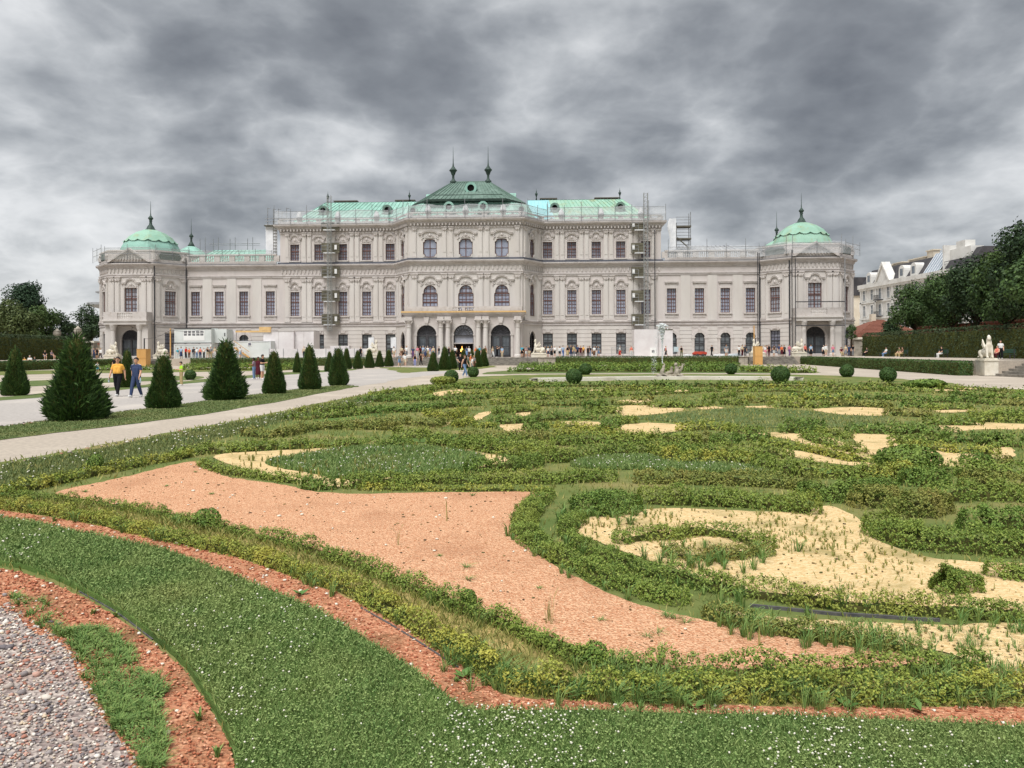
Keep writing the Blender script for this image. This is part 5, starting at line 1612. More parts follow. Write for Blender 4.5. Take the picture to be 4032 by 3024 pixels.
def archring(key, w, spring, t, y0=-.12):
    o = [(-w / 2 - t, 0), (-w / 2 - t, spring)] + arc(0, spring, w / 2 + t, w / 2 + t, math.pi, 0, 16)[1:-1] + [(w / 2 + t, spring), (w / 2 + t, 0)]
    i = [(-w / 2, 0), (-w / 2, spring)] + arc(0, spring, w / 2, w / 2, math.pi, 0, 16)[1:-1] + [(w / 2, spring), (w / 2, 0)]
    mb = MB()
    mb.band_xz(o, i, y0, .02)
    for s in (-1, 1):
        mb.box(s * (w / 2 + t / 2) - t * .75, s * (w / 2 + t / 2) + t * .75, y0 - .06, .02, spring - .12, spring + .12)
    mb.prism_xz([(-.16, spring + w / 2 - .05), (.16, spring + w / 2 - .05), (.24, spring + w / 2 + t + .12), (-.24, spring + w / 2 + t + .12)], y0 - .1, .02)
    WIN[key] = mb.mesh('arch_moulding', M_TRIM)


archring('ring_g', 1.65, 2.65, .42)
archring('ring_door', 3.05, 3.4, .34)
archring('ring_pdoor', 3.1, 3.0, .34)


def pilaster(key, w, z0, z1, cap=.8):
    """shaft, moulded base and leafy capital as three meshes"""
    sh = MB()
    sh.box(-w / 2, w / 2, -.16, .02, z0 + .35, z1 - cap)
    sh.box(-w * .34, w * .34, -.20, -.155, z0 + .9, z1 - cap - .35)
    ba = MB()
    ba.box(-w * .62, w * .62, -.26, .02, z0, z0 + .2).box(-w * .56, w * .56, -.22, .02, z0 + .2, z0 + .35)
    ca = MB()
    zc = z1 - cap
    ca.box(-w * .52, w * .52, -.2, .02, zc, zc + .1)
    ca.prism_xz([(-w * .45, zc + .1), (w * .45, zc + .1), (w * .68, z1 - .14), (-w * .68, z1 - .14)], -.26, .02)
    for s in (-1, 1):
        ca.tube([(s * w * .4, -.24, zc + .25), (s * w * .62, -.30, zc + .45), (s * w * .66, -.30, zc + .28)], [.05, .08, .05], 5)
    ca.tube([(0, -.26, zc + .12), (0, -.34, zc + .4)], [.12, .08], 5)
    ca.box(-w * .74, w * .74, -.34, .02, z1 - .14, z1)
    WIN[key] = (sh.mesh('pilaster', M_WALL), ba.mesh('base', M_TRIM), ca.mesh('capital', M_TRIM))


pilaster('pil', .78, 6.95, 14.3)
pilaster('pila', .62, 16.75, 21.7, .7)


def put_pil(F, key, x):
    a, b, c = WIN[key]
    o = F.put('pilaster', a, x)
    link('base', b, o)
    link('capital', c, o)


def courses(F, z0, z1, n, holes, m=M_WALL, proud=.07, gap=.06):
    """rusticated stone courses between the openings, each a block of its own"""
    h = (z1 - z0) / n
    for j in range(n):
        za, zb = z0 + j * h + gap / 2, z0 + (j + 1) * h - gap / 2
        cut = sorted([(c - w / 2, c + w / 2) for c, z, w, hh in holes if z < zb and z + hh > za])
        xs = [0.0]
        for a, b in cut:
            xs += [a, b]
        xs.append(F.L)
        for k in range(0, len(xs) - 1, 2):
            if xs[k + 1] - xs[k] > .15:
                L = xs[k + 1] - xs[k]
                F.put('stone_course', MB().prism_xz([(0, za), (L, za), (L, zb), (0, zb)], -proud, .0).mesh('stone_course', m), xs[k])


# storey heights
Z_G0, Z_S0, Z_S1, Z_W1, Z_ENT, Z_C0, Z_C1, Z_A1, Z_T0, Z_T1 = 1.55, 6.27, 6.9, 8.0, 14.3, 15.7, 16.5, 17.08, 22.0, 23.0
sweep('plinth', OUTLINE, [(0, TZ - .1), (.22, TZ - .1), (.22, Z_G0 - .08), (.12, Z_G0), (0, Z_G0)], M_BAND)
sweep('string_course', OUTLINE, [(0, 6.22), (.16, 6.25), (.18, 6.42), (.10, 6.46), (.10, 6.62), (.26, 6.7), (.30, 6.88), (0, 6.95)], M_BAND)
sweep('architrave', OUTLINE, [(0, 14.3), (.14, 14.3), (.14, 14.52), (.22, 14.55), (.22, 14.72), (0, 14.76)], M_BAND)
sweep('main_cornice', OUTLINE, corn(15.6, 16.45, .6), M_BAND)
sweep('flashing', OUTLINE, [(0, 16.62), (.59, 16.47), (.61, 16.47), (.61, 16.455)], M_LEAD)
sweep('lead_gutter', UPPER, [(.02, 16.5), (.30, 16.5), (.30, 16.78), (.02, 16.8)], M_LEAD)
sweep('top_cornice', UPPER, corn(21.9, 22.95, .85), M_BAND)
sweep('flashing', UPPER, [(0, 23.1), (.84, 22.97), (.86, 22.97), (.86, 22.955)], M_LEAD)
sweep('architrave', UPPER, [(0, 21.45), (.10, 21.45), (.10, 21.7), (.16, 21.74), (0, 21.8)], M_BAND)

# frieze consoles and modillions: real small blocks, joined per stretch
def brackets(F, z0, z1, step, d, w, m=M_TRIM, name='bracket_row', x0=0.0, x1=None, drop=True):
    x1 = F.L if x1 is None else x1
    n = max(1, int(round((x1 - x0) / step)))
    mb = MB()
    for i in range(n):
        x = x0 + (i + .5) * (x1 - x0) / n
        if drop:
            mb.prism_xz([(x - w / 2, z1), (x - w / 2, z0 + (z1 - z0) * .4), (x, z0), (x + w / 2, z0 + (z1 - z0) * .4), (x + w / 2, z1)][::-1], -d, .01)
        else:
            mb.box(x - w / 2, x + w / 2, -d, .01, z0, z1)
    o = build(name, mb, m, PAL, F.pos(0), F.rz)
    o['kind'] = 'stuff'
    return o


faces = {k: Face(a, b) for k, a, b in [
    ('front', (-A1, 0), (A1, 0)), ('chamL', (-A2, YW), (-A1, 0)), ('chamR', (A1, 0), (A2, YW)), ('wingL', (-AW, YW), (-A2, YW)), ('wingR', (A2, YW), (AW, YW)),
    ('linkL', (-AL, YW), (-AW, YW)), ('linkR', (AW, YW), (AL, YW)),
    ('pLo', (-PX2, YW), (-PX1, PYF)), ('pLf', (-PX1, PYF), (-PX0, PYF)), ('pLi', (-PX0, PYF), (-AL, YW)),
    ('pRi', (AL, YW), (PX0, PYF)), ('pRf', (PX0, PYF), (PX1, PYF)), ('pRo', (PX1, PYF), (PX2, YW))]}
WX = [12.85, 16.75, 20.7, 24.65, 28.65]
for sd, key in ((-1, 'wingL'), (1, 'wingR')):
    F = faces[key]
    xs = [(-WX[i] + AW if sd < 0 else WX[i] - A2) for i in range(5)]
    H = [(x, Z_W1, 1.5, 3.95) for x in xs]
    G = [(x, 1.62, 1.6, 3.3) for x in xs]
    AT = [(x, Z_A1, 1.5, 2.68) for x in xs]
    F.wall('wall', TZ, 16.5, H + G, M_WALLD)
    F.wall('attic_wall', 16.5, 22.2, AT, M_WALLD)
    courses(F, Z_G0 + .02, 6.2, 7, G)
    for i, x in enumerate(xs):
        put_window(F, 'main', x, Z_W1)
        put_window(F, 'attic', x, Z_A1)
        put_window(F, 'ground', x, 1.62)
        F.put('window_surround', WIN['s_main'], x, Z_W1)
        F.put('window_surround', WIN['s_attic'], x, Z_A1)
        F.put('window_hood', WIN['h_bell' if i % 2 == 0 else 'h_round'], x, 12.75)
        F.put('window_hood', WIN['h_lowr' if i % 2 == 0 else 'h_low'], x, 20.55)
        F.put('keystone', WIN['keystone'], x, 5.05)
    mids = [(xs[i] + xs[i + 1]) / 2 for i in range(4)]
    for x in mids:
        for e in (-.43, .43):
            put_pil(F, 'pil', x + e)
            put_pil(F, 'pila', x + e)
    xe = (1.2 if sd < 0 else F.L - 1.2)
    put_pil(F, 'pil', xe)
    put_pil(F, 'pila', xe)
    brackets(F, 14.85, 15.55, .62, .13, .26)
    brackets(F, 21.85, 22.2, .55, .5, .2, drop=False, name='modillion_row')

for sd, key in ((-1, 'linkL'), (1, 'linkR')):
    F = faces[key]
    gx = [32.75, 37.2, 41.3, 45.3]
    xs = [(-x + AL if sd < 0 else x - AW) for x in gx]
    H = [(x, 8.15, 1.5, 3.95) for x in xs]
    G = [(x, 1.5, 1.65, 3.5) for x in xs]
    F.wall('wall', TZ, 16.5, H + G, M_WALLD)
    courses(F, Z_G0 + .02, 5.9, 7, [(x, 1.4, 2.5, 4.3) for x in xs])
    for i, x in enumerate(xs):
        put_window(F, 'main', x, 8.15)
        put_window(F, 'garch', x, 1.5)
        F.put('window_surround', WIN['s_link'], x, 8.15)
        F.put('window_hood', WIN['h_flat'], x, 12.95)
        F.put('arch_moulding', WIN['ring_g'], x, 1.5)
        for e in (-.75, .75):
            F.put('sunk_panel', MB().box(-.55, .55, -.05, 0, 5.75, 6.1).mesh('sunk_panel', M_TRIM), x + e)
    for x in [(xs[i] + xs[i + 1]) / 2 for i in range(3)]:
        F.put('lesene', MB().box(-.75, .75, -.08, .0, 6.96, 14.28).mesh('lesene', M_WALL), x)

for key, sd in (('chamL', -1), ('chamR', 1)):
    F = faces[key]
    x = F.L / 2
    F.wall('wall', TZ, 16.5, [(x, 7.7, 1.35, 5.0), (x, 1.2, 1.7, 4.1)], M_WALL)
    F.wall('attic_wall', 16.5, 22.2, [(x, 17.0, 1.25, 2.85)], M_WALL)
    put_window(F, 'chmain', x, 7.7)
    put_window(F, 'chattic', x, 17.0)
    put_window(F, 'chdoor', x, 1.2)
    F.put('window_hood', WIN['h_ch'], x, 13.3)
    F.put('window_hood', WIN['h_ch'], x, 20.5)
    for e in (-1.9, 1.9):
        put_pil(F, 'pil', x + e)
        put_pil(F, 'pila', x + e)
    brackets(F, 14.85, 15.55, .62, .13, .26)
    brackets(F, 21.85, 22.2, .55, .5, .2, drop=False, name='modillion_row')

F = faces['front']
cx0 = A1
CXS = [cx0 - 5.65, cx0, cx0 + 5.65]
F.wall('wall', TZ, 16.5, [(x, 8.1, 2.4, 4.4) for x in CXS], M_WALL)
F.wall('attic_wall', 16.5, 22.2, [(x, 16.9, 2.15, 2.85) for x in CXS], M_WALL)
for i, x in enumerate(CXS):
    put_window(F, 'cmain', x, 8.1)
    put_window(F, 'cattic', x, 16.9)
    F.put('window_hood', WIN['h_cround' if i == 1 else 'h_cbell'], x, 13.15)
    F.put('window_hood', WIN['h_clow'], x, 20.45)
for x in (cx0 - 8.1, cx0 - 3.35, cx0 - 2.3, cx0 + 2.3, cx0 + 3.35, cx0 + 8.1):
    put_pil(F, 'pil', x)
    put_pil(F, 'pila', x)
brackets(F, 14.85, 15.55, .7, .13, .26)
brackets(F, 21.85, 22.2, .55, .5, .2, drop=False, name='modillion_row')

# corner pavilions
for sd, (ki, kf, ko) in ((-1, ('pLi', 'pLf', 'pLo')), (1, ('pRi', 'pRf', 'pRo'))):
    F = faces[kf]
    x = F.L / 2
    F.wall('wall', TZ, 16.5, [(x, 8.6, 2.1, 3.9), (x, 1.2, 3.1, 4.6)], M_WALL)
    put_window(F, 'pfront', x, 8.6)
    F.put('window_surround', WIN['s_pf'], x, 8.6)
    F.put('window_hood', WIN['h_pf'], x, 13.15)
    for e in (-3.1, -2.2, 2.2, 3.1):
        put_pil(F, 'pil', x + e)
    brackets(F, 14.85, 15.55, .62, .13, .26)
    ped = MB()
    ped.prism_xz([(-3.3, 0), (3.3, 0), (0, 1.95)], -.12, .3)
    ped.band_xz([(-3.6, -.05), (0, 2.25), (3.6, -.05)], [(-3.2, -.05), (0, 1.95), (3.2, -.05)], -.55, .3)
    for k in range(9):
        q = -2 + k * .5
        ped.tube([(q, -.2, .25), (q * .9, -.28, .35 + .9 * (1 - abs(q) / 2.2))], [.18, .12], 5)
    F.put('pediment', ped.mesh('pediment', M_TRIM), x, 16.62, .25)
    for kk in (ki, ko):
        E_ = faces[kk]
        xx = E_.L / 2
        E_.wall('wall', TZ, 16.5, [(xx, 8.1, 1.75, 3.95), (xx, 1.6, 1.75, 3.6)], M_WALL)
        put_window(E_, 'pside', xx, 8.1)
        put_window(E_, 'pground', xx, 1.6)
        E_.put('window_surround', WIN['s_ps'], xx, 8.1)
        E_.put('window_hood', WIN['h_ps'], xx, 12.95)
        E_.put('keystone', WIN['keystone'], xx, 5.4)
        courses(E_, Z_G0 + .02, 6.2, 7, [(xx, 1.6, 1.75, 3.6)])
        for e in (-2.0, 2.0):
            put_pil(E_, 'pil', xx + e)
        brackets(E_, 14.85, 15.55, .62, .13, .26)
    # parapet with dark louvred openings
    OCT = [(sd * PX2, YW), (sd * PX1, PYF), (sd * PX0, PYF), (sd * AL, YW)]
    if sd < 0:
        OC = [(-PX2, 12), (-PX2, YW), (-PX1, PYF), (-PX0, PYF), (-AL, YW), (-AL, 12)]
    else:
        OC = [(AL, 12), (AL, YW), (PX0, PYF), (PX1, PYF), (PX2, YW), (PX2, 12)]
    sweep('parapet', OC, [(.0, 16.6), (.1, 16.6), (.1, 17.0), (0, 17.05), (0, 18.35), (.12, 18.4), (.12, 18.62), (-.4, 18.64), (-.4, 16.7)], M_TRIM)
    for kk in (ki, ko):
        E_ = faces[kk]
        lv = MB()
        lv.prism_xz([(-1.5, 17.15), (1.5, 17.15), (1.75, 17.7), (1.4, 18.28), (-1.4, 18.28), (-1.75, 17.7)], -.06, .02)
        E_.put('copper_panel', lv.mesh('copper_panel', M_COPK), E_.L / 2, 0, .02)
        for e in (-1, 1):
            E_.put('volute', MB().tube([(e * 2.1, 0, 17.1), (e * 2.2, -.15, 17.7), (e * 1.95, -.2, 18.1)], [.35, .28, .18], 7).mesh('volute', M_TRIM), E_.L / 2)
    # dome on an eight-sided base
    DC = (sd * 54.35, 7.3)
    NS = 8
    ph = math.pi / 8
    prof = [(4.95, 17.1), (4.9, 18.5), (4.75, 19.15), (4.5, 19.8), (4.05, 20.7), (3.3, 21.6), (2.3, 22.3), (1.2, 22.75), (.75, 22.86)]
    mcop = M_COP if sd < 0 else M_COPG

    def gore(profile, name, m, out=0.0, scallop=False):
        for k in range(NS):
            mb = MB()
            a0, a1 = ph + 2 * math.pi * k / NS, ph + 2 * math.pi * (k + 1) / NS
            sub = 6
            V, Fs = [], []
            for r_, z in profile:
                for i in range(sub + 1):
                    t = i / sub
                    a = a0 + (a1 - a0) * t
                    # between a flat facet and a round one
                    flat = math.cos((a1 - a0) / 2) / math.cos(a - (a0 + a1) / 2)
                    rr = (r_ + out) * (.55 * flat + .45)
                    zz = z
                    if scallop and (r_, z) == profile[0]:
                        zz = z + .55 * abs(math.cos(t * math.pi * 2)) - .1
                    V.append((DC[0] + rr * math.cos(a), DC[1] + rr * math.sin(a), zz))
            w = sub + 1
            for j in range(len(profile) - 1):
                for i in range(sub):
                    Fs.append((j * w + i, j * w + i + 1, (j + 1) * w + i + 1, (j + 1) * w + i))
            mb.add(V, Fs)
            build(name, mb, m, PAL)
    gore(prof, 'dome_panel', mcop)
    gore([(4.24, 20.35), (4.03, 20.75), (3.3, 21.63), (2.3, 22.33), (1.2, 22.78)], 'dome_cap_panel', MATS['bright_green_copper'] if sd < 0 else mcop, .06, True)
    fin = MB()
    fin.smooth = True
    fin.lathe([(.95, 22.7), (.95, 22.9), (.7, 23.0), (.55, 23.4), (.26, 23.8), (.2, 24.3), (.3, 24.4), (.2, 24.5), (.3, 24.65), (.42, 24.82), (.42, 24.92), (.26, 25.1), (.1, 25.35), (.06, 25.8), (.04, 26.6), (.02, 27.6), (.01, 27.8)], 10, DC)
    build('spire', fin, M_COPK if sd < 0 else MATS['dark_copper'], PAL)
    # porch with balcony
    F = faces[kf]
    x = F.L / 2
    por = MB()
    pd = 1.9
    for e in (-1, 1):
        por.box(x + e * 3.0 - .5, x + e * 3.0 + .5, -pd + .5, .0, TZ, 6.6)
    por.box(x - 3.5, x + 3.5, -pd, 0, 6.55, 7.05).box(x - 3.65, x + 3.65, -pd - .15, 0, 7.05, 7.3)
    build('porch', por, M_WALL, PAL, F.pos(0), F.rz)
    F.put('arch_moulding', WIN['ring_pdoor'], x, 1.2)
    for e in (-2.15, 2.15):
        cb = MB()
        cb.smooth = False
        cb.lathe([(.5, TZ), (.5, TZ + .3), (.4, TZ + .45), (.38, 3.5), (.33, 5.6), (.4, 5.7), (.46, 6.0), (.58, 6.4), (.6, 6.55)], 20)
        F.put('column', cb.mesh('column', M_WALL), x + e, 0, pd - .55)
    bal = MB()
    bal.box(x - 3.5, x - 1.2, -pd + .05, -pd + .3, 7.3, 8.55).box(x + 1.2, x + 3.5, -pd + .05, -pd + .3, 7.3, 8.55)
    bal.box(x - 1.2, x + 1.2, -pd + .05, -pd + .3, 7.3, 7.5).box(x - 1.2, x + 1.2, -pd + .05, -pd + .3, 8.35, 8.55)
    bal.box(x - 3.5, x - 3.25, -pd + .3, 0, 7.3, 8.55).box(x + 3.25, x + 3.5, -pd + .3, 0, 7.3, 8.55)
    build('balcony_parapet', bal, M_TRIM, PAL, F.pos(0), F.rz)
    bme = MB().lathe([(.09, 0), (.09, .1), (.05, .15), (.11, .4), (.05, .72), (.09, .78), (.09, .85)], 8).mesh('baluster', M_WALL)
    for k in range(8):
        F.put('baluster', bme, x - 1.05 + .3 * k, 7.5, pd - .17)
    # iron gate in the porch
    W_, HH = 3.1, 4.55
    o_ = outline(W_, HH, 'arch')
    gt = MB()
    gt.band_xz(o_, shrink(o_, .12, W_, HH), -.05, .05, True)
    gt.box(-W_ / 2, W_ / 2, -.06, .06, 2.95, 3.15).box(-.12, .12, -.06, .06, 0, 3.0).box(-W_ / 2, W_ / 2, -.05, .05, .05, .3).box(-W_ / 2, W_ / 2, -.03, .03, 1.5, 1.58)
    for k in range(1, 14):
        xx = -W_ / 2 + W_ * k / 14
        gt.box(xx - .02, xx + .02, -.02, .02, .1, 3.0)
    for k in range(9):
        t = math.pi * k / 8
        gt.tube([(.3 * math.cos(t), 0, 3.15 + .3 * math.sin(t)), (.8 * math.cos(t + .2), 0, 3.15 + .8 * math.sin(t)), (1.45 * math.cos(t), 0, 3.15 + 1.36 * math.sin(t))], .04, 4)
    g = F.put('gate', gt.mesh('gate', M_IRON), x, 1.2, -.15)
    gg = MB()
    gg.add([(px, .12, pz) for px, pz in o_], [tuple(range(len(o_)))])
    link('pane', gg.mesh('pane', M_DOORGL), g)
    lun = [(-1.5, 3.05)] + arc(0, 3.0, 1.5, 1.5, math.pi, 0, 12)[1:-1] + [(1.5, 3.05)]
    link('lunette', MB().prism_xz(lun[::-1], .08, .11).mesh('lunette', M_IRON), g)
    F.put('reveal', win_meshes('pdoorfill', 3.1, 4.6, 'arch', M_IRON, M_DARKIN, 1, 1)[2], x, 1.2, -.2)
    # downpipes at the folds
    for kk, xx in ((ki, .05), (ki, faces[ki].L - .05)) if sd > 0 else ((ki, .05), (ki, faces[ki].L - .1)):
        E_ = faces[kk]
        E_.put('downpipe', MB().tube([(0, 0, TZ), (0, 0, 16.3)], .10, 6).mesh('downpipe', M_IRON), xx, 0, .22)

# portico before the central front
PF = -3.6
FP_ = Face((-8.9, PF), (8.9, PF))
pc = 8.9
DX = [pc - 5.65, pc, pc + 5.65]
FP_.wall('portico_wall', TZ, 7.35, [(x, TZ + .05, 3.05, 4.95) for x in DX], M_WALLD, .8)
build('portico_roof', MB().box(-8.9, 8.9, PF + .01, -.02, 7.3, 7.6).box(-8.9, -8.5, PF + .02, -.02, TZ, 7.3).box(8.5, 8.9, PF + .02, -.02, TZ, 7.3), M_WALLD, PAL)
sweep('portico_cornice', [(-8.9, 0), (-8.9, PF), (8.9, PF), (8.9, 0)], corn(7.35, 7.95, .5), M_BAND)
sweep('timber_guard', [(-8.9, -1), (-8.9, PF), (8.9, PF), (8.9, -1)], [(.3, 7.97), (.58, 7.97), (.58, 8.22), (.3, 8.22)], M_OCH)
for i, x in enumerate(DX):
    W_, HH = 3.05, 4.9
    o_ = outline(W_, HH, 'arch')
    FP_.put('arch_moulding', WIN['ring_door'], x, TZ + .05)
    FP_.put('keystone', MB().prism_xz([(-.25, 0), (.25, 0), (.42, .95), (-.42, .95)], -.3, .02).mesh('keystone', M_TRIM), x, 6.35)
    FP_.put('reveal', win_meshes('doorfill', 3.05, 4.95, 'arch', M_IRON, M_DARKIN, 1, 1)[2], x, TZ + .05, -.3)
    gt = MB()
    gt.band_xz(o_, shrink(o_, .12, W_, HH), -.05, .05, True)
    gt.box(-W_ / 2, W_ / 2, -.06, .06, 3.2, 3.42)
    for k in range(11):
        t = math.pi * k / 10
        gt.tube([(.35 * math.cos(t), 0, 3.42 + .3 * math.sin(t)), (.9 * math.cos(t + .15), 0, 3.42 + .85 * math.sin(t)), (1.45 * math.cos(t), 0, 3.42 + 1.4 * math.sin(t))], .035, 4)
    gt.band_xz(arc(0, 3.42, .95, .9, 0, math.pi, 14), arc(0, 3.42, .87, .82, 0, math.pi, 14), -.03, .03)
    if i != 1:
        gt.box(-.2, .2, -.06, .06, 0, 3.2).box(-W_ / 2, W_ / 2, -.05, .05, 0, .35).box(-W_ / 2, W_ / 2, -.03, .03, 1.55, 1.65)
        for k in range(1, 14):
            xx = -W_ / 2 + W_ * k / 14
            gt.box(xx - .025, xx + .025, -.02, .02, .1, 2.9)
        gt.box(-W_ / 2, -W_ / 2 + .3, -.05, .05, 0, 3.2).box(W_ / 2 - .3, W_ / 2, -.05, .05, 0, 3.2)
    g = FP_.put('gate', gt.mesh('gate', M_IRON), x, TZ + .05, -.35)
    if i != 1:
        link('pane', MB().add([(px, .2, pz) for px, pz in o_], [tuple(range(len(o_)))]).mesh('pane', M_DOORGL), g)
        link('lunette', MB().prism_xz(([(-1.5, 3.3)] + arc(0, 3.4, 1.48, 1.45, math.pi, 0, 12)[1:-1] + [(1.5, 3.3)])[::-1], .08, .12).mesh('lunette', mat('iron_lunette', lin(92, 92, 96), .7, .2, c2=lin(66, 66, 70), scale=5)), g)
    else:
        link('pane', MB().add([(px, .2, pz) for px, pz in o_ if pz > 1], [tuple(range(len([1 for q in o_ if q[1] > 1])))]).mesh('pane', M_PANEW), g)
        link('pane', MB().box(-1.45, 1.45, .15, .19, 2.2, 3.3).mesh('pane', M_PANEW), g)
        link('transom', MB().box(-1.5, 1.5, -.35, .1, 2.05, 2.2).mesh('transom', M_BAND), g)
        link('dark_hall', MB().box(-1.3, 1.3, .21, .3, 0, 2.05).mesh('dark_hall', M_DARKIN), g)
        lamp = MB()
        lamp.smooth = True
        lamp.lathe([(.02, .75), (.22, .85), (.26, 1.05), (.14, 1.25), (.05, 1.4), (.02, 1.7)], 10, (-.3, .12))
        link('chandelier', lamp.mesh('chandelier', M_LAMP), g)
for x in (-8.25, -3.4, -2.3, 2.3, 3.4, 8.25):
    cb = MB()
    cb.lathe([(.55, TZ), (.55, TZ + .3), (.44, TZ + .48), (.40, 3.4), (.35, 5.7), (.42, 5.75), (.42, 5.9)], 22)
    c_ = FP_.put('column', cb.mesh('column', M_WALL), x + pc, 0, .55)
    cc = MB()
    cc.lathe([(.38, 5.9), (.42, 6.3), (.58, 6.6), (.62, 6.75)], 10)
    cc.box(-.62, .62, -.62, .62, 6.75, 6.95).box(-.5, .5, -.5, .6, 6.95, 7.36)
    for s1 in (-1, 1):
        cc.tube([(s1 * .4, -.5, 6.3), (s1 * .6, -.6, 6.6), (s1 * .5, -.6, 6.4)], [.08, .12, .07], 5)
    link('capital', cc.mesh('capital', M_TRIM), c_)
bal = MB()
for a, b in ((-8.9, -1.7), (1.7, 8.9)):
    bal.box(a, b, PF + .1, PF + .4, 7.97, 8.95)
    bal.box(a + .5, b - .5, PF + .04, PF + .1, 8.15, 8.75)
bal.box(-1.7, 1.7, PF + .1, PF + .4, 7.97, 8.15).box(-1.7, 1.7, PF + .08, PF + .42, 8.78, 8.97).box(-.25, .25, PF + .1, PF + .4, 8.15, 8.8)
bal.box(-8.9, -8.6, PF + .4, 0, 7.97, 8.95).box(8.6, 8.9, PF + .4, 0, 7.97, 8.95)
build('balcony_parapet', bal, M_TRIM, PAL)
for k in range(8):
    x = (-1.5 + k * .33) if k < 4 else (.48 + (k - 4) * .33)
    link('baluster', bme, PAL, (x, PF + .25, 8.05), 0, (1.1, 1.1, .88))

# ------------------------------------------------------------------ roofs
def slope(name, bl, br, tr, tl, n, mats, seed=0, rib=.045):
    """a roof slope of separate copper sheets, each with a standing seam"""
    r = random.Random(seed)
    bl, br, tr, tl = map(Vector, (bl, br, tr, tl))
    nrm = (br - bl).cross(tl - bl).normalized()
    for i in range(n):
        a, b = i / n, (i + 1) / n
        p = [bl.lerp(br, a), bl.lerp(br, b), tl.lerp(tr, b), tl.lerp(tr, a)]
        mb = MB()
        mb.quad(*p)
        w = (br - bl).normalized() * .05
        q0, q1 = p[0], p[3]
        h = nrm * rib * 2
        mb.add([q0, q0 + w, q1 + w, q1, q0 + h, q0 + w + h, q1 + w + h, q1 + h], [(4, 5, 6, 7), (0, 4, 7, 3), (1, 2, 6, 5), (0, 1, 5, 4)])
        m = mats(a) if callable(mats) else mats
        build(name, mb, m, PAL)


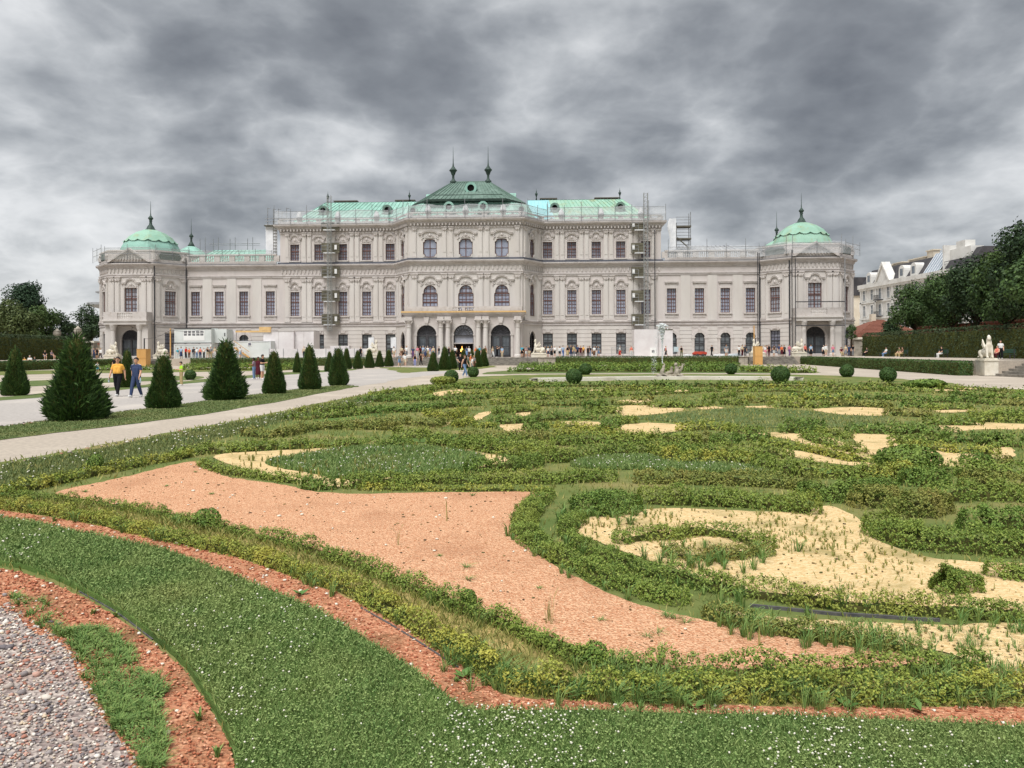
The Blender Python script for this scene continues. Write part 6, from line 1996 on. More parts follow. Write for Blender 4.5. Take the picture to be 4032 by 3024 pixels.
for sd in (-1, 1):
    x0, x1 = (A2 - 2.5, AW - .9)
    e0, e1 = sd * x1, sd * x0
    yb, yt = YW + .9, YW + 7.2
    zb, zt = 23.1, 28.0
    rx = sd * (x1 - 4.6)
    lo, hi = min(e0, e1), max(e0, e1)
    if sd < 0:
        fm = M_COP
        slope('copper_sheet', (e0, yb, zb), (e1, yb, zb), (e1, yt, zt), (rx, yt, zt), 26, fm, 3)
        slope('copper_sheet', (e0, yb + 14, zb), (e0, yb, zb), (rx, yt, zt), (rx, yt + 1.4, zt), 8, fm, 4)
    else:
        fm = lambda a: (M_COPB if a < .2 else M_COPG)
        slope('copper_sheet', (e1, yb, zb), (e0, yb, zb), (rx, yt, zt), (e1, yt, zt), 26, fm, 5)
        slope('copper_sheet', (e0, yb, zb), (e0, yb + 14, zb), (rx, yt + 1.4, zt), (rx, yt, zt), 8, M_COPG, 6)
    build('roof_ridge', MB().box(min(rx, e1), max(rx, e1), yt, yt + 1.4, zt - .3, zt + .06), M_COPK, PAL)
    for a, b in ((rx + (-sd) * 1.2, rx + (-sd) * 5.4), (rx + (-sd) * 12.0, rx + (-sd) * 15.5)) if sd < 0 else ((rx + (-sd) * .4, rx + (-sd) * 4.6), (rx + (-sd) * 11.0, rx + (-sd) * 14.0)):
        cm = MB()
        cm.box(min(a, b), max(a, b), yt + .5, yt + 1.5, zt + .32, zt + .5)
        for k in range(6):
            xx = min(a, b) + .3 + k * (abs(b - a) - .6) / 5
            cm.box(xx - .15, xx + .15, yt + .7, yt + 1.3, zt, zt + .33)
        build('chimney', cm, M_CHIM, PAL)
    for xx in (rx + (-sd) * .3, rx + (-sd) * 14.6):
        vs = MB()
        vs.smooth = True
        vs.lathe([(.14, zt), (.07, zt + .6), (.1, zt + .7), (.22, zt + 1.05), (.26, zt + 1.2), (.09, zt + 1.35), (.1, zt + 1.45), (.03, zt + 1.75), (.01, zt + 2.1)], 8, (xx, yt + .3))
        build('roof_urn', vs, M_COPK, PAL)
    for q in (14.1, 25.0):
        t = .58
        lx = sd * q
        zc, yc = zb + (zt - zb) * t, yb + (yt - yb) * t
        oc = MB()
        oc.band_xz(arc(0, 0, .8, .8, 0, 2 * math.pi, 18)[:-1], arc(0, 0, .45, .45, 0, 2 * math.pi, 18)[:-1], -.75, .5, True)
        oc.prism_xz([(-1.0, -1.1), (1.0, -1.1), (.85, -.6), (-.85, -.6)], -.6, .5)
        o_ = build('oculus', oc, M_COPD, PAL, (lx, yc - .35, zc + .1))
        link('pane', MB().prism_xz(arc(0, 0, .46, .46, 0, 2 * math.pi, 18)[:-1], -.45, -.4).mesh('pane', M_DARKIN), o_)
    # low roof over the link behind its parapet
    la, lb = sd * (AW + .6), sd * (AL - .2)
    lo, hi = min(la, lb), max(la, lb)
    lm = M_COP if sd < 0 else mat('roof_sheeting_grey', lin(176, 178, 180), .7, .2, c2=lin(150, 152, 156), scale=.8)
    cutL, cutR = (2.5, 3.2)
    slope('copper_sheet' if sd < 0 else 'roof_sheet', (lo, YW + 1.0, 17.2), (hi, YW + 1.0, 17.2), (hi - cutR, YW + 4.8, 19.6), (lo + cutL, YW + 4.8, 19.6), 14, lm, 9)
    build('roof_back', MB().box(lo + cutL, hi - cutR, YW + 4.8, YW + 9, 17.2, 19.6), lm, PAL)
    fl = faces['linkL' if sd < 0 else 'linkR']
    sweep('parapet', [(lo, YW), (hi, YW)], [(.0, 16.6), (.12, 16.6), (.12, 16.95), (.02, 17.0), (.02, 17.05)], M_TRIM)
    sweep('parapet_rail', [(lo, YW), (hi, YW)], [(.12, 18.0), (.12, 18.25), (-.3, 18.25), (-.3, 18.0), (.12, 18.0)], M_TRIM)
    n = 6
    for k in range(n + 1):
        xx = lo + (hi - lo) * k / n
        build('parapet_pier', MB().box(xx - .45, xx + .45, YW - .05, YW + .35, 17.0, 18.02), M_TRIM, PAL)
    bm2 = MB()
    for k in range(46):
        xx = lo + .3 + (hi - lo - .6) * k / 45
        bm2.lathe([(.09, 17.02), (.05, 17.2), (.11, 17.45), (.05, 17.85), (.09, 18.0)], 5, (xx, YW + .14))
    o_ = build('baluster_row', bm2, M_TRIM, PAL)
    o_['kind'] = 'stuff'
    # back pavilion dome peeping over the link
    dm = MB()
    dm.smooth = True
    dm.lathe([(3.6, 17), (3.5, 19.5), (3.0, 20.8), (2.0, 21.8), (1.0, 22.4), (.6, 22.6)], 16, (sd * 55.8, 25))
    build('rear_dome', dm, M_COP if sd < 0 else M_COPG, PAL)
    fin = MB()
    fin.smooth = True
    fin.lathe([(.8, 22.4), (.45, 23.1), (.22, 23.5), (.16, 24.0), (.28, 24.1), (.16, 24.2), (.42, 24.5), (.44, 24.6), (.12, 25.0), (.06, 25.3), (.02, 28.0)], 8, (sd * 55.8, 25))
    build('spire', fin, M_COPK, PAL)
    # end wall of the wing above the link
    E2 = Face((-AW, 16), (-AW, YW)) if sd < 0 else Face((AW, YW), (AW, 16))
    E2.wall('attic_wall', 16.5, 22.2, [], M_WALLD)

# central roof: lower mansard and darker upper hip, both following the chamfered plan
def inset(k, zz):
    return [(-A2 + k - .3, YW + 1.2, zz), (-A1 + k * .75, .2 + k, zz), (A1 - k * .75, .2 + k, zz), (A2 - k + .3, YW + 1.2, zz)]


lo_, mi_ = inset(.9, 23.1), inset(2.5, 26.0)
sides = [(0, 1), (1, 2), (2, 3)]
for i, j in sides:
    slope('copper_sheet', lo_[i], lo_[j], mi_[j], mi_[i], 22 if i == 1 else 6, M_COP, 12 + i)
build('roof_core', MB().box(-A2 + 2.4, A2 - 2.4, YW + 1.0, YW + 14, 23.0, 26.0), M_COP, PAL)
ev = [(-9.3, YW + 1.4, 26.3), (-6.2, 1.6, 26.35), (6.2, 1.6, 26.35), (9.3, YW + 1.4, 26.3)]
rg = [(-3.1, 8.6, 30.6), (3.1, 8.6, 30.6)]
slope('copper_sheet', ev[1], ev[2], rg[1], rg[0], 18, M_COPD, 20)
slope('copper_sheet', ev[0], ev[1], rg[0], rg[0], 5, M_COPD, 21)
slope('copper_sheet', ev[2], ev[3], rg[1], rg[1], 5, M_COPD, 22)
bk = [(-9.3, 15, 26.3), (9.3, 15, 26.3)]
slope('copper_sheet', bk[0], ev[0], rg[0], rg[0], 6, M_COPD, 23)
slope('copper_sheet', ev[3], bk[1], rg[1], rg[1], 6, M_COPD, 24)
slope('copper_sheet', bk[1], bk[0], rg[0], rg[1], 6, M_COPD, 26)
sweep('eaves_gutter', [(-9.3, 15), (-9.3, YW + 1.4), (-6.2, 1.6), (6.2, 1.6), (9.3, YW + 1.4), (9.3, 15)], [(-1.0, 26.05), (.12, 26.0), (.18, 26.3), (-.02, 26.4)], M_COPK)
build('snow_rail', MB().tube([(-5.6, 3.0, 27.3), (5.6, 3.0, 27.3)], .05, 5), M_COPK, PAL)
build('roof_ridge', MB().tube([(-3.1, 8.6, 30.62), (3.1, 8.6, 30.62)], .12, 6), M_COPD, PAL)
for x in (-2.95, 2.95):
    fin = MB()
    fin.smooth = True
    fin.lathe([(.55, 30.3), (.55, 30.75), (.34, 30.9), (.2, 31.2), (.2, 31.7), (.3, 31.85), (.42, 32.2), (.52, 32.4), (.66, 32.52), (.66, 32.62), (.4, 32.9), (.15, 33.3), (.08, 33.8), (.055, 34.6), (.035, 35.6), (.015, 36.6)], 12, (x, 8.6))
    build('spire', fin, M_COPK, PAL)
for x, y, z, r_, mm in ((0.4, 4.9, 28.7, .72, M_COP), (-2.7, .95, 24.9, .62, M_COP), (2.7, .95, 24.9, .62, M_COP), (-8.7, 2.6, 24.7, .55, M_COP), (8.7, 2.6, 24.7, .55, M_COP)):
    oc = MB()
    oc.band_xz(arc(0, 0, r_ * 1.35, r_ * 1.35, 0, 2 * math.pi, 18)[:-1], arc(0, 0, r_ * .8, r_ * .8, 0, 2 * math.pi, 18)[:-1], -.5, 1.2, True)
    oc.prism_xz([(-r_ * 1.6, -r_ * 1.5), (r_ * 1.6, -r_ * 1.5), (r_ * 1.2, -r_ * .8), (-r_ * 1.2, -r_ * .8)], -.4, .8)
    o_ = build('dormer', oc, mm if z > 28 else M_COP, PAL, (x, y, z))
    link('pane', MB().prism_xz(arc(0, 0, r_ * .82, r_ * .82, 0, 2 * math.pi, 18)[:-1], -.25, -.2).mesh('pane', M_DARKIN), o_)
for sd in (-1, 1):
    build('dormer', MB().tube([(sd * 5.0, 9.5, 28.1), (sd * 7.6, 9.5, 28.1)], [.7, .7], 10), M_COP, PAL)

# balustrade and statues above the top cornice, hidden by sheeting
sweep('balustrade_base', UPPER, [(.0, 23.0), (.15, 23.05), (.15, 23.4), (0, 23.45)], M_TRIM)
sweep('balustrade_rail', UPPER, [(.12, 23.8), (.12, 23.98), (-.25, 23.98), (-.25, 23.8), (.12, 23.8)], M_TRIM)
for i in range(1, len(UPPER) - 2):
    f = Face(UPPER[i], UPPER[i + 1])
    n = max(1, int(f.L / 2.9))
    for k in range(n + 1):
        f.put('balustrade_pier', MB().box(-.4, .4, -.05, .4, 23.3, 23.82).mesh('balustrade_pier', M_TRIM), f.L * k / n)
    if f.L > 8:
        for k in range(n):
            pnl = MB().prism_xz([(-.9, 23.3), (.9, 23.3), (.75, 23.5), (.3, 23.55), (0, 23.75), (-.3, 23.55), (-.75, 23.5)], .02, .12)
            f.put('balustrade_panel', pnl.mesh('balustrade_panel', M_TRIM), f.L * (k + .5) / n)
        for k in range(1, n, 2):
            st = MB()
            st.smooth = True
            st.lathe([(.55, 23.98), (.5, 24.3), (.42, 24.6), (.3, 24.9), (.2, 25.05), (.05, 25.15)], 9)
            f.put('wrapped_statue', st.mesh('wrapped_statue', mat('wrapped_white', lin(206, 206, 206), .8, .2, c2=lin(180, 180, 180), scale=3)), f.L * k / n, 0, -.1)
# ------------------------------------------------------------------ building site round the palace
M_ALU = mat('scaffold_steel', lin(150, 152, 154), .5, .4, c2=lin(120, 122, 124), scale=3)
M_WHITE = mat('white_hoarding', lin(226, 222, 222), .7, .25, c2=lin(214, 208, 208), scale=.6, c3=lin(200, 194, 194), scale3=.3, f3=.5)
M_CONT = mat('white_container', lin(218, 222, 220), .6, .3, c2=lin(204, 209, 206), scale=.5)
M_PLY = mat('plywood', lin(212, 168, 108), .8, .2, c2=lin(196, 150, 90), scale=1.2, stretch=(1, 1, .3))
M_OLIVE = mat('olive_landing_gate', lin(116, 112, 96), .8, .2, c2=lin(88, 84, 72), scale=1.2)
M_SHEET = mat('translucent_plastic_sheet', lin(226, 228, 230), .5, .4, c2=lin(206, 210, 214), scale=1.2, alpha=.42)
M_SHEETW = mat('white_plastic_sheet', lin(232, 233, 235), .6, .3, c2=lin(212, 214, 218), scale=.8)
M_DECK = mat('scaffold_deck', lin(108, 104, 94), .9, .1, c2=lin(86, 82, 74), scale=2)
M_SIGN = mat('white_sign', lin(236, 236, 234), .6, .3)
M_PRINT = mat('grey_print', lin(150, 150, 152), .7, .2, c2=lin(72, 72, 76), scale=4, detail=2, coord='obj')
M_RED = mat('red_tarpaulin', lin(188, 78, 58), .7, .3, c2=lin(168, 62, 48), scale=2)
M_SAND = mat('sphinx_limestone', lin(226, 220, 206), .85, .2, c2=lin(206, 198, 180), scale=2.2, c3=lin(176, 168, 150), scale3=1.3, f3=.6)


def pbuild(name, mb, m, parent):
    return build(name, mb, m, parent)


def ploc(lx, ly, z=0.0):
    x, y = pw(lx, ly)
    return (x, y, z)


# hoist towers with landings
for nm, u, zt, side, lab in (('hoist_tower', 1298, 27.4, 0, 'lattice hoist mast with landings up the left wing'), ('hoist_tower', 2544, 27.2, 1, 'lattice hoist mast with landings up the right wing')):
    lx, _ = on_plane(u, 1200, YW - 1.6)
    t = thing(nm, lab, 'hoist', ploc(lx, YW - 1.6), -TH)
    mb = MB()
    for sx in (-.3, .3):
        for sy in (-.3, .3):
            mb.tube([(sx, sy, 5.4), (sx, sy, zt)], .04, 4)
    z = 5.4
    k = 0
    while z < zt - .6:
        mb.tube([(-.3, -.3, z), (.3, -.3, z + .6 * (1 if k % 2 else 1))], .03, 4)
        mb.tube([(-.3, -.3, z + .6), (.3, -.3, z + .6)], .03, 4)
        z += .6
        k += 1
    build('mast', mb, mat('hoist_mast_steel', lin(146, 148, 146), .6, .3), t)
    for j, (v0, v1) in enumerate([(876, 906), (956, 996), (1050, 1091), (1143, 1186), (1236, 1278)]):
        z0 = on_plane(u, v1, YW - .6)[1]
        z1 = on_plane(u, v0, YW - .6)[1]
        x0, x1 = (-1.6, 1.35) if side == 0 else (-2.2, -.1)
        bk = MB().box(x0, x1, 1.0, 1.12, z0, z1)
        for q in range(4):
            bk.box(x0, x1, .95, 1.0, z0 + (z1 - z0) * q / 4, z0 + (z1 - z0) * q / 4 + .04)
        l_ = build('landing', bk, M_OLIVE, t)
        build('threshold', MB().box(x0 + .5, x1 - .6 if side == 0 else x1, .3, 1.0, z0 - .12, z0), M_SHEETW, l_)
        gx = .75 if side == 0 else -1.85
        build('gate_sign', MB().box(gx - .2, gx + .2, .9, .94, z0 + .55, z0 + 1.3).box(gx - .08, gx + .08, .88, .9, z0 + .8, z0 + 1.05), M_SIGN, l_)
        rl = MB()
        for q in (x0 + .1, x0 + 1.1):
            rl.tube([(q, .6, z0), (q, .6, z0 + 1.15)], .03, 4)
        rl.tube([(x0, .6, z0 + 1.15), (x0 + 1.1, .6, z0 + 1.15)], .03, 4).tube([(x0, .6, z0 + .6), (x0 + 1.1, .6, z0 + .6)], .03, 4)
        build('guard_rail', rl, M_ALU, l_)


# plastic sheeting and guard scaffold along the roof edges
def sheeting(path, z0, z1, d, lab, seed, posts=2.6, over=.9, m=M_SHEET):
    r = np.random.RandomState(seed)
    t = thing('roof_edge_scaffold', lab, 'scaffold', (PC, PD, 0), -TH)
    P = [Vector(p) for p in path]
    seg = []
    for i in range(len(P) - 1):
        L = (P[i + 1] - P[i]).length
        n = max(2, int(L / .35))
        for k in range(n):
            seg.append((P[i].lerp(P[i + 1], k / n), (P[i + 1] - P[i]).normalized()))
    seg.append((P[-1], (P[-1] - P[-2]).normalized()))
    V, F = [], []
    rows = 6
    for i, (p, tdir) in enumerate(seg):
        nrm = Vector((tdir.y, -tdir.x))
        sag = .16 * math.sin(i * .31 + seed) + r.uniform(-.03, .03)
        for j in range(rows + 1):
            q = j / rows
            dd = d + .05 * math.sin(i * .23 + j * .5) + r.uniform(-.012, .012)
            V.append((p.x + nrm.x * dd, p.y + nrm.y * dd, z0 + (z1 - z0 + sag) * q))
    for i in range(len(seg) - 1):
        for j in range(rows):
            a = i * (rows + 1) + j
            F.append((a, a + rows + 1, a + rows + 2, a + 1))
    mb = MB()
    mb.add(V, F)
    build('plastic_sheet', mb, m, t)
    for i in range(len(P) - 1):
        L = (P[i + 1] - P[i]).length
        td = (P[i + 1] - P[i]).normalized()
        nr = Vector((td.y, -td.x))
        n = max(1, int(L / posts))
        for k in range(n + 1):
            b = P[i].lerp(P[i + 1], k / n) + nr * (d + .15)
            hh = z1 + (over if (k + i) % 2 == 0 else over * .35)
            mb = MB()
            mb.tube([(b.x, b.y, z0 - .1), (b.x, b.y, hh)], .04, 4)
            build('post', mb, M_ALU, t)
        a, b = P[i] + nr * (d + .15), P[i + 1] + nr * (d + .15)
        for zz in (z0 + .9, z1 - .1):
            build('rail', MB().tube([(a.x, a.y, zz), (b.x, b.y, zz)], .035, 4), M_ALU, t)
    return t


sheeting([(-A2, YW), (-A1, 0), (A1, 0), (A2, YW)], 23.0, 24.9, .95, 'plastic sheeted scaffold round the central roof balustrade', 1)
sheeting([(-AW - .6, YW), (-A2 - 1, YW)], 23.0, 25.1, .95, 'plastic sheeted scaffold along the left wing roof edge', 2)
sheeting([(A2 + 1, YW), (AW + .6, YW)], 23.0, 25.2, .95, 'plastic sheeted scaffold along the right wing roof edge', 3)
sheeting([(AW + 1, YW), (AL + .5, YW), (PX0, PYF), (PX1, PYF), (PX2, YW)], 17.0, 18.7, .9, 'plastic sheeted scaffold on the right link and corner pavilion roofs', 4, over=1.2)
sheeting([(-PX2, YW), (-PX1, PYF), (-PX0, PYF), (-AL, YW)], 17.0, 18.9, .9, 'netted scaffold round the left corner pavilion parapet', 5, over=.5, m=mat('thin_scaffold_net', lin(190, 194, 190), .7, .2, alpha=.28))
sheeting([(-AL + 1, YW), (-AW - 1, YW)], 17.0, 18.7, .9, 'netted scaffold along the left link roof', 6, over=.3, m=MATS['thin_scaffold_net'])

# scaffold bays on top of the left link roof
t = thing('roof_scaffold', 'light guard frames standing on the left link roof', 'scaffold', (PC, PD, 0), -TH)
for u in (798, 850, 916, 985):
    lx, _ = on_plane(u, 960, YW + 4.8)
    for e in (-.45, .45):
        build('post', MB().tube([(lx + e, YW + 4.8, 19.5), (lx + e, YW + 4.8, 21.6 + (.2 if e > 0 else 0))], .05, 4), M_ALU, t)
build('rail', MB().tube([(-45.2, YW + 4.8, 20.7), (-36.3, YW + 4.8, 20.7)], .045, 4).tube([(-45.2, YW + 4.8, 20.4), (-36.3, YW + 4.8, 20.4)], .03, 4), M_ALU, t)


def end_tower(sd, lab):
    t = thing('scaffold_tower', lab, 'scaffold', (PC, PD, 0), -TH)
    x0, x1 = (AW + .5, AW + 3.4)
    xs = [sd * x0, sd * x1] if sd > 0 else [sd * (AW + 3.0), sd * (AW + .7)]
    return t, xs


# right end: white sheet and open bay
t = thing('scaffold_tower', 'open scaffold bay with decks and white sheet at the right end of the upper floor', 'scaffold', (PC, PD, 0), -TH)
xa, zt_ = on_plane(2632, 862, YW + 1)
xb, _ = on_plane(2660, 862, YW + 1)
xc, ztop = on_plane(2718, 850, YW + 1)
sh = MB()
n = 8
V = []
for i in range(n + 1):
    for j in range(9):
        V.append((xa + (xb - xa) * i / n + (.25 * math.sin(j * .8) if i == 0 else 0), YW + .6 + .05 * math.sin(i * .8 + j * .7), 18.4 + (zt_ - 18.4) * j / 8))
sh.add(V, [(i * 9 + j, (i + 1) * 9 + j, (i + 1) * 9 + j + 1, i * 9 + j + 1) for i in range(n) for j in range(8)])
build('white_sheet', sh, M_SHEETW, t)
for x in (xb + .1, xc):
    for y in (YW + .8, YW + 2.2):
        build('post', MB().tube([(x, y, 16.7), (x, y, ztop + (.6 if x == xc else -1.2))], .07, 5), M_ALU, t)
for v in (891, 940, 988):
    z = on_plane(2690, v, YW + .8)[1]
    d_ = build('deck', MB().box(xb, xc + .1, YW + .7, YW + 2.3, z - .12, z + .12), M_DECK, t)
    for e in (.55, 1.05, 1.5):
        build('rail', MB().tube([(xb, YW + .8, z + e), (xc, YW + .8, z + e)], .04, 4), M_ALU, d_)
build('stair', MB().tube([(xb + .2, YW + .75, 20.4), (xc - .2, YW + .75, 18.6)], .10, 4), M_DECK, t)
# left end: sheet below, open frames above
t = thing('scaffold_tower', 'white sheeted scaffold with bare frames at the left end of the upper floor', 'scaffold', (PC, PD, 0), -TH)
xa, zt_ = on_plane(1046, 884, YW + 1)
xb, _ = on_plane(1092, 884, YW + 1)
sh = MB()
V = [(xa + (xb - xa) * i / 6, YW + 1.0 + .05 * math.sin(i * .7 + j * .6), 18.2 + (zt_ - 18.2) * j / 8) for i in range(7) for j in range(9)]
sh.add(V, [(i * 9 + j, (i + 1) * 9 + j, (i + 1) * 9 + j + 1, i * 9 + j + 1) for i in range(6) for j in range(8)])
build('white_sheet', sh, M_SHEETW, t)
ld = MB()
for k in range(11):
    ld.box(xb - .55, xb + .05, YW + .5, YW + .62, 18.6 + k * .5, 18.72 + k * .5)
ld.tube([(xb - .5, YW + .5, 18.3), (xb - .5, YW + .5, 24)], .04, 4)
build('ladder', ld, M_DECK, t)
for u, v in ((1054, 818), (1076, 822), (1096, 822), (1110, 835), (1128, 818)):
    x, z = on_plane(u, v, YW + .8)
    build('post', MB().tube([(x, YW + .8, 22.9), (x, YW + .8, z)], .06, 4).tube([(x, YW + .8, z - .1), (x + .45, YW + .8, z - .1)], .05, 4), M_ALU, t)
build('deck', MB().box(xa - .1, xb + 1.6, YW + .5, YW + 1.8, 22.95, 23.12), M_DECK, t)
build('rail', MB().tube([(xa, YW + .7, 24.2), (xb + 4.5, YW + .7, 24.2)], .05, 4).tube([(xa, YW + .7, 23.7), (xb + 1.6, YW + .7, 23.7)], .05, 4), M_ALU, t)


# site containers, hoardings, boards. Boxes given by their picture edges on a palace plane
def site_box(name, u0, u1, v0, v1, ly, dep, m, lab, cat, z0=TZ, parts=None):
    a, zt = on_plane(u0, v0, ly)
    b, _ = on_plane(u1, v0, ly)
    z1 = zt
    if v1 is not None:
        z0 = on_plane(u0, v1, ly)[1]
    t = thing(name, lab, cat, ploc(0, 0), -TH)
    t.location = (PC, PD, 0)
    build('shell', MB().box(a, b, ly, ly + dep, z0, z1), m, t)
    return t, a, b, z0, z1


t, a, b, z0, z1 = site_box('site_container', 686, 832, 1353.5, None, -3.2, 2.4, M_CONT, 'lower white site container standing behind the queue at left', 'container')
rb = MB()
for e in (a + .05, b - .05):
    rb.box(e - .07, e + .07, -3.26, -3.2, z0, z1)
rb.box(a, b, -3.26, -3.2, z1 - .14, z1 - .01)
build('corner_frame', rb, M_SIGN, t)
zc = z1 + .06
t, a, b, z0, z1 = site_box('site_container', 686, 832, 1292, None, -3.2, 2.4, M_CONT, 'upper white site container with a grey printed poster on its side', 'container', z0=zc)
x0, zt_ = on_plane(722, 1300, -3.25)
x1, zb_ = on_plane(805, 1341, -3.25)
po = build('poster', MB().quad((x0, -3.23, zb_), (x1, -3.23, zb_), (x1, -3.23, zt_), (x0, -3.23, zt_)), M_SIGN, t)
pm = MB()
rr_ = random.Random(4)
for i in range(5):
    for j in range(2):
        q0 = x0 + .08 + i * (x1 - x0 - .1) / 5
        h0 = zt_ - .1 - j * .42
        pm.quad((q0, -3.235, h0 - .34), (q0 + .52 + rr_.uniform(-.08, .05), -3.235, h0 - .34), (q0 + .5, -3.235, h0), (q0, -3.235, h0))
build('printed_pictures', pm, M_PRINT, po)
rb = MB()
rb.box(a, b, -3.26, -3.2, z1 - .14, z1 - .01).box(a, b, -3.26, -3.2, z0, z0 + .1)
for e in (a + .3 * (b - a), a + .68 * (b - a)):
    rb.box(e - .15, e + .15, -3.3, -3.2, z0 - .05, z0 + .02)
build('corner_frame', rb, M_IRON, t)
t, a, b, z0, z1 = site_box('site_container', 834, 892, 1296, 1350, -2.2, 2.4, M_CONT, 'grey end of a container between the poster container and the timber beam', 'container')
build('window', MB().box(a + .15, a + .3, -2.25, -2.2, z1 - .9, z1 - .4).box(b - .35, b - .2, -2.25, -2.2, z1 - 1.1, z1 - .6), M_IRON, t)
t, a, b, z0, z1 = site_box('site_container', 927, 1066, 1343, None, -3.0, 2.4, M_CONT, 'low white site container with one small square window', 'container')
w_ = build('window', MB().box(a + 1.95, a + 2.55, -3.05, -3.0, z1 - .75, z1 - .2), M_SIGN, t)
build('pane', MB().box(a + 2.03, a + 2.47, -3.07, -3.05, z1 - .67, z1 - .28), M_PANED, w_)
rb = MB()
for e in (a + .05, b - .05):
    rb.box(e - .06, e + .06, -3.06, -3.0, z0, z1)
rb.box(a, b, -3.06, -3.0, z1 - .1, z1)
build('corner_frame', rb, M_SHEETW, t)
x0, z_ = on_plane(923, 1366, -3.4)
x1, _ = on_plane(982, 1405, -3.4)
st = thing('timber_stair', 'wooden stair leading down in front of the low container', 'stair', (PC, PD, 0), -TH)
build('stringer', MB().prism_xz([(x0, z_ - .25), (x0, z_), (x1, TZ + .25), (x1, TZ)], -3.5, -3.42), M_PLY, st)
build('handrail', MB().tube([(x0, -3.5, z_ + .9), (x1, -3.5, TZ + 1.0)], .04, 4), M_PLY, st)
for k in range(7):
    q = (k + .5) / 7
    build('tread', MB().box(x0 + (x1 - x0) * q - .15, x0 + (x1 - x0) * q + .15, -3.42, -2.9, z_ + (TZ - z_) * q + .0, z_ + (TZ - z_) * q + .05), M_PLY, st)
for u0, u1, v0, v1, ly, lab in ((1037, 1156, 1305, None, -1.2, 'tall white hoarding box right of the low container'), (1157, 1235, 1303, None, -.6, 'second tall white hoarding box beside the first')):
    t, a, b, z0, z1 = site_box('hoarding', u0, u1, v0, v1, ly, 3.2, M_WHITE, lab, 'hoarding')
    build('capping', MB().box(a - .03, b + .03, ly - .06, ly + 3.2, z1, z1 + .06), M_BAND, t)
    build('joint', MB().box((a + b) / 2 - .02, (a + b) / 2 + .02, ly - .02, ly, z0, z1), M_BAND, t)
t, a, b, z0, z1 = site_box('hoarding', 893, 928, 1300, 1340, .2, .4, M_WHITE, 'small white hoarding panel left of the arched window', 'hoarding')
for u0, u1, v0, v1, lab in ((927, 1066, 1302, 1309, 'orange timber beam above the low container'), (1020, 1066, 1287, 1301, 'orange timber box at the end of the beam')):
    site_box('timber_beam', u0, u1, v0, v1, -1.4, .3, M_OCH, lab, 'beam')
# low white fence of panels
fx0, fz = on_plane(1060, 1374, -4.2)
fx1, _ = on_plane(1452, 1374, -4.2)
t = thing('white_panel_fence', 'low white panel fence along the terrace behind the yew cones', 'fence', (PC, PD, 0), -TH)
n = 7
for k in range(n):
    xa, xb = fx0 + (fx1 - fx0) * k / n, fx0 + (fx1 - fx0) * (k + 1) / n
    build('panel', MB().box(xa + .03, xb - .03, -4.2 + .02 * (k % 2), -4.16 + .02 * (k % 2), TZ, fz), M_WHITE, t)
    build('post', MB().box(xa - .03, xa + .03, -4.24, -4.2, TZ, fz + .05), M_ALU, t)
t, a, b, z0, z1 = site_box('hoarding', 1300, 1375, 1362, 1374, -3.6, 1.2, M_WHITE, 'low white box behind the white panel fence', 'hoarding')
# right hoarding with a door
t, a, b, z0, z1 = site_box('hoarding', 2497, 2590, 1297, None, -1.0, 3.0, M_WHITE, 'large white hoarding with a white door at right', 'hoarding')
xd0, zd = on_plane(2560, 1369, -1.05)
xd1, _ = on_plane(2585, 1369, -1.05)
d_ = build('door', MB().box(xd0, xd1, -1.06, -1.0, TZ, zd), M_SIGN, t)
build('notice', MB().box(xd0 + .25, xd1 - .3, -1.08, -1.06, zd - .75, zd - .4), M_PRINT, d_)
build('handle', MB().box(xd1 - .12, xd1 - .06, -1.1, -1.06, TZ + .9, TZ + 1.05), M_IRON, d_)
t, a, b, z0, z1 = site_box('hoarding', 2591, 2649, 1299, None, -.6, 2.6, M_WHITE, 'narrow white hoarding behind the fountain jet', 'hoarding')
build('capping', MB().box(a, b, -.66, 2, z1, z1 + .14), M_DECK, t)
# temporary mesh fences
for i, (u0, u1, lab) in enumerate(((2408, 2452, 'wire mesh fence panel left of the large hoarding'), (2454, 2496, 'wire mesh fence panel touching the large hoarding'))):
    a, z1 = on_plane(u0, 1369, -2.2)
    b, _ = on_plane(u1, 1369, -2.2)
    t = thing('mesh_fence', lab, 'fence', (PC, PD, 0), -TH, 'temporary wire mesh fence panels')
    build('frame', MB().tube([(a, -2.2, TZ), (a, -2.2, z1)], .03, 5).tube([(b, -2.2, TZ), (b, -2.2, z1)], .03, 5).tube([(a, -2.2, z1), (b, -2.2, z1)], .03, 5).tube([(a, -2.2, TZ + .15), (b, -2.2, TZ + .15)], .02, 5), M_ALU, t)
    w = MB()
    for k in range(1, 12):
        x = a + (b - a) * k / 12
        w.tube([(x, -2.2, TZ + .15), (x, -2.2, z1)], .006, 3)
    for k in range(1, 8):
        z = TZ + .15 + (z1 - TZ - .15) * k / 8
        w.tube([(a, -2.2, z), (b, -2.2, z)], .006, 3)
    build('wires', w, M_ALU, t)
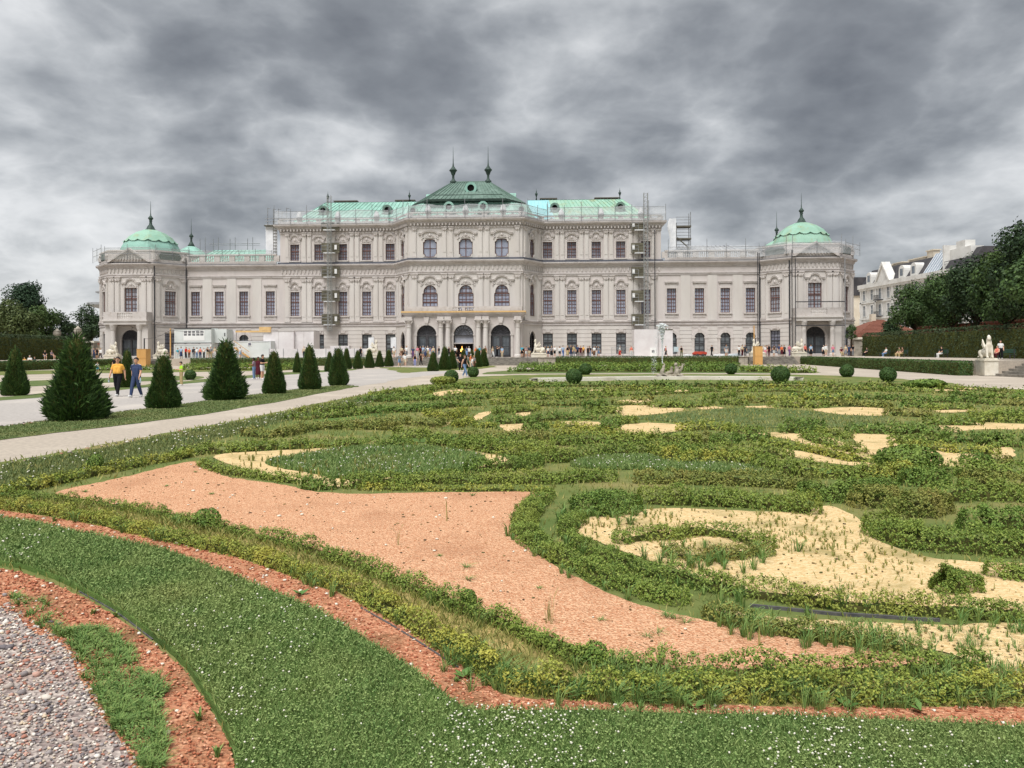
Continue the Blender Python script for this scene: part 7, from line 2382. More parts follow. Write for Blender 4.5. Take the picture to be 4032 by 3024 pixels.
# white banners
for u, v0, v1, lab in ((1461, 1328, 1371, 'blank white banner beside the left sphinx'), (1549, 1328, 1370, 'blank white banner near the portico')):
    x, z1 = on_plane(u, v0, -3.6)
    _, z0 = on_plane(u, v1, -3.6)
    t = thing('banner', lab, 'banner', (PC, PD, 0), -TH, 'blank white banners on the terrace')
    V = [(x - .42 + .84 * i / 4, -3.6 + .04 * math.sin(i * 1.5), z0 + (z1 - z0) * j / 4) for i in range(5) for j in range(5)]
    mb = MB().add(V, [(i * 5 + j, (i + 1) * 5 + j, (i + 1) * 5 + j + 1, i * 5 + j + 1) for i in range(4) for j in range(4)])
    build('cloth', mb, M_SHEETW, t)
    build('pole', MB().tube([(x + .47, -3.6, TZ), (x + .47, -3.6, z1 + .1)], .03, 5).tube([(x + .47, -3.6, z1 + .03), (x - .44, -3.6, z1 + .03)], .025, 5), M_ALU, t)
    build('foot', MB().box(x + .2, x + .75, -3.85, -3.35, TZ, TZ + .06), M_IRON, t)
# plywood boxes over lamps at the pavilion steps
for u0, u1, v0, v1, lab in ((538, 574, 1375, 1438, 'upright plywood box before the left corner pavilion'), (2973, 3003, 1364, 1434, 'upright plywood box at the foot of the right pavilion steps')):
    a, zt = on_plane(u0, v0, -8.8)
    w = on_plane(u1, v0, -8.8)[0] - a
    hh = zt
    t = thing('plywood_box', lab, 'box', ploc(a, -8.8), -TH)
    build('front', MB().box(0, w, 0, .04, .02, hh), M_PLY, t)
    build('side', MB().box(0, .04, .04, w, .02, hh).box(w - .04, w, .04, w, .02, hh), M_PLY, t)
    build('lid', MB().box(-.03, w + .03, -.03, w + .03, hh, hh + .04), M_PLY, t)
    build('batten', MB().box(.0, w, -.03, 0, hh * .5 - .05, hh * .5 + .05), M_PLY, t)
# posts and cable at left, timber post at right
for u, v0, ly, m, lab in ((671, 1293, -4, M_PLY, 'timber post left of the poster container'), (568, 1332, -4.2, M_IRON, 'dark pole beside the left plywood box'), (2969, 1282, -3, M_PLY, 'tall timber post beside the right plywood box')):
    x, z1 = on_plane(u, v0, ly)
    t = thing('site_post', lab, 'post', (PC, PD, 0), -TH)
    build('shaft', MB().box(x - .07, x + .07, ly - .07, ly + .07, TZ, z1), m, t)
    build('foot', MB().box(x - .3, x + .3, ly - .3, ly + .3, TZ, TZ + .12), M_IRON, t)
pts = []
for (u, v), (u2, v2) in (((569, 1334), (671, 1300)), ((671, 1300), (834, 1290))):
    for k in range(9):
        q = k / 8
        x, z = on_plane(u + (u2 - u) * q, v + (v2 - v) * q + 9 * math.sin(math.pi * q), -4.1)
        pts.append((x, -4.1, z))
tag(build('cable', MB().tube(pts, .025, 4), M_IRON, None, (PC, PD, 0), -TH), 'slack cable hanging from pole to container roof', 'cable')
# covered things on the right of the terrace
def low_cover(u0, u1, v0, v1, ly, m, lab, dark):
    a, z1 = on_plane(u0, v0, ly)
    b, _ = on_plane(u1, v0, ly)
    t = thing('covered_cart' if dark else 'white_tarpaulin', lab, 'cart' if dark else 'tarpaulin', (PC, PD, 0), -TH)
    zb = TZ + (.35 if dark else 0)
    build('cover', MB().prism_xz([(a, zb), (b, zb), (b - .02, z1 - .1), (b - .5, z1), (a + .4, z1 - (.0 if dark else .1)), (a + .05, z1 - .2)], ly, ly + 1.2), m, t)
    if dark:
        build('chassis', MB().box(a + .1, b - .1, ly + .1, ly + 1.1, TZ + .15, TZ + .35), M_IRON, t)
        for k in (a + .6, b - .6):
            build('wheel', MB().prism_xz(arc(k, TZ + .22, .22, .22, 0, 6.28, 12)[:-1], ly - .02, ly + .12), M_IRON, t)


low_cover(2731, 2784, 1384, 1403, -3, M_RED, 'low cart under a red cover on the right of the terrace', True)
low_cover(2812, 2868, 1393, 1405, -4, M_SHEETW, 'low white tarpaulin heap right of the red cart', False)
low_cover(2870, 2920, 1392, 1405, -3.8, mat('pale_blue_tarp', lin(196, 206, 214), .7, .2), 'pale blue tarpaulin heap near the right plywood box', False)
low_cover(2690, 2726, 1394, 1404, -4, M_SHEETW, 'white plastic heap left of the red cart', False)
t = thing('easel_board', 'painter-like board on an easel by the narrow hoarding', 'board', ploc(on_plane(2662, 1400, -4)[0], -4, TZ), -TH)
build('board', MB().box(-.35, .35, -.03, .03, .75, 1.5), mat('pale_picture', lin(206, 216, 224), .7, .2, c2=lin(176, 196, 200), scale=2), t)
build('leg', MB().tube([(-.3, 0, 0), (-.1, 0, 1.6)], .025, 4).tube([(.3, 0, 0), (.1, 0, 1.6)], .025, 4).tube([(0, .5, 0), (0, .05, 1.5)], .025, 4), M_IRON, t)
# net seam poles on the facade
for u, ly, lab in ((733, 2.9, 'dark scaffold pole at the left pavilion joint'), (2990, 2.9, 'dark scaffold pole at the right pavilion joint'), (2984, 2.4, 'second dark scaffold pole at the right pavilion joint'), (3119, -.4, 'thin dark scaffold pole at the fold of the right pavilion'), (2579, YW - .6, 'thin dark pipe beside the right hoist')):
    x, _ = on_plane(u, 1200, ly)
    zt = 17.5 if u != 2579 else 21.5
    tag(build('scaffold_pole', MB().tube([(x, ly, TZ), (x, ly, zt)], .075, 5), M_IRON, None, (PC, PD, 0), -TH), lab, 'pole')

# ------------------------------------------------------------------ steps and plinths
def steps(name, x0, x1, ytop, n, lab, run=.38, cheek=True):
    t = thing(name, lab, 'steps', (PC, PD, 0), -TH)
    h = TZ / n
    for k in range(n):
        y0 = ytop - (n - k) * run
        build('step', MB().box(x0 - .25 * (n - k) * 0, x1, y0, ytop + .02, k * h + .01, (k + 1) * h - (.005 if k < n - 1 else -.003)), M_STEP, t)
    return t


steps('stone_steps', -11.2, 11.2, -5.0, 7, 'wide stone steps up to the palace portico')
steps('stone_steps', 42.3, 48.9, -5.0, 7, 'stone steps below the right corner pavilion')
steps('stone_steps', -51.8, -45.9, -5.0, 7, 'stone steps below the left corner pavilion')
t = thing('stone_steps', 'long stone steps at the right picture edge by the sphinx', 'steps')
for k in range(6):
    x0 = 36.9 + k * .5
    build('step', MB().box(x0, 40.4, 40, 57.2, .01 + k * TZ / 6, (k + 1) * TZ / 6 - .003), M_STEP, t)
for i, (a, b, lab) in enumerate(((11.3, 13.9, 'stone retaining wall right of the portico steps'), (-13.9, -11.3, 'stone retaining wall left of the portico steps'), (40.7, 42.2, 'stone retaining wall left of the right pavilion steps'))):
    t = thing('retaining_wall', lab, 'wall', (PC, PD, 0), -TH)
    for k in range(3):
        n = 3
        for j in range(n):
            w = (b - a) / n
            build('stone_block', MB().box(a + w * j + .01, a + w * (j + 1) - .01, -5.35, -5.0, k * .36 + .01, (k + 1) * .36), M_STONE, t)
    build('coping', MB().box(a - .03, b + .03, -5.45, -4.98, 1.09, 1.19), M_STONE, t)

# ------------------------------------------------------------------ fountain
POOL = [gnd(u, v) for u, v in ((2091, 1503), (2300, 1499.5), (2600, 1494.5), (2900, 1495.5), (3159, 1498))]
fr_ = smooth_path(POOL, 8)
ring = fr_ + [(x + (.35 if i < 3 else (-.35 if i > len(fr_) - 4 else 0)), y + 1.3) for i, (x, y) in list(enumerate(fr_))[::-1]]
t = thing('fountain_basin', 'wide stone fountain basin with a pale rim', 'fountain')
n = len(ring)
P = [Vector(p) for p in ring]
cen = sum(P, Vector((0, 0))) / n
mb = MB()
V, F = [], []
for i, p in enumerate(P):
    d = (P[(i + 1) % n] - P[i - 1]).normalized()
    nr = Vector((d.y, -d.x))
    if nr.dot(p - cen) < 0:
        nr = -nr
    o_, q_ = p + nr * .05, p - nr * .45
    V += [(o_.x, o_.y, 0), (o_.x, o_.y, .12), (o_.x + nr.x * .06, o_.y + nr.y * .06, .13), (o_.x + nr.x * .06, o_.y + nr.y * .06, .22), (q_.x, q_.y, .22), (q_.x, q_.y, -.3)]
for i in range(n):
    a, b = i * 6, ((i + 1) % n) * 6
    for k in range(5):
        F.append((a + k, b + k, b + k + 1, a + k + 1))
mb.add(V, F)
build('rim', mb, mat('pale_rim_stone', lin(222, 216, 204), .85, .2, c2=lin(200, 192, 178), scale=.8, c3=lin(170, 162, 148), scale3=.5, f3=.5), t)
tess = tessellate_polygon([[Vector((x, y, 0)) for x, y in ring]])
wm = mat('pool_water', lin(52, 70, 66), .08, .5, bump=.2, bscale=3)
structure(build('pool_water', MB().add([(x, y, .06) for x, y in ring], [tuple(q) for q in tess]), wm))

# net frame round the right pavilion balcony
t = thing('net_frame', 'dark net frame bars above and below the right pavilion balcony', 'scaffold', (PC, PD, 0), -TH)
for z in (9.35, 5.75):
    build('bar', MB().box(PX0, PX1, PYF - 2.35, PYF - 2.2, z, z + .14), M_IRON, t)
for x in (PX0, PX1):
    build('upright', MB().tube([(x, PYF - 2.3, TZ), (x, PYF - 2.3, 16)], .07, 5), M_IRON if x == PX0 else M_ALU, t)
# ------------------------------------------------------------------ fused figures: statues and people
def capsule(bm, a, ra, b, rb, seg=10):
    a, b = Vector(a), Vector(b)
    d = b - a
    L = max(d.length, 1e-5)
    z = d / L
    e = Vector((0, 0, 1)) if abs(z.z) < .9 else Vector((1, 0, 0))
    x = z.cross(e).normalized()
    y = z.cross(x)
    rings = []
    for k in range(1, 4):
        t = -math.pi / 2 + k * math.pi / 8
        rings.append((a + z * ra * math.sin(t), ra * math.cos(t)))
    rings.append((a, ra))
    rings.append((b, rb))
    for k in range(1, 4):
        t = k * math.pi / 8
        rings.append((b + z * rb * math.sin(t), rb * math.cos(t)))
    rows = [[bm.verts.new(c + (x * math.cos(2 * math.pi * i / seg) + y * math.sin(2 * math.pi * i / seg)) * r) for i in range(seg)] for c, r in rings]
    p0, p1 = bm.verts.new(a - z * ra), bm.verts.new(b + z * rb)
    for i in range(seg):
        j = (i + 1) % seg
        bm.faces.new((p0, rows[0][j], rows[0][i]))
        bm.faces.new((p1, rows[-1][i], rows[-1][j]))
        for k in range(len(rows) - 1):
            bm.faces.new((rows[k][i], rows[k][j], rows[k + 1][j], rows[k + 1][i]))


def fuse(caps, voxel, smooth=2):
    bm = bmesh.new()
    for a, ra, b, rb in caps:
        capsule(bm, a, ra, b, rb)
    bmesh.ops.recalc_face_normals(bm, faces=bm.faces)
    me = bpy.data.meshes.new('tmp')
    bm.to_mesh(me)
    bm.free()
    o = bpy.data.objects.new('tmp', me)
    COL.objects.link(o)
    m = o.modifiers.new('r', 'REMESH')
    m.mode = 'VOXEL'
    m.voxel_size = voxel
    if smooth:
        s = o.modifiers.new('s', 'SMOOTH')
        s.iterations = smooth
        s.factor = .5
    dg = bpy.context.evaluated_depsgraph_get()
    out = bpy.data.meshes.new_from_object(o.evaluated_get(dg))
    bpy.data.objects.remove(o)
    bpy.data.meshes.remove(me)
    return out


def smooth_all(me):
    me.polygons.foreach_set('use_smooth', [True] * len(me.polygons))
    return me


# ---- sphinxes
SPH = [((-.15, 0, .45), .34, (.75, 0, .42), .36), ((.75, .0, .45), .36, (1.0, 0, .38), .34), ((-.3, 0, .55), .30, (-.42, 0, 1.05), .24), ((-.42, -.12, 1.05), .15, (-.42, .12, 1.05), .15),
       ((-.45, 0, 1.2), .12, (-.48, 0, 1.42), .10), ((-.50, 0, 1.55), .17, (-.48, 0, 1.66), .16), ((-.62, 0, 1.52), .06, (-.66, 0, 1.5), .04), ((-.40, 0, 1.75), .12, (-.34, 0, 1.6), .13),
       ((-.38, -.1, 1.5), .08, (-.32, -.12, 1.25), .07), ((-.38, .1, 1.5), .08, (-.32, .12, 1.25), .07)]
for s in (-1, 1):
    SPH += [((-.45, s * .18, .95), .13, (-.62, s * .2, .5), .11), ((-.62, s * .2, .5), .11, (-.68, s * .2, .1), .10), ((-.68, s * .2, .08), .09, (-.86, s * .2, .07), .09),
            ((.95, s * .26, .42), .26, (.70, s * .30, .22), .18), ((.70, s * .30, .12), .13, (.40, s * .32, .09), .11),
            ((-.2, s * .24, .85), .10, (.15, s * .3, 1.25), .09), ((.0, s * .26, .9), .10, (.35, s * .3, 1.3), .08), ((.15, s * .26, .85), .09, (.5, s * .3, 1.12), .07), ((.15, s * .3, 1.25), .09, (.32, s * .32, 1.5), .05),
            ((-.52, s * .10, 1.02), .09, (-.56, s * .1, 1.0), .08)]
SPH += [((1.2, .1, .3), .07, (1.3, .3, .12), .06), ((1.3, .3, .12), .06, (.95, .5, .1), .06)]
sph_me = smooth_all(fuse(SPH, .035, 2))
sph_me.materials.append(M_SAND)
SPHG = 'sphinxes at the terrace steps'


def sphinx(x, y, z, rz, sc, lab, plab, ph=.5, pw_=(2.3, 1.2)):
    t = thing('sphinx', lab, 'statue', (x, y, z), rz, SPHG)
    link('figure', sph_me, t, (0, 0, .12), 0, (sc * .86, sc, sc * 1.12))
    build('slab', MB().box(-.95 * sc, 1.25 * sc, -.5 * sc, .5 * sc, 0, .12), M_SAND, t)
    p = thing('plinth', plab, 'plinth', (x, y, z - ph), rz)
    build('block', MB().box(-1.0 * sc, 1.3 * sc, -.55 * sc, .55 * sc, 0, ph - .1), M_SAND, p)
    build('cap', MB().box(-1.06 * sc, 1.36 * sc, -.6 * sc, .6 * sc, ph - .1, ph), M_SAND, p)


def pl(lx, ly):
    return pw(lx, ly)


for u, v0, v1, face, lab, plab in ((1472, 1362, 1402, 1, 'white winged stone sphinx left of the portico steps', 'pale plinth under the sphinx left of the portico steps'), (2118, 1343, 1400, 0, 'white winged stone sphinx right of the portico steps', 'pale plinth under the sphinx right of the portico steps'),
                                   (2978, 1340, 1402, 0, 'stone sphinx behind the right plywood box', 'pale plinth behind the right plywood box'), (3147, 1335, 1392, 1, 'stone sphinx right of the steps below the right pavilion', 'pale plinth right of the steps below the right pavilion'),
                                   (447, 1350, 1408, 1, 'stone sphinx before the door of the left pavilion', 'pale plinth before the door of the left pavilion'), (633, 1353, 1408, 0, 'stone sphinx right of the left plywood box', 'pale plinth right of the left plywood box')):
    ly = -4.4
    lx, z = on_plane(u, v1, ly)
    x, y = pw(lx, ly)
    ph = .55
    sphinx(x, y, TZ + ph, -TH + (math.pi if face else 0), 1.0 if abs(u - 1800) < 500 else .95, lab, plab, ph)
p = gnd(3886, 1429, TZ + .3)
sphinx(37.0, 58.3, 1.25, R(75), .86, 'large white sphinx seen from the front at the right picture edge', 'pale plinth beside the long steps at the right edge', 1.22)

# ---- fountain sculpture and jet
fx, fy = gnd(2640, 1494)
FG = [((-.75, 0, .1), .16, (.75, 0, .1), .18), ((-.55, 0, .2), .16, (-.5, 0, .5), .13), ((-.5, 0, .5), .13, (-.42, 0, .72), .10), ((-.42, 0, .82), .09, (-.4, 0, .88), .09), ((-.42, 0, .7), .05, (-.35, -.05, 1.0), .04), ((-.35, -.05, 1.0), .04, (-.42, 0, 1.12), .04),
      ((-.7, -.1, .12), .09, (-.9, -.15, .18), .05), ((-.45, -.15, .25), .09, (-.15, -.25, .12), .07), ((-.15, .05, .3), .16, (.1, .05, .42), .14), ((.1, 0, .4), .12, (.14, 0, .68), .09), ((.14, 0, .72), .09, (.14, 0, .76), .09),
      ((.45, 0, .15), .2, (.5, 0, .55), .17), ((.5, 0, .55), .15, (.46, 0, .8), .11), ((.42, 0, .98), .11, (.42, 0, 1.05), .11), ((.55, .1, .7), .07, (.75, .15, .85), .05), ((.6, .1, .3), .10, (.85, .1, .7), .08), ((.85, .1, .7), .08, (.92, .1, 1.0), .05), ((.92, .1, 1.0), .05, (1.05, .12, 1.06), .03), ((.92, .1, .98), .05, (.86, .1, 1.1), .03),
      ((.55, -.2, .2), .1, (.85, -.25, .1), .07), ((.3, -.2, .15), .09, (.35, -.35, .05), .06)]
fg = smooth_all(fuse([(a, ra * 1.12, b, rb * 1.12) for a, ra, b, rb in FG] + [((-.9, 0, 0), .2, (.9, 0, 0), .2), ((-.2, .1, .1), .2, (.45, .1, .15), .22)], .02, 0))
fg.materials.append(mat('grey_fountain_stone', lin(176, 168, 152), .85, .2, c2=lin(132, 124, 108), scale=3, c3=lin(84, 80, 70), scale3=2, f3=.6))
t = thing('fountain_sculpture', 'weathered group of tritons in the fountain', 'sculpture', (fx + .1, fy + .75, .1))
link('figures', fg, t, (0, 0, 0), 0, (1.05, 1.3, .92))
build('rock', MB().lathe([(.55, -.1), (.5, .05), (.4, .12), (.1, .16)], 12), M_STONE, t)
M_WATER = mat('white_water', lin(236, 240, 242), .3, .5, alpha=.75)
jx, jy = fx - .42, fy + .75
rj = np.random.RandomState(5)
n = 650
tt = rj.uniform(0, 1, n) ** .6
P = np.column_stack([jx + rj.normal(0, .015 + .16 * tt ** 4, n), jy + rj.normal(0, .02 + .16 * tt ** 4, n), 1.15 + 2.75 * tt + rj.normal(0, .05, n)])
n2 = 420
t2 = rj.uniform(0, 1, n2)
P2 = np.column_stack([jx - .1 - .55 * t2 ** .7 + rj.normal(0, .10, n2), jy + rj.normal(0, .15, n2), 3.5 - 3.2 * t2 ** 1.8 + rj.normal(0, .12, n2)])
Pq = np.vstack([P, P2])
Vi, Fi = ico((1, 1, 1.3), (0, 0, 0), 1)
sz = np.concatenate([rj.uniform(.012, .03, n) + .04 * tt ** 4, rj.uniform(.008, .02, n2)])
W = Vi[None] * sz[:, None, None] + Pq[:, None, :]
jt = thing('fountain_jet', 'white water jet rising from the fountain', 'water jet', (0, 0, 0))
link('spray', np_mesh('spray', W.reshape(-1, 3), (Fi[None] + (np.arange(len(Pq)) * len(Vi))[:, None, None]).reshape(-1, 3), M_WATER, smooth=True), jt)['kind'] = 'stuff'
build('stream', MB().tube([(jx, jy, 1.1), (jx, jy, 2.4), (jx + .01, jy, 3.3)], [.02, .03, .05], 8), M_WATER, jt)

# ---- people
def pose(kind, fat=1.0):
    J = dict(hL=(-.09, 0, .92), hR=(.09, 0, .92), kL=(-.10, -.01, .50), kR=(.10, -.01, .50), aL=(-.10, .02, .08), aR=(.10, .02, .08), tL=(-.11, -.13, .035), tR=(.11, -.13, .035),
             sL=(-.175, 0, 1.375), sR=(.175, 0, 1.375), eL=(-.235, .03, 1.13), eR=(.235, .03, 1.13), wL=(-.245, -.04, .88), wR=(.245, -.04, .88), head=(0, -.01, 1.625), lean=0)
    if kind == 'walk':
        J.update(kL=(-.09, -.17, .51), aL=(-.09, -.27, .10), tL=(-.09, -.42, .075), kR=(.09, .03, .50), aR=(.09, .24, .13), tR=(.09, .15, .035), eL=(-.24, .10, 1.14), wL=(-.25, .12, .88), eR=(.24, -.05, 1.14), wR=(.25, -.18, .92))
    if kind == 'walk2':
        J.update(kR=(.09, -.17, .51), aR=(.09, -.27, .10), tR=(.09, -.42, .075), kL=(-.09, .03, .50), aL=(-.09, .24, .13), tL=(-.09, .15, .035), eR=(.26, .08, 1.14), wR=(.29, .06, .88), eL=(-.26, -.04, 1.14), wL=(-.29, -.12, .90))
    if kind == 'photo':
        J.update(eL=(-.24, -.18, 1.25), wL=(-.07, -.38, 1.46), eR=(.24, -.18, 1.25), wR=(.07, -.38, 1.46), kL=(-.14, -.02, .5), aL=(-.17, .02, .08), tL=(-.2, -.12, .035))
    if kind == 'phone':
        J.update(eL=(-.24, -.02, 1.14), wL=(-.06, -.28, 1.17), eR=(.24, -.02, 1.14), wR=(.06, -.28, 1.19), head=(0, -.04, 1.615))
    if kind == 'hip':
        J.update(eL=(-.34, .06, 1.18), wL=(-.17, -.04, 1.0), kR=(.13, -.03, .5), aR=(.16, 0, .08), tR=(.2, -.13, .035))
    if kind == 'sit':
        J.update(hL=(-.09, 0, .52), hR=(.09, 0, .52), kL=(-.11, -.43, .50), kR=(.11, -.43, .50), aL=(-.11, -.40, .08), aR=(.11, -.40, .08), tL=(-.11, -.55, .035), tR=(.11, -.55, .035),
                 sL=(-.175, .06, .985), sR=(.175, .06, .985), eL=(-.23, -.04, .76), eR=(.23, -.04, .76), wL=(-.1, -.24, .66), wR=(.1, -.24, .66), head=(0, .05, 1.225))
    return J


def caps_of(J, fat, fingers):
    v = lambda k: Vector(J[k])
    hc = (v('hL') + v('hR')) / 2
    sc = (v('sL') + v('sR')) / 2
    hd = v('head')
    C = []
    f = fat
    up = (sc - hc)
    pel = hc + up * .03
    wai = hc + up * .38
    che = hc + up * .78
    for s in (-1, 1):
        C += [('pelvis', pel + Vector((s * .075, .01, 0)), .105 * f, wai + Vector((s * .06, -.015 * (f - 1) * 8, 0)), .098 * f * (1 + (f - 1) * .8)),
              ('torso', wai + Vector((s * .06, -.02 * (f - 1) * 8, 0)), .10 * f * (1 + (f - 1) * .8), che + Vector((s * .075, 0, 0)), .098 * f)]
    C += [('torso', v('sL') + Vector((.02, 0, 0)), .062, sc + Vector((0, 0, .035)), .065), ('torso', v('sR') - Vector((.02, 0, 0)), .062, sc + Vector((0, 0, .035)), .065), ('torso', wai, .104 * f, che, .112 * f), ('pelvis', pel, .10 * f, wai, .10 * f), ('neck', sc + Vector((0, .01, .05)), .054, hd - Vector((0, -.01, .09)), .05)]
    C += [('head', hd + Vector((0, .015, .025)), .092, hd + Vector((0, .01, .035)), .094), ('head', hd + Vector((0, -.02, -.045)), .068, hd + Vector((0, -.03, -.06)), .055)]
    if fingers:
        C += [('head', hd + Vector((0, -.095, .0)), .014, hd + Vector((0, -.112, -.025)), .016)]
        for s in (-1, 1):
            C.append(('head', hd + Vector((s * .092, .01, .01)), .018, hd + Vector((s * .094, .015, -.02)), .014))
    for s, L in ((-1, 'L'), (1, 'R')):
        C += [('thigh', v('h' + L), .095 * (1 + (f - 1) * .5), v('k' + L), .062), ('calf', v('k' + L), .060, v('k' + L).lerp(v('a' + L), .35), .062), ('calf', v('k' + L).lerp(v('a' + L), .35), .062, v('a' + L), .042),
              ('foot', v('a' + L) + Vector((0, .02, -.03)), .045, v('t' + L), .036), ('foot', v('a' + L) + Vector((0, .04, -.04)), .04, v('a' + L) + Vector((0, .02, -.03)), .045),
              ('uarm', v('s' + L), .060, v('e' + L), .046), ('farm', v('e' + L), .046, v('w' + L), .031)]
        d = (v('w' + L) - v('e' + L)).normalized()
        w = v('w' + L)
        if not fingers:
            C += [('hand', w, .034, w + d * .09, .036), ('hand', w + d * .09, .03, w + d * .15 + Vector((-s * .01, -.02, 0)), .02), ('hand', w + d * .04, .02, w + d * .085 + Vector((-s * .02, -.045, 0)), .014)]
        else:
            fr = Vector((0, -1, 0))
            fr = (fr - d * fr.dot(d)).normalized()
            sd = d.cross(fr)
            for q in (-.5, 0, .5):
                C.append(('hand', w + fr * q * .03, .018, w + d * .085 + fr * q * .05, .015))
            for i, ln in enumerate((.062, .075, .080, .070)):
                b = w + d * .09 + fr * (-.034 + i * .023)
                m = b + d * ln * .55 + sd * (.012 * -s)
                C += [('hand', b, .0092, m, .0088), ('hand', m, .0088, m + d * ln * .40 + sd * (.022 * -s), .0078)]
            b = w + d * .02 + fr * .028
            m = b + d * .045 + fr * .03
            C += [('hand', b, .012, m, .010), ('hand', m, .010, m + d * .03 + sd * (.008 * -s), .0085)]
    return C


def person_kit(kind, fat=1.0, voxel=.026, fingers=False):
    J = pose(kind)
    C = caps_of(J, fat, fingers)
    me = fuse([(a, ra, b, rb) for _, a, ra, b, rb in C], voxel, 1 if fingers else 2)
    n = len(me.vertices)
    V = np.zeros(n * 3, np.float32)
    me.vertices.foreach_get('co', V)
    V = V.reshape(-1, 3)
    Nn = np.zeros(n * 3, np.float32)
    me.vertices.foreach_get('normal', Nn)
    Nn = Nn.reshape(-1, 3)
    best = np.full(n, 9.0)
    reg = np.zeros(n, int)
    tt = np.zeros(n)
    names = ['pelvis', 'torso', 'neck', 'head', 'thigh', 'calf', 'foot', 'uarm', 'farm', 'hand']
    for nm, a, ra, b, rb in C:
        a, b = np.array(a), np.array(b)
        d = b - a
        t = np.clip(((V - a) @ d) / max(d @ d, 1e-9), 0, 1)
        dist = np.linalg.norm(V - (a + t[:, None] * d), axis=1) - (ra + (rb - ra) * t)
        m = dist < best
        best[m] = dist[m]
        reg[m] = names.index(nm)
        tt[m] = t[m]
    F = np.array([list(p.vertices) for p in me.polygons if len(p.vertices) == 4])

    def sub(sel, off, name):
        keep = sel[F].sum(1) >= 3
        f = F[keep]
        idx = np.unique(f)
        mp = np.full(n, -1)
        mp[idx] = np.arange(len(idx))
        return np_mesh(name, V[idx] + Nn[idx] * off, mp[f], [bpy.data.materials.get('shirt_default') or mat('shirt_default', (.5, .5, .5))], smooth=True)
    R_ = lambda *k: np.isin(reg, [names.index(q) for q in k])
    waist = J['hL'][2] + .09
    kit = {'body': smooth_all(me), 'J': J, 'fat': fat}
    shirt = (R_('torso') | (R_('pelvis') & (V[:, 2] > waist)) | (R_('uarm') & (tt < .72)))
    kit['shirt'] = sub(shirt & ~R_('hand', 'farm'), .014, 'shirt')
    kit['sleeveless'] = sub((R_('torso') | (R_('pelvis') & (V[:, 2] > waist))) & ~R_('hand', 'farm'), .012, 'top')
    kit['jacket'] = sub((R_('torso', 'uarm', 'farm') | (R_('pelvis') & (V[:, 2] > waist - .06))), .02, 'jacket')
    kit['trousers'] = sub((R_('pelvis') & (V[:, 2] <= waist + .03)) | R_('thigh') | (R_('calf') & (V[:, 2] > .09)), .016, 'trousers')
    kit['shorts'] = sub((R_('pelvis') & (V[:, 2] <= waist + .03)) | (R_('thigh') & (tt < .85)), .02, 'shorts')
    kit['shoes'] = sub(R_('foot'), .010, 'shoes')
    # skirt: a flared tube round both legs
    if kind != 'sit':
        sk = MB()
        sk.smooth = True
        rows = []
        for q, rx, ry in ((waist + .04, .17, .125), (waist - .1, .20, .15), (.65, .21, .20), (.36, .23, .24), (.34, .22, .23)):
            rows.append([(rx * math.cos(a) * fat, ry * math.sin(a) * fat, q) for a in [2 * math.pi * i / 14 for i in range(14)]])
        sk.add([p for r_ in rows for p in r_], [(k * 14 + i, k * 14 + (i + 1) % 14, (k + 1) * 14 + (i + 1) % 14, (k + 1) * 14 + i) for k in range(4) for i in range(14)])
        kit['skirt'] = sk.mesh('skirt', mat('shirt_default', (.5, .5, .5)))
    hd = np.array(J['head'])
    for nm, low, back in (('hair', -.03, 1.0), ('long_hair', -.20, 1.08)):
        Vh, Fh = ico((.103, .118, .122), (0, .012, .035), 3)
        zz = Vh[:, 2].copy()
        Vh[:, 2] = np.where(Vh[:, 2] < 0, Vh[:, 2] * (1.0 if nm == 'hair' else 2.4), Vh[:, 2])
        c_ = Vh[Fh].mean(1)
        keep = ((c_[:, 2] > .055) | (c_[:, 1] > .02)) & (c_[:, 2] > low) & ~((c_[:, 1] < -.07) & (c_[:, 2] < .085))
        idx = np.unique(Fh[keep])
        mp = np.full(len(Vh), -1)
        mp[idx] = np.arange(len(idx))
        kit[nm] = np_mesh(nm, Vh[idx] + hd, mp[Fh[keep]], [mat('shirt_default', (.5, .5, .5))], smooth=True)
    cap = MB()
    cap.smooth = True
    cap.lathe([(.125, 0), (.12, .05), (.09, .10), (.03, .125)], 12, (0, .01)).box(-.09, .09, -.2, -.08, 0, .02)
    kit['cap'] = cap.mesh('cap', mat('shirt_default', (.5, .5, .5)))
    return kit


KIT = {k: person_kit(k) for k in ('stand', 'walk', 'walk2', 'photo', 'phone', 'hip', 'sit')}
SKIN = [mat('skin_light', lin(214, 172, 146), .6, .3), mat('skin_tan', lin(206, 160, 130), .6, .3), mat('skin_brown', lin(134, 92, 68), .6, .3)]
HAIR = {'dark': mat('hair_dark', lin(38, 32, 30), .6, .3), 'brown': mat('hair_brown', lin(84, 62, 46), .6, .3), 'fair': mat('hair_fair', lin(176, 148, 104), .6, .3), 'grey': mat('hair_grey', lin(160, 156, 152), .6, .3)}
CLOTH = dict(white=(228, 228, 226), black=(34, 34, 38), navy=(62, 74, 104), red=(188, 52, 46), orange=(226, 120, 72), yellow=(236, 178, 84), lime=(168, 220, 62), green=(84, 122, 84), teal=(86, 168, 186), blue=(84, 112, 166), pink=(214, 132, 150), purple=(118, 84, 130), grey=(136, 138, 142), beige=(204, 188, 160),
             khaki=(188, 168, 124), brown=(112, 84, 66), denim=(116, 142, 176), maroon=(88, 38, 46), lilac=(150, 156, 206), lightblue=(168, 190, 214), charcoal=(66, 68, 74), coral=(228, 128, 112), olive=(110, 112, 78), floral=(150, 130, 140))


def cloth(c):
    return mat('cloth_' + c, lin(*CLOTH[c]), .85, .1, c2=tuple(x * .82 for x in lin(*CLOTH[c])), scale=7, coord='obj')


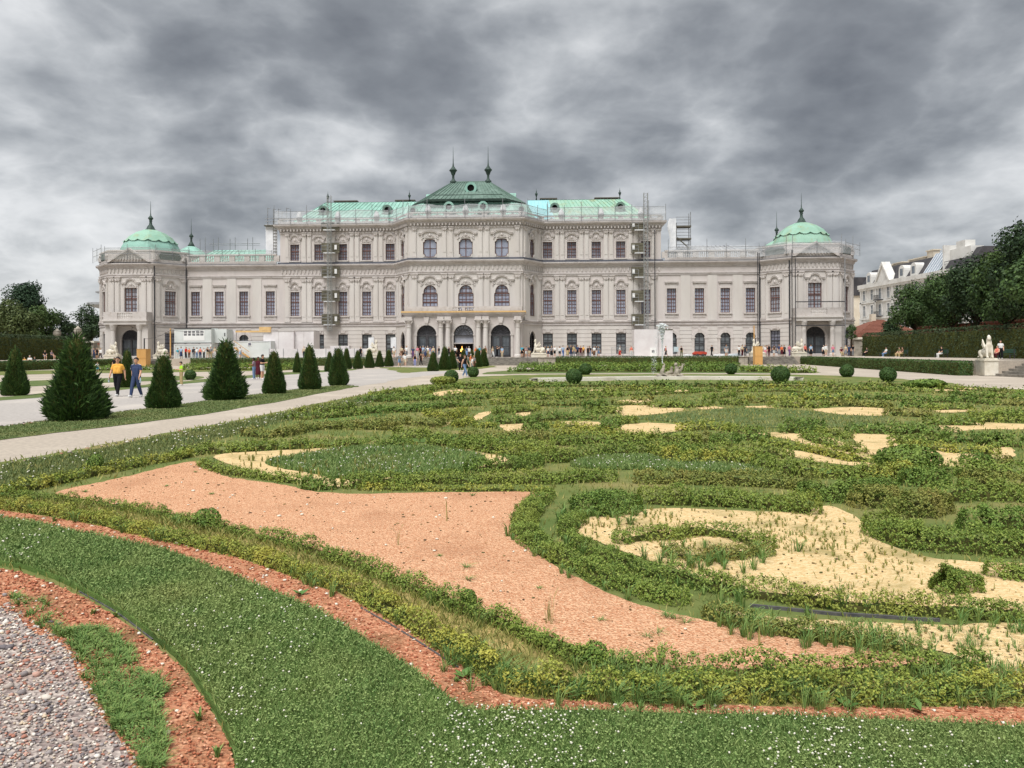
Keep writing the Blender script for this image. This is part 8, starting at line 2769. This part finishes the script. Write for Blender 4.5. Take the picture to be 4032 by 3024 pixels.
def person(x, y, z, kit, face, top, bottom, lab, h=1.72, upper='shirt', lower='trousers', hair='dark', long=False, skin=0, shoes='white', bag=None, cap=None, group=None, cat='person'):
    k = KIT[kit] if isinstance(kit, str) else kit
    s = h / 1.75
    body = link('person', k['body'], None, (x, y, z), face, s)
    if len(k['body'].materials) == 0:
        k['body'].materials.append(SKIN[0])

    def part(nm, me, m):
        o = link(nm, me, body)
        if len(me.materials) == 0:
            me.materials.append(m)
        o.material_slots[0].link = 'OBJECT'
        o.material_slots[0].material = m
        return o
    body.material_slots[0].link = 'OBJECT'
    body.material_slots[0].material = SKIN[skin]
    part({'shirt': 'shirt', 'sleeveless': 'top', 'jacket': 'jacket'}[upper], k[upper], cloth(top))
    if lower in k:
        part(lower, k[lower], cloth(bottom))
    part('shoes', k['shoes'], cloth(shoes))
    part('hair', k['long_hair' if long else 'hair'], HAIR[hair])
    if cap:
        o = part('cap', k['cap'], cloth(cap))
        o.location = (0, k['J']['head'][1], k['J']['head'][2] + .06)
    tag(body, lab, cat, group)
    if bag:
        mb = MB()
        zs = k['J']['sL'][2]
        mb.prism_xz([(-.15, zs - .42), (.15, zs - .42), (.16, zs - .1), (.10, zs + .02), (-.10, zs + .02), (-.16, zs - .1)], .11, .26)
        mb.tube([(-.12, .12, zs), (-.13, -.10, zs - .05), (-.14, .0, zs - .35)], .02, 4).tube([(.12, .12, zs), (.13, -.10, zs - .05), (.14, .0, zs - .35)], .02, 4)
        b = build('backpack', mb, cloth(bag), None, (x, y, z), face)
        b.scale = (s, s, s)
        tag(b, '%s backpack on the %s' % (bag, ' '.join(lab.split()[:9])), 'backpack')
    return body


CAMDIR = 0.0
near_o = person_kit('walk2', 1.12, .0105, True)
near_b = person_kit('walk', 1.04, .0105, True)
M_EYE = mat('eye_dark', lin(30, 24, 22), .3, .5)


def near_person(u, v, kit, vt, **kw):
    x, y = gnd(u, v)
    h = (v - vt) * y / FPX
    o = person(x, y, 0, kit, kw.pop('face', 0.0), h=h, **kw)
    for s in (-1, 1):
        hx, hy, hz = kit['J']['head']
        e = MB()
        e.smooth = True
        e.lathe([(.002, -.011), (.009, -.006), (.011, 0), (.009, .006), (.002, .011)], 8)
        link('eye', e.mesh('eye', M_EYE), o, (hx + s * .034, hy - .082, hz + .012))
    return o, x, y, h


o, x, y, h = near_person(464, 1561, near_o, 1407, top='yellow', bottom='black', lab='person in yellow polo shirt and black trousers walking with a bottle', hair='dark', skin=1, face=R(6))
k = MB()
k.box(-.07, -.012, -.105, -.085, 0, .022).box(.012, .07, -.105, -.085, 0, .022).box(-.012, .012, -.1, -.09, .012, .018)
link('sunglasses', k.mesh('sunglasses', M_EYE), o, (0, near_o['J']['head'][1] + .005, near_o['J']['head'][2] + .0))
M_BOTTLE = mat('clear_bottle', lin(196, 216, 226), .15, .5, alpha=.85)
M_CAP = mat('bottle_cap', lin(120, 170, 210), .5, .3)


def bottle(p, lab):
    t = thing('water_bottle', lab, 'bottle', p)
    b = MB()
    b.smooth = True
    b.lathe([(.03, 0), (.034, .01), (.034, .15), (.03, .17), (.014, .21), (.014, .225)], 12)
    build('bottle_body', b, M_BOTTLE, t)
    build('cap', MB().lathe([(.016, .225), (.016, .245)], 10), M_CAP, t)


s = h / 1.75
w = near_o['J']['wL']
bottle((x + w[0] * s - .03, y + w[1] * s - .03, w[2] * s - .27), 'clear water bottle in the hand of the man in yellow')
o, x, y, h = near_person(537, 1565, near_b, 1409, top='navy', bottom='navy', lab='person in navy tracksuit walking with a bottle beside the man in yellow', hair='dark', skin=1, face=R(-4))
s = h / 1.75
w = near_b['J']['wR']
bottle((x + w[0] * s + .03, y + w[1] * s - .03, w[2] * s - .27), 'clear water bottle in the hand of the person in navy')
sl = MB()
for e in (-1, 1):
    sl.tube([(e * .10, -.0, 1.485), (e * .205, -.0, 1.44), (e * .275, .01, 1.25)], .012, 4)
link('sleeve_stripe', sl.mesh('sleeve_stripe', cloth('white')), o)

# garden level people: (u, foot v, head v, kit, facing, top, bottom, upper, lower, hair, long, skin, extras, label)
GP = [
    (714, 1518, 1424, 'phone', -50, 'lime', 'khaki', 'shirt', 'trousers', 'dark', 0, 1, {}, 'person in lime green shirt looking at a phone beside a yew cone'),
    (1000, 1494, 1408, 'phone', -90, 'floral', 'denim', 'shirt', 'trousers', 'dark', 1, 2, {}, 'person in patterned top and pale jeans in the huddle of three'),
    (1017, 1492, 1406, 'stand', 20, 'maroon', 'maroon', 'shirt', 'skirt', 'dark', 1, 2, {}, 'person in long dark red dress in the middle of the huddle'),
    (1033, 1494, 1393, 'phone', 80, 'black', 'white', 'shirt', 'shorts', 'dark', 0, 1, {}, 'tall person in black shirt and white shorts in the huddle'),
    (96, 1451, 1406, 'stand', 20, 'yellow', 'olive', 'shirt', 'trousers', 'brown', 0, 0, {}, 'person in yellow shirt between two yew cones at far left'),
    (118, 1456, 1399, 'phone', 10, 'white', 'yellow', 'shirt', 'trousers', 'grey', 0, 0, {}, 'person in white shirt and mustard trousers at far left'),
    (137, 1456, 1405, 'stand', -20, 'charcoal', 'black', 'shirt', 'shorts', 'brown', 0, 0, {}, 'person in dark shirt and black shorts at far left'),
    (450, 1462, 1408, 'stand', 0, 'black', 'charcoal', 'shirt', 'trousers', 'dark', 0, 1, {}, 'person in black standing behind the man in yellow'),
    (1830, 1484, 1398, 'walk', 60, 'black', 'denim', 'sleeveless', 'trousers', 'brown', 1, 0, {}, 'person in black sleeveless top and blue jeans striding past a box ball'),
    (1813, 1462, 1393, 'hip', 10, 'black', 'black', 'shirt', 'trousers', 'dark', 0, 0, {}, 'person in black beside the striding woman in jeans'),
    (1853, 1456, 1394, 'phone', 80, 'orange', 'beige', 'shirt', 'trousers', 'grey', 0, 1, {}, 'person in orange shirt behind the box ball'),
    (1860, 1466, 1404, 'stand', 100, 'white', 'grey', 'shirt', 'shorts', 'brown', 0, 0, {}, 'person in white T-shirt leaning by the box ball'),
    (1867, 1452, 1400, 'stand', 40, 'grey', 'brown', 'shirt', 'trousers', 'fair', 1, 0, {}, 'person in grey top half hidden behind the orange shirt'),
    (1573, 1446, 1392, 'walk', 0, 'grey', 'denim', 'shirt', 'shorts', 'brown', 0, 0, {'bag': 'charcoal'}, 'person in grey shirt and denim shorts leaving the steps'),
    (1595, 1444, 1393, 'walk2', 10, 'white', 'beige', 'shirt', 'shorts', 'dark', 0, 0, {}, 'person in striped white shirt and beige shorts leaving the steps'),
    (1634, 1442, 1395, 'stand', 0, 'black', 'lilac', 'sleeveless', 'trousers', 'brown', 1, 1, {}, 'person in black crop top and lilac trousers below the steps'),
    (1658, 1441, 1393, 'walk', -15, 'black', 'black', 'sleeveless', 'trousers', 'fair', 1, 1, {}, 'person in black trousers with a pale bag below the steps'),
    (2296, 1432, 1401, 'walk', -90, 'navy', 'navy', 'shirt', 'shorts', 'fair', 0, 0, {'cap': 'white'}, 'child in navy with white cap before the dark hedge'),
    (384, 1468, 1440, 'hip', 60, 'white', 'teal', 'shirt', 'shorts', 'brown', 0, 0, {}, 'small child in white top beside the largest yew cone'),
]
for (u, v, vt, kt, fc, top, bot, up, lo, hr, lg, sk, ex, lab) in GP:
    x, y = gnd(u, v)
    h = min(max((v - vt) * y / FPX, 1.1), 1.86)
    person(x, y, 0, kt, R(fc), top, bot, lab, h, up, lo, hr, bool(lg), sk, **ex)

# people on the terrace: (u, lane y on the palace plan, top, bottom, kit, facing, upper, lower, extras)
TP = {
    'beside the left pavilion': [(371, -3, 'navy', 'navy', 'stand', 0), (382, -3.2, 'black', 'charcoal', 'hip', 20), (396, -3.5, 'white', 'black', 'walk', -10)],
    'in the queue before the white containers': [(700, -4, 'teal', 'white', 'stand', 30), (713, -4.2, 'lightblue', 'navy', 'hip', 10), (732, -4, 'red', 'black', 'stand', -20), (745, -4.2, 'orange', 'brown', 'phone', 0), (763, -4, 'charcoal', 'grey', 'stand', 40), (775, -4.3, 'white', 'denim', 'hip', 0), (789, -4.1, 'coral', 'navy', 'stand', 0), (803, -4.2, 'white', 'black', 'phone', -30), (818, -4.4, 'black', 'beige', 'photo', 0), (829, -4.1, 'grey', 'khaki', 'stand', 20), (846, -4, 'beige', 'white', 'stand', 0)],
    'by the site stair': [(946, -4.4, 'white', 'lightblue', 'walk', 30)],
    'behind the white fence': [(1197, -4.5, 'beige', 'charcoal', 'stand', 0), (1420, -4.6, 'black', 'black', 'stand', 0)],
    'left of the portico': [(1551, -4.6, 'white', 'beige', 'stand', 0), (1581, -4.7, 'beige', 'brown', 'walk', 20), (1601, -4.5, 'white', 'grey', 'hip', 0), (1626, -4.6, 'navy', 'purple', 'stand', 10), (1644, -4.4, 'pink', 'white', 'phone', 0), (1655, -4.6, 'maroon', 'black', 'stand', 40), (1666, -4.5, 'lightblue', 'grey', 'stand', -20), (1675, -4.6, 'grey', 'navy', 'hip', 10), (1684, -4.4, 'white', 'khaki', 'stand', 0), (1694, -4.5, 'blue', 'white', 'phone', 0), (1706, -4.6, 'beige', 'denim', 'stand', 0)],
    'before the portico doors': [(1729, -4.5, 'black', 'grey', 'stand', 0), (1767, -4.6, 'black', 'black', 'hip', 0), (1793, -4.6, 'white', 'black', 'walk', 0), (1838, -4.5, 'navy', 'denim', 'stand', 180), (1847, -4.6, 'white', 'brown', 'walk', 160), (1873, -4.6, 'orange', 'grey', 'stand', 10), (1887, -4.5, 'teal', 'black', 'stand', 0), (1911, -4.7, 'brown', 'khaki', 'hip', 0), (1940, -4.7, 'beige', 'white', 'walk2', 40), (1957, -4.6, 'black', 'black', 'photo', 60), (1977, -4.6, 'lightblue', 'beige', 'stand', -20)],
    'by the right portico sphinx': [(2056, -4.4, 'teal', 'black', 'stand', 0), (2064, -4.6, 'black', 'brown', 'hip', 0), (2072, -4.9, 'floral', 'white', 'phone', 20), (2084, -4.9, 'charcoal', 'beige', 'stand', -20)],
    'in the crowd right of the sphinx': [(2146, -4.4, 'black', 'grey', 'stand', 0), (2158, -4.5, 'white', 'navy', 'stand', 20), (2172, -4.4, 'grey', 'black', 'hip', 0), (2184, -4.6, 'white', 'black', 'phone', -40), (2204, -4.4, 'white', 'charcoal', 'stand', 0), (2217, -4.5, 'lightblue', 'blue', 'walk', 30), (2235, -4.4, 'black', 'khaki', 'stand', 0), (2248, -4.5, 'charcoal', 'navy', 'stand', 0), (2258, -4.4, 'khaki', 'grey', 'hip', 0), (2274, -4.5, 'navy', 'black', 'stand', 10), (2286, -4.5, 'maroon', 'maroon', 'stand', 0), (2297, -4.4, 'yellow', 'brown', 'phone', 0), (2315, -4.5, 'black', 'black', 'stand', 0), (2322, -4.4, 'black', 'denim', 'hip', 0), (2340, -4.5, 'white', 'brown', 'stand', 0), (2349, -4.4, 'charcoal', 'white', 'walk', 0), (2357, -4.6, 'grey', 'denim', 'stand', 0)],
    'walking past the right hoarding': [(2441, -4.4, 'white', 'red', 'walk', 70), (2486, -4.4, 'coral', 'white', 'stand', 0), (2622, -4.4, 'coral', 'charcoal', 'walk', 80), (2683, -4.2, 'black', 'olive', 'hip', 0), (2803, -4.6, 'black', 'black', 'walk2', -60), (2860, -4.3, 'grey', 'white', 'stand', 0)],
    'left of the right plywood box': [(2910, -4.6, 'white', 'black', 'stand', 0), (2923, -4.5, 'beige', 'maroon', 'phone', 30), (2934, -4.5, 'charcoal', 'charcoal', 'stand', 0)],
    'in the crowd by the right pavilion steps': [(3013, -4.6, 'white', 'pink', 'stand', 0), (3020, -4.4, 'maroon', 'white', 'hip', 0), (3028, -4.5, 'black', 'maroon', 'stand', 0), (3048, -4.6, 'black', 'white', 'phone', 0), (3068, -4.4, 'navy', 'grey', 'stand', 0), (3078, -4.5, 'orange', 'maroon', 'stand', 0), (3088, -4.4, 'charcoal', 'black', 'hip', 0), (3108, -4.5, 'pink', 'purple', 'walk', 20), (3130, -4.5, 'lightblue', 'navy', 'stand', 0)],
    'before the right pavilion door': [(3170, -4.3, 'coral', 'black', 'stand', 20), (3193, -4.2, 'lightblue', 'black', 'stand', 0), (3243, -4.0, 'white', 'black', 'stand', 0), (3252, -4.2, 'white', 'beige', 'stand', 0), (3280, -4.0, 'pink', 'denim', 'stand', 0), (3313, -4, 'maroon', 'khaki', 'sit', 0), (3330, -3.8, 'beige', 'grey', 'stand', 0), (3343, -3.6, 'navy', 'navy', 'stand', 0), (3358, -4.2, 'black', 'grey', 'stand', 20)],
}
seen = set()
rp = random.Random(9)
for place, rows in TP.items():
    for (u, ly, top, bot, kt, fc) in rows:
        lx, _ = on_plane(u, 1390, ly)
        x, y = pw(lx, ly)
        lo = rp.choice(['trousers', 'trousers', 'shorts', 'skirt' if kt != 'sit' else 'shorts'])
        up = rp.choice(['shirt', 'shirt', 'shirt', 'jacket', 'sleeveless'])
        if top == bot:
            lo = 'trousers'
            lab = 'person in all %s %s %s' % (top, 'sitting' if kt == 'sit' else 'standing', place)
        else:
            lab = 'person in %s %s and %s %s %s' % (top, {'shirt': 'shirt', 'jacket': 'jacket', 'sleeveless': 'top'}[up], bot, lo, place)
        if lab in seen:
            lab = lab.replace('person in', 'second person in')
        seen.add(lab)
        person(x, y, TZ, kt, R(fc) - TH, top, bot, lab, rp.uniform(1.6, 1.82), up, lo, rp.choice(['dark', 'dark', 'brown', 'fair', 'grey']), rp.random() < .4, rp.choice([0, 0, 1]), rp.choice(['white', 'black', 'brown']), group='visitors on the terrace', bag=('charcoal' if u == 2622 else None))

# ---- benches below the right hedge wall, with people on them
M_BENCH = mat('green_bench_paint', lin(52, 84, 70), .6, .3)


def along_right(u, back):
    a, _ = unroll(u, 1400)
    k = a / FPX
    # line of the hedge: x = 46.6 + (y-46)*6/65, minus the distance in front of it
    y = (46.6 - 46 * 6 / 65 - back) / (k - 6 / 65)
    return k * y, y


for u, lab in ((3483, 'green bench with a person lying back on it'), (3552, 'green bench with two people at right of the pavilion'), (3706, 'green bench with a huddled person in the middle of the hedge wall'), (3962, 'empty green bench right of the sphinx')):
    x, y = along_right(u, 1.7)
    t = thing('park_bench', lab, 'bench', (x, y, TZ), R(-85), 'green benches below the right hedge wall')
    for j in range(4):
        build('seat_slat', MB().box(-.9, .9, -.25 + j * .12, -.16 + j * .12, .42, .45), M_BENCH, t)
    for j in range(3):
        build('back_slat', MB().box(-.9, .9, .24, .27, .55 + j * .13, .65 + j * .13), M_BENCH, t)
    for e in (-.75, .75):
        build('leg', MB().box(e - .03, e + .03, -.25, -.19, 0, .42).box(e - .03, e + .03, .19, .26, 0, .92).box(e - .03, e + .03, -.25, .22, .38, .42), M_IRON, t)
for u, top, bot, lab in ((3488, 'white', 'denim', 'person in white shirt and pale jeans sitting on a bench by the hedge wall'), (3540, 'olive', 'khaki', 'person in olive shirt sitting left on the second bench'), (3552, 'brown', 'khaki', 'person in brown shirt sitting right on the second bench'), (3706, 'black', 'white', 'person in black huddled over on the middle bench'), (3412, 'charcoal', 'black', 'person in dark clothes sitting at the far end of the hedge wall')):
    x, y = along_right(u, 1.75)
    person(x, y, TZ - .05, 'sit', R(-85), top, bot, lab, 1.7, 'shirt', 'trousers')
x, y = along_right(3940, 3.0)
person(x, y, TZ, 'stand', R(-30), 'white', 'black', 'person in white top and black trousers standing right of the large sphinx', 1.75, 'shirt', 'trousers', 'dark', True)
x, y = along_right(3926, 3.4)
person(x, y, TZ, 'sit', R(-60), 'coral', 'maroon', 'person in coral top sitting beside the large sphinx', 1.6, 'sleeveless', 'trousers', 'brown', True)
x, y = pw(-57.3, -14)
person(x, y, TZ, 'sit', R(80), 'floral', 'charcoal', 'person lounging on the terrace edge above the left hedge', 1.7, 'shirt', 'shorts', 'brown', True)
x, y = pw(-57.5, -15.2)
person(x, y, TZ, 'sit', R(40), 'black', 'denim', 'second person lounging on the left terrace edge', 1.7, 'shirt', 'shorts', 'dark', True)

# ------------------------------------------------------------------ neighbouring buildings
M_APT = mat('white_stucco_house', lin(224, 223, 219), .85, .2, c2=lin(210, 208, 203), scale=.4, c3=lin(178, 175, 169), scale3=.6, f3=.5)
M_SLATE = mat('dark_slate_roof', lin(78, 76, 78), .7, .3, c2=lin(58, 57, 60), scale=.6)
M_TILE = mat('red_clay_tiles', lin(138, 92, 76), .85, .2, c2=lin(118, 76, 64), scale=1.5, stretch=(3, 3, 1))
M_CREAM = mat('cream_wall', lin(220, 210, 192), .85, .2, c2=lin(204, 192, 172), scale=.4)
M_WINB = mat('house_window_glass', lin(120, 128, 136), .2, .5, c2=lin(84, 92, 100), scale=1.0)
M_BRICK = mat('red_garden_wall', lin(150, 96, 78), .9, .1, c2=lin(126, 78, 64), scale=.8)
AX = 88.0
apt = thing('apartment_house', 'white ornate apartment house with dark mansard roof behind the right trees', 'building', (AX, 189, 0), R(-90))
LEN, HT = 45.0, 17.8
holes = []
ap = MB()
ap.box(0, LEN, 0, 7, 0, HT)
build('wall', ap, M_APT, apt)
cw = MB()
cw.box(-.3, LEN + .3, -.7, 0, HT - .5, HT + .5).box(-.2, LEN, -.4, 0, HT - 1.0, HT - .5).box(0, LEN, -.35, 0, 9.6, 10.0).box(0, LEN, -.3, 0, 13.6, 13.9).box(0, LEN, -.3, 0, 5.5, 5.9)
build('cornice', cw, M_APT, apt)
for i in range(12):
    x = 2.2 + i * 4.0
    for j, (z, h) in enumerate(((1.2, 3), (6.3, 2.6), (10.4, 2.6), (14.3, 2.6))):
        w = MB().band_xz([(x - 1.0, z - .15), (x + 1.0, z - .15), (x + 1.0, z + h + .25), (x - 1.0, z + h + .25)], [(x - .65, z), (x + .65, z), (x + .65, z + h), (x - .65, z + h)], -.2, .0, True)
        w.box(x - .04, x + .04, -.06, -.02, z, z + h).box(x - .65, x + .65, -.06, -.02, z + h * .62, z + h * .62 + .08)
        o = build('window', w, M_APT, apt)
        build('pane', MB().quad((x - .65, -.03, z), (x + .65, -.03, z), (x + .65, -.03, z + h), (x - .65, -.03, z + h)), M_WINB, o)
        if i in (2, 5, 8) and j in (1, 2, 3):
            bl = MB().box(x - 1.3, x + 1.3, -1.1, -.0, z - .35, z - .15)
            for q in range(14):
                bl.box(x - 1.25 + q * .19, x - 1.21 + q * .19, -1.08, -1.04, z - .15, z + .85)
            bl.box(x - 1.3, x + 1.3, -1.1, -1.02, z + .8, z + .88)
            build('balcony', bl, M_IRON, apt)
for x in (0.6, 8.2, 16.2):
    build('pilaster', MB().box(x - .35, x + .35, -.3, 0, 5.9, HT - 1), M_APT, apt)
mr = MB()
mr.add([(0, .2, HT + .5), (LEN, .2, HT + .5), (LEN, 2.6, HT + 4.2), (0.8, 2.6, HT + 4.2), (0, 7, HT + .5), (.8, 5, HT + 4.2), (LEN, 5, HT + 4.2), (LEN, 7, HT + .5)], [(0, 1, 2, 3), (4, 0, 3, 5), (3, 2, 6, 5), (1, 7, 6, 2)])
build('mansard_roof', mr, M_SLATE, apt)
gb = MB()
gb.prism_xz([(9.0, HT), (15.5, HT), (12.2, HT + 4.4)], -.5, 1.2)
gb.band_xz([(8.6, HT + .4), (12.2, HT + 5.1), (15.9, HT + .4)], [(9.2, HT + .4), (12.2, HT + 4.3), (15.3, HT + .4)], -.8, 1.2)
build('gable', gb, M_APT, apt)
for x in (4.5, 20.0, 25.0):
    d = MB().prism_xz([(x - 1.2, HT + .5)] + [(x + 1.2, HT + .5), (x + 1.2, HT + 2.2)] + arc(x, HT + 2.2, 1.2, 1.2, 0, math.pi, 8)[1:-1] + [(x - 1.2, HT + 2.2)], -.1, 2)
    o = build('dormer', d, M_APT, apt)
    build('pane', MB().box(x - .6, x + .6, -.14, -.1, HT + 1.0, HT + 2.6), M_WINB, o)
for x0, x1, z in ((6, 9, 4.6), (17, 24, 4.7), (24.5, 27, 5.8), (10, 14, 4.7)):
    build('chimney', MB().box(x0, x1, 3.2, 4.6, HT + 3.8, HT + z).box(x0 - .2, x1 + .2, 3.0, 4.8, HT + z, HT + z + .25), M_CREAM, apt)
gl = MB().quad((29, -.1, HT + .5), (35, -.1, HT + .5), (35, 2.7, HT + 4.8), (29, 2.7, HT + 4.8))
o = build('glass_roof', gl, mat('studio_glass', lin(166, 176, 186), .15, .5, c2=lin(140, 152, 164), scale=.5), apt)
for k in range(7):
    build('glazing_bar', MB().tube([(29 + k, -.14, HT + .5), (29 + k, 2.66, HT + 4.8)], .06, 4), M_SHEETW, o)
build('penthouse', MB().box(36, 43, 1.5, 4, HT + .5, HT + 4.6).box(38, 41, 1.6, 3.6, HT + 4.6, HT + 6.0).box(35.5, 36, .3, 6, HT, HT + 5.6), M_APT, apt)
build('roof_terrace_rail', MB().tube([(36, .4, HT + 2.2), (46, .4, HT + 2.2)], .06, 4).tube([(36, .4, HT + 1.7), (46, .4, HT + 1.7)], .04, 4), M_IRON, apt)
p0 = at(3355, 1250, 205)
b2 = thing('corner_house', 'cream house with a plain dark roof behind the right pavilion', 'building', (p0.x - 3, 205, 0))
build('wall', MB().box(0, 12, 0, 12, 0, 17), M_CREAM, b2)
build('roof', MB().prism_xz([(-.4, 17), (12.4, 17), (11, 22), (1, 22)], -.4, 12), M_SLATE, b2)
for i in range(3):
    for j in range(3):
        o = build('window', MB().band_xz([(1.5 + i * 3.5, 4 + j * 4.2), (3.3 + i * 3.5, 4 + j * 4.2), (3.3 + i * 3.5, 6.6 + j * 4.2), (1.5 + i * 3.5, 6.6 + j * 4.2)], [(1.7 + i * 3.5, 4.2 + j * 4.2), (3.1 + i * 3.5, 4.2 + j * 4.2), (3.1 + i * 3.5, 6.4 + j * 4.2), (1.7 + i * 3.5, 6.4 + j * 4.2)], -.15, 0, True), M_APT, b2)
        build('pane', MB().quad((1.7 + i * 3.5, -.04, 4.2 + j * 4.2), (3.1 + i * 3.5, -.04, 4.2 + j * 4.2), (3.1 + i * 3.5, -.04, 6.4 + j * 4.2), (1.7 + i * 3.5, -.04, 6.4 + j * 4.2)), M_WINB, o)


def tiled_house(x0, x1, y, dep, ze, zr, lab, hip=4.0):
    t = thing('tiled_outbuilding', lab, 'building', (x0, y, 0))
    L = x1 - x0
    build('wall', MB().box(0, L, 0, dep, 0, ze), M_CREAM, t)
    n = 14
    h = min(hip, L * .45)
    rf = MB()
    A, B, C_, D_ = Vector((-.5, -.5, ze)), Vector((L + .5, -.5, ze)), Vector((L + .5, dep + .5, ze)), Vector((-.5, dep + .5, ze))
    E_, G2 = Vector((h, dep / 2, zr)), Vector((max(L - h, h + .1), dep / 2, zr))
    rf.add([A, B, G2, E_], [(0, 1, 2, 3)]).add([D_, A, E_], [(0, 1, 2)]).add([B, C_, G2], [(0, 1, 2)]).add([C_, D_, E_, G2], [(0, 1, 2, 3)])
    r_ = build('roof', rf, M_TILE, t)
    for k in range(n):            # tile courses as real steps on the near slope
        q = (k + .5) / n
        a, b = A.lerp(E_, q), B.lerp(G2, q)
        build('tile_course', MB().tube([a + Vector((0, -.03, .03)), b + Vector((0, -.03, .03))], .05, 4), M_TILE, r_)
    build('chimney', MB().box(L * .4, L * .4 + .8, dep / 2 - .4, dep / 2 + .4, zr - .6, zr + 1.0), M_CREAM, t)


tiled_house(57.6, 71.5, 126, 12, 4.0, 7.4, 'low outbuilding with a red tiled hip roof right of the palace', 6.5)
tiled_house(71.0, 82.0, 118, 8, 3.6, 5.4, 'second low red tiled roof behind the hedge wall trees')
tiled_house(-76.5, -69.8, 137, 9, 3.6, 5.6, 'low outbuilding with a red tiled roof left of the palace', 3)
t = thing('garden_wall', 'long red garden wall behind the right hedge trees', 'wall')
a, b = Vector((60.5, 112)), Vector((55.0, 44))
d = (b - a).normalized()
nn = Vector((-d.y, d.x)) * .2
build('wall_face', MB().prism_xy([tuple(a - nn), tuple(a + nn), tuple(b + nn), tuple(b - nn)][::-1], TZ, 5.3), M_BRICK, t)
build('coping', MB().prism_xy([tuple(a - nn * 2), tuple(a + nn * 2), tuple(b + nn * 2), tuple(b - nn * 2)][::-1], 5.3, 5.5), M_TILE, t)


def pier(x, y, hgt, lab, urn=True):
    t = thing('gate_pier', lab, 'pier', (x, y, TZ))
    build('base', MB().box(-.75, .75, -.75, .75, 0, .5), M_STONE, t)
    for k in range(int((hgt - .5) / .45)):
        build('stone_block', MB().box(-.62, .62, -.62, .62, .5 + k * .45 + .015, .5 + (k + 1) * .45 - .015), M_STONE, t)
    build('shaft', MB().box(-.59, .59, -.59, .59, .5, hgt), M_STONE, t)
    build('cap', MB().box(-.85, .85, -.85, .85, hgt, hgt + .18).box(-.72, .72, -.72, .72, hgt + .18, hgt + .32), M_SAND, t)
    if urn:
        u_ = MB()
        u_.smooth = True
        u_.lathe([(.35, hgt + .32), (.2, hgt + .5), (.28, hgt + .6), (.55, hgt + 1.0), (.62, hgt + 1.4), (.5, hgt + 1.55), (.6, hgt + 1.65), (.3, hgt + 1.8), (.1, hgt + 2.1)], 12)
        build('urn', u_, M_STONE, t)


p = at(3371, 1380, 113.5)
pier(p.x, 113.5, 2.5, 'stone gate pier with white cap beside the right pavilion', False)
p = at(307, 1340, 122)
pier(p.x, 122, 3.2, 'stone gate pier with urn above the left hedge')
p = at(225, 1345, 124)
pier(p.x, 124, 2.9, 'second stone gate pier with urn above the left hedge')
p = at(362, 1335, 126)
pier(p.x, 126, 2.6, 'plain stone pier beside the left pavilion', False)
p = at(274, 1340, 121)
t = thing('dark_statue', 'dark bronze figure beside the left gate pier', 'statue', (p.x, 121, TZ))
dk = smooth_all(fuse([((-.3, 0, .6), .35, (.3, 0, .7), .35), ((.2, 0, .9), .3, (.4, 0, 1.7), .22), ((.35, 0, 1.8), .2, (.55, 0, 2.0), .15), ((-.2, 0, .8), .25, (-.4, 0, 1.5), .18), ((-.4, 0, 1.6), .16, (-.4, 0, 1.75), .15), ((-.3, 0, 1.3), .1, (.2, 0, 1.6), .08)], .05, 1))
dk.materials.append(mat('dark_bronze', lin(38, 36, 36), .5, .4))
link('figure', dk, t, (0, 0, 2.2))
build('pedestal', MB().box(-.6, .6, -.4, .4, 0, 2.0).box(-.7, .7, -.5, .5, 2.0, 2.2), M_STONE, t)
# round viewing deck far behind the left pavilion
p = at(372, 1190, 330)
t = thing('tower_deck', 'grey round tower deck peeping out behind the left pavilion', 'tower', (p.x + 4.5, 330, 0))
tw = MB()
tw.lathe([(2.2, 0), (2.0, 21)], 14)
build('shaft', tw, M_CREAM, t)
zz = HC + (1385 - 1182 - 6) * 330 / FPX
build('deck', MB().lathe([(2.0, zz - 2.4), (6.6, zz - 1.2), (7.0, zz - .9), (7.0, zz), (6.4, zz + .3), (2, zz + .5)], 20), mat('tower_grey', lin(150, 152, 154), .6, .3), t)
build('upper_deck', MB().lathe([(1.2, zz), (1.2, zz + 5)], 10).lathe([(1.4, zz + 4), (3.6, zz + 4.6), (3.6, zz + 5.2), (1, zz + 5.6)], 14), MATS['tower_grey'], t)
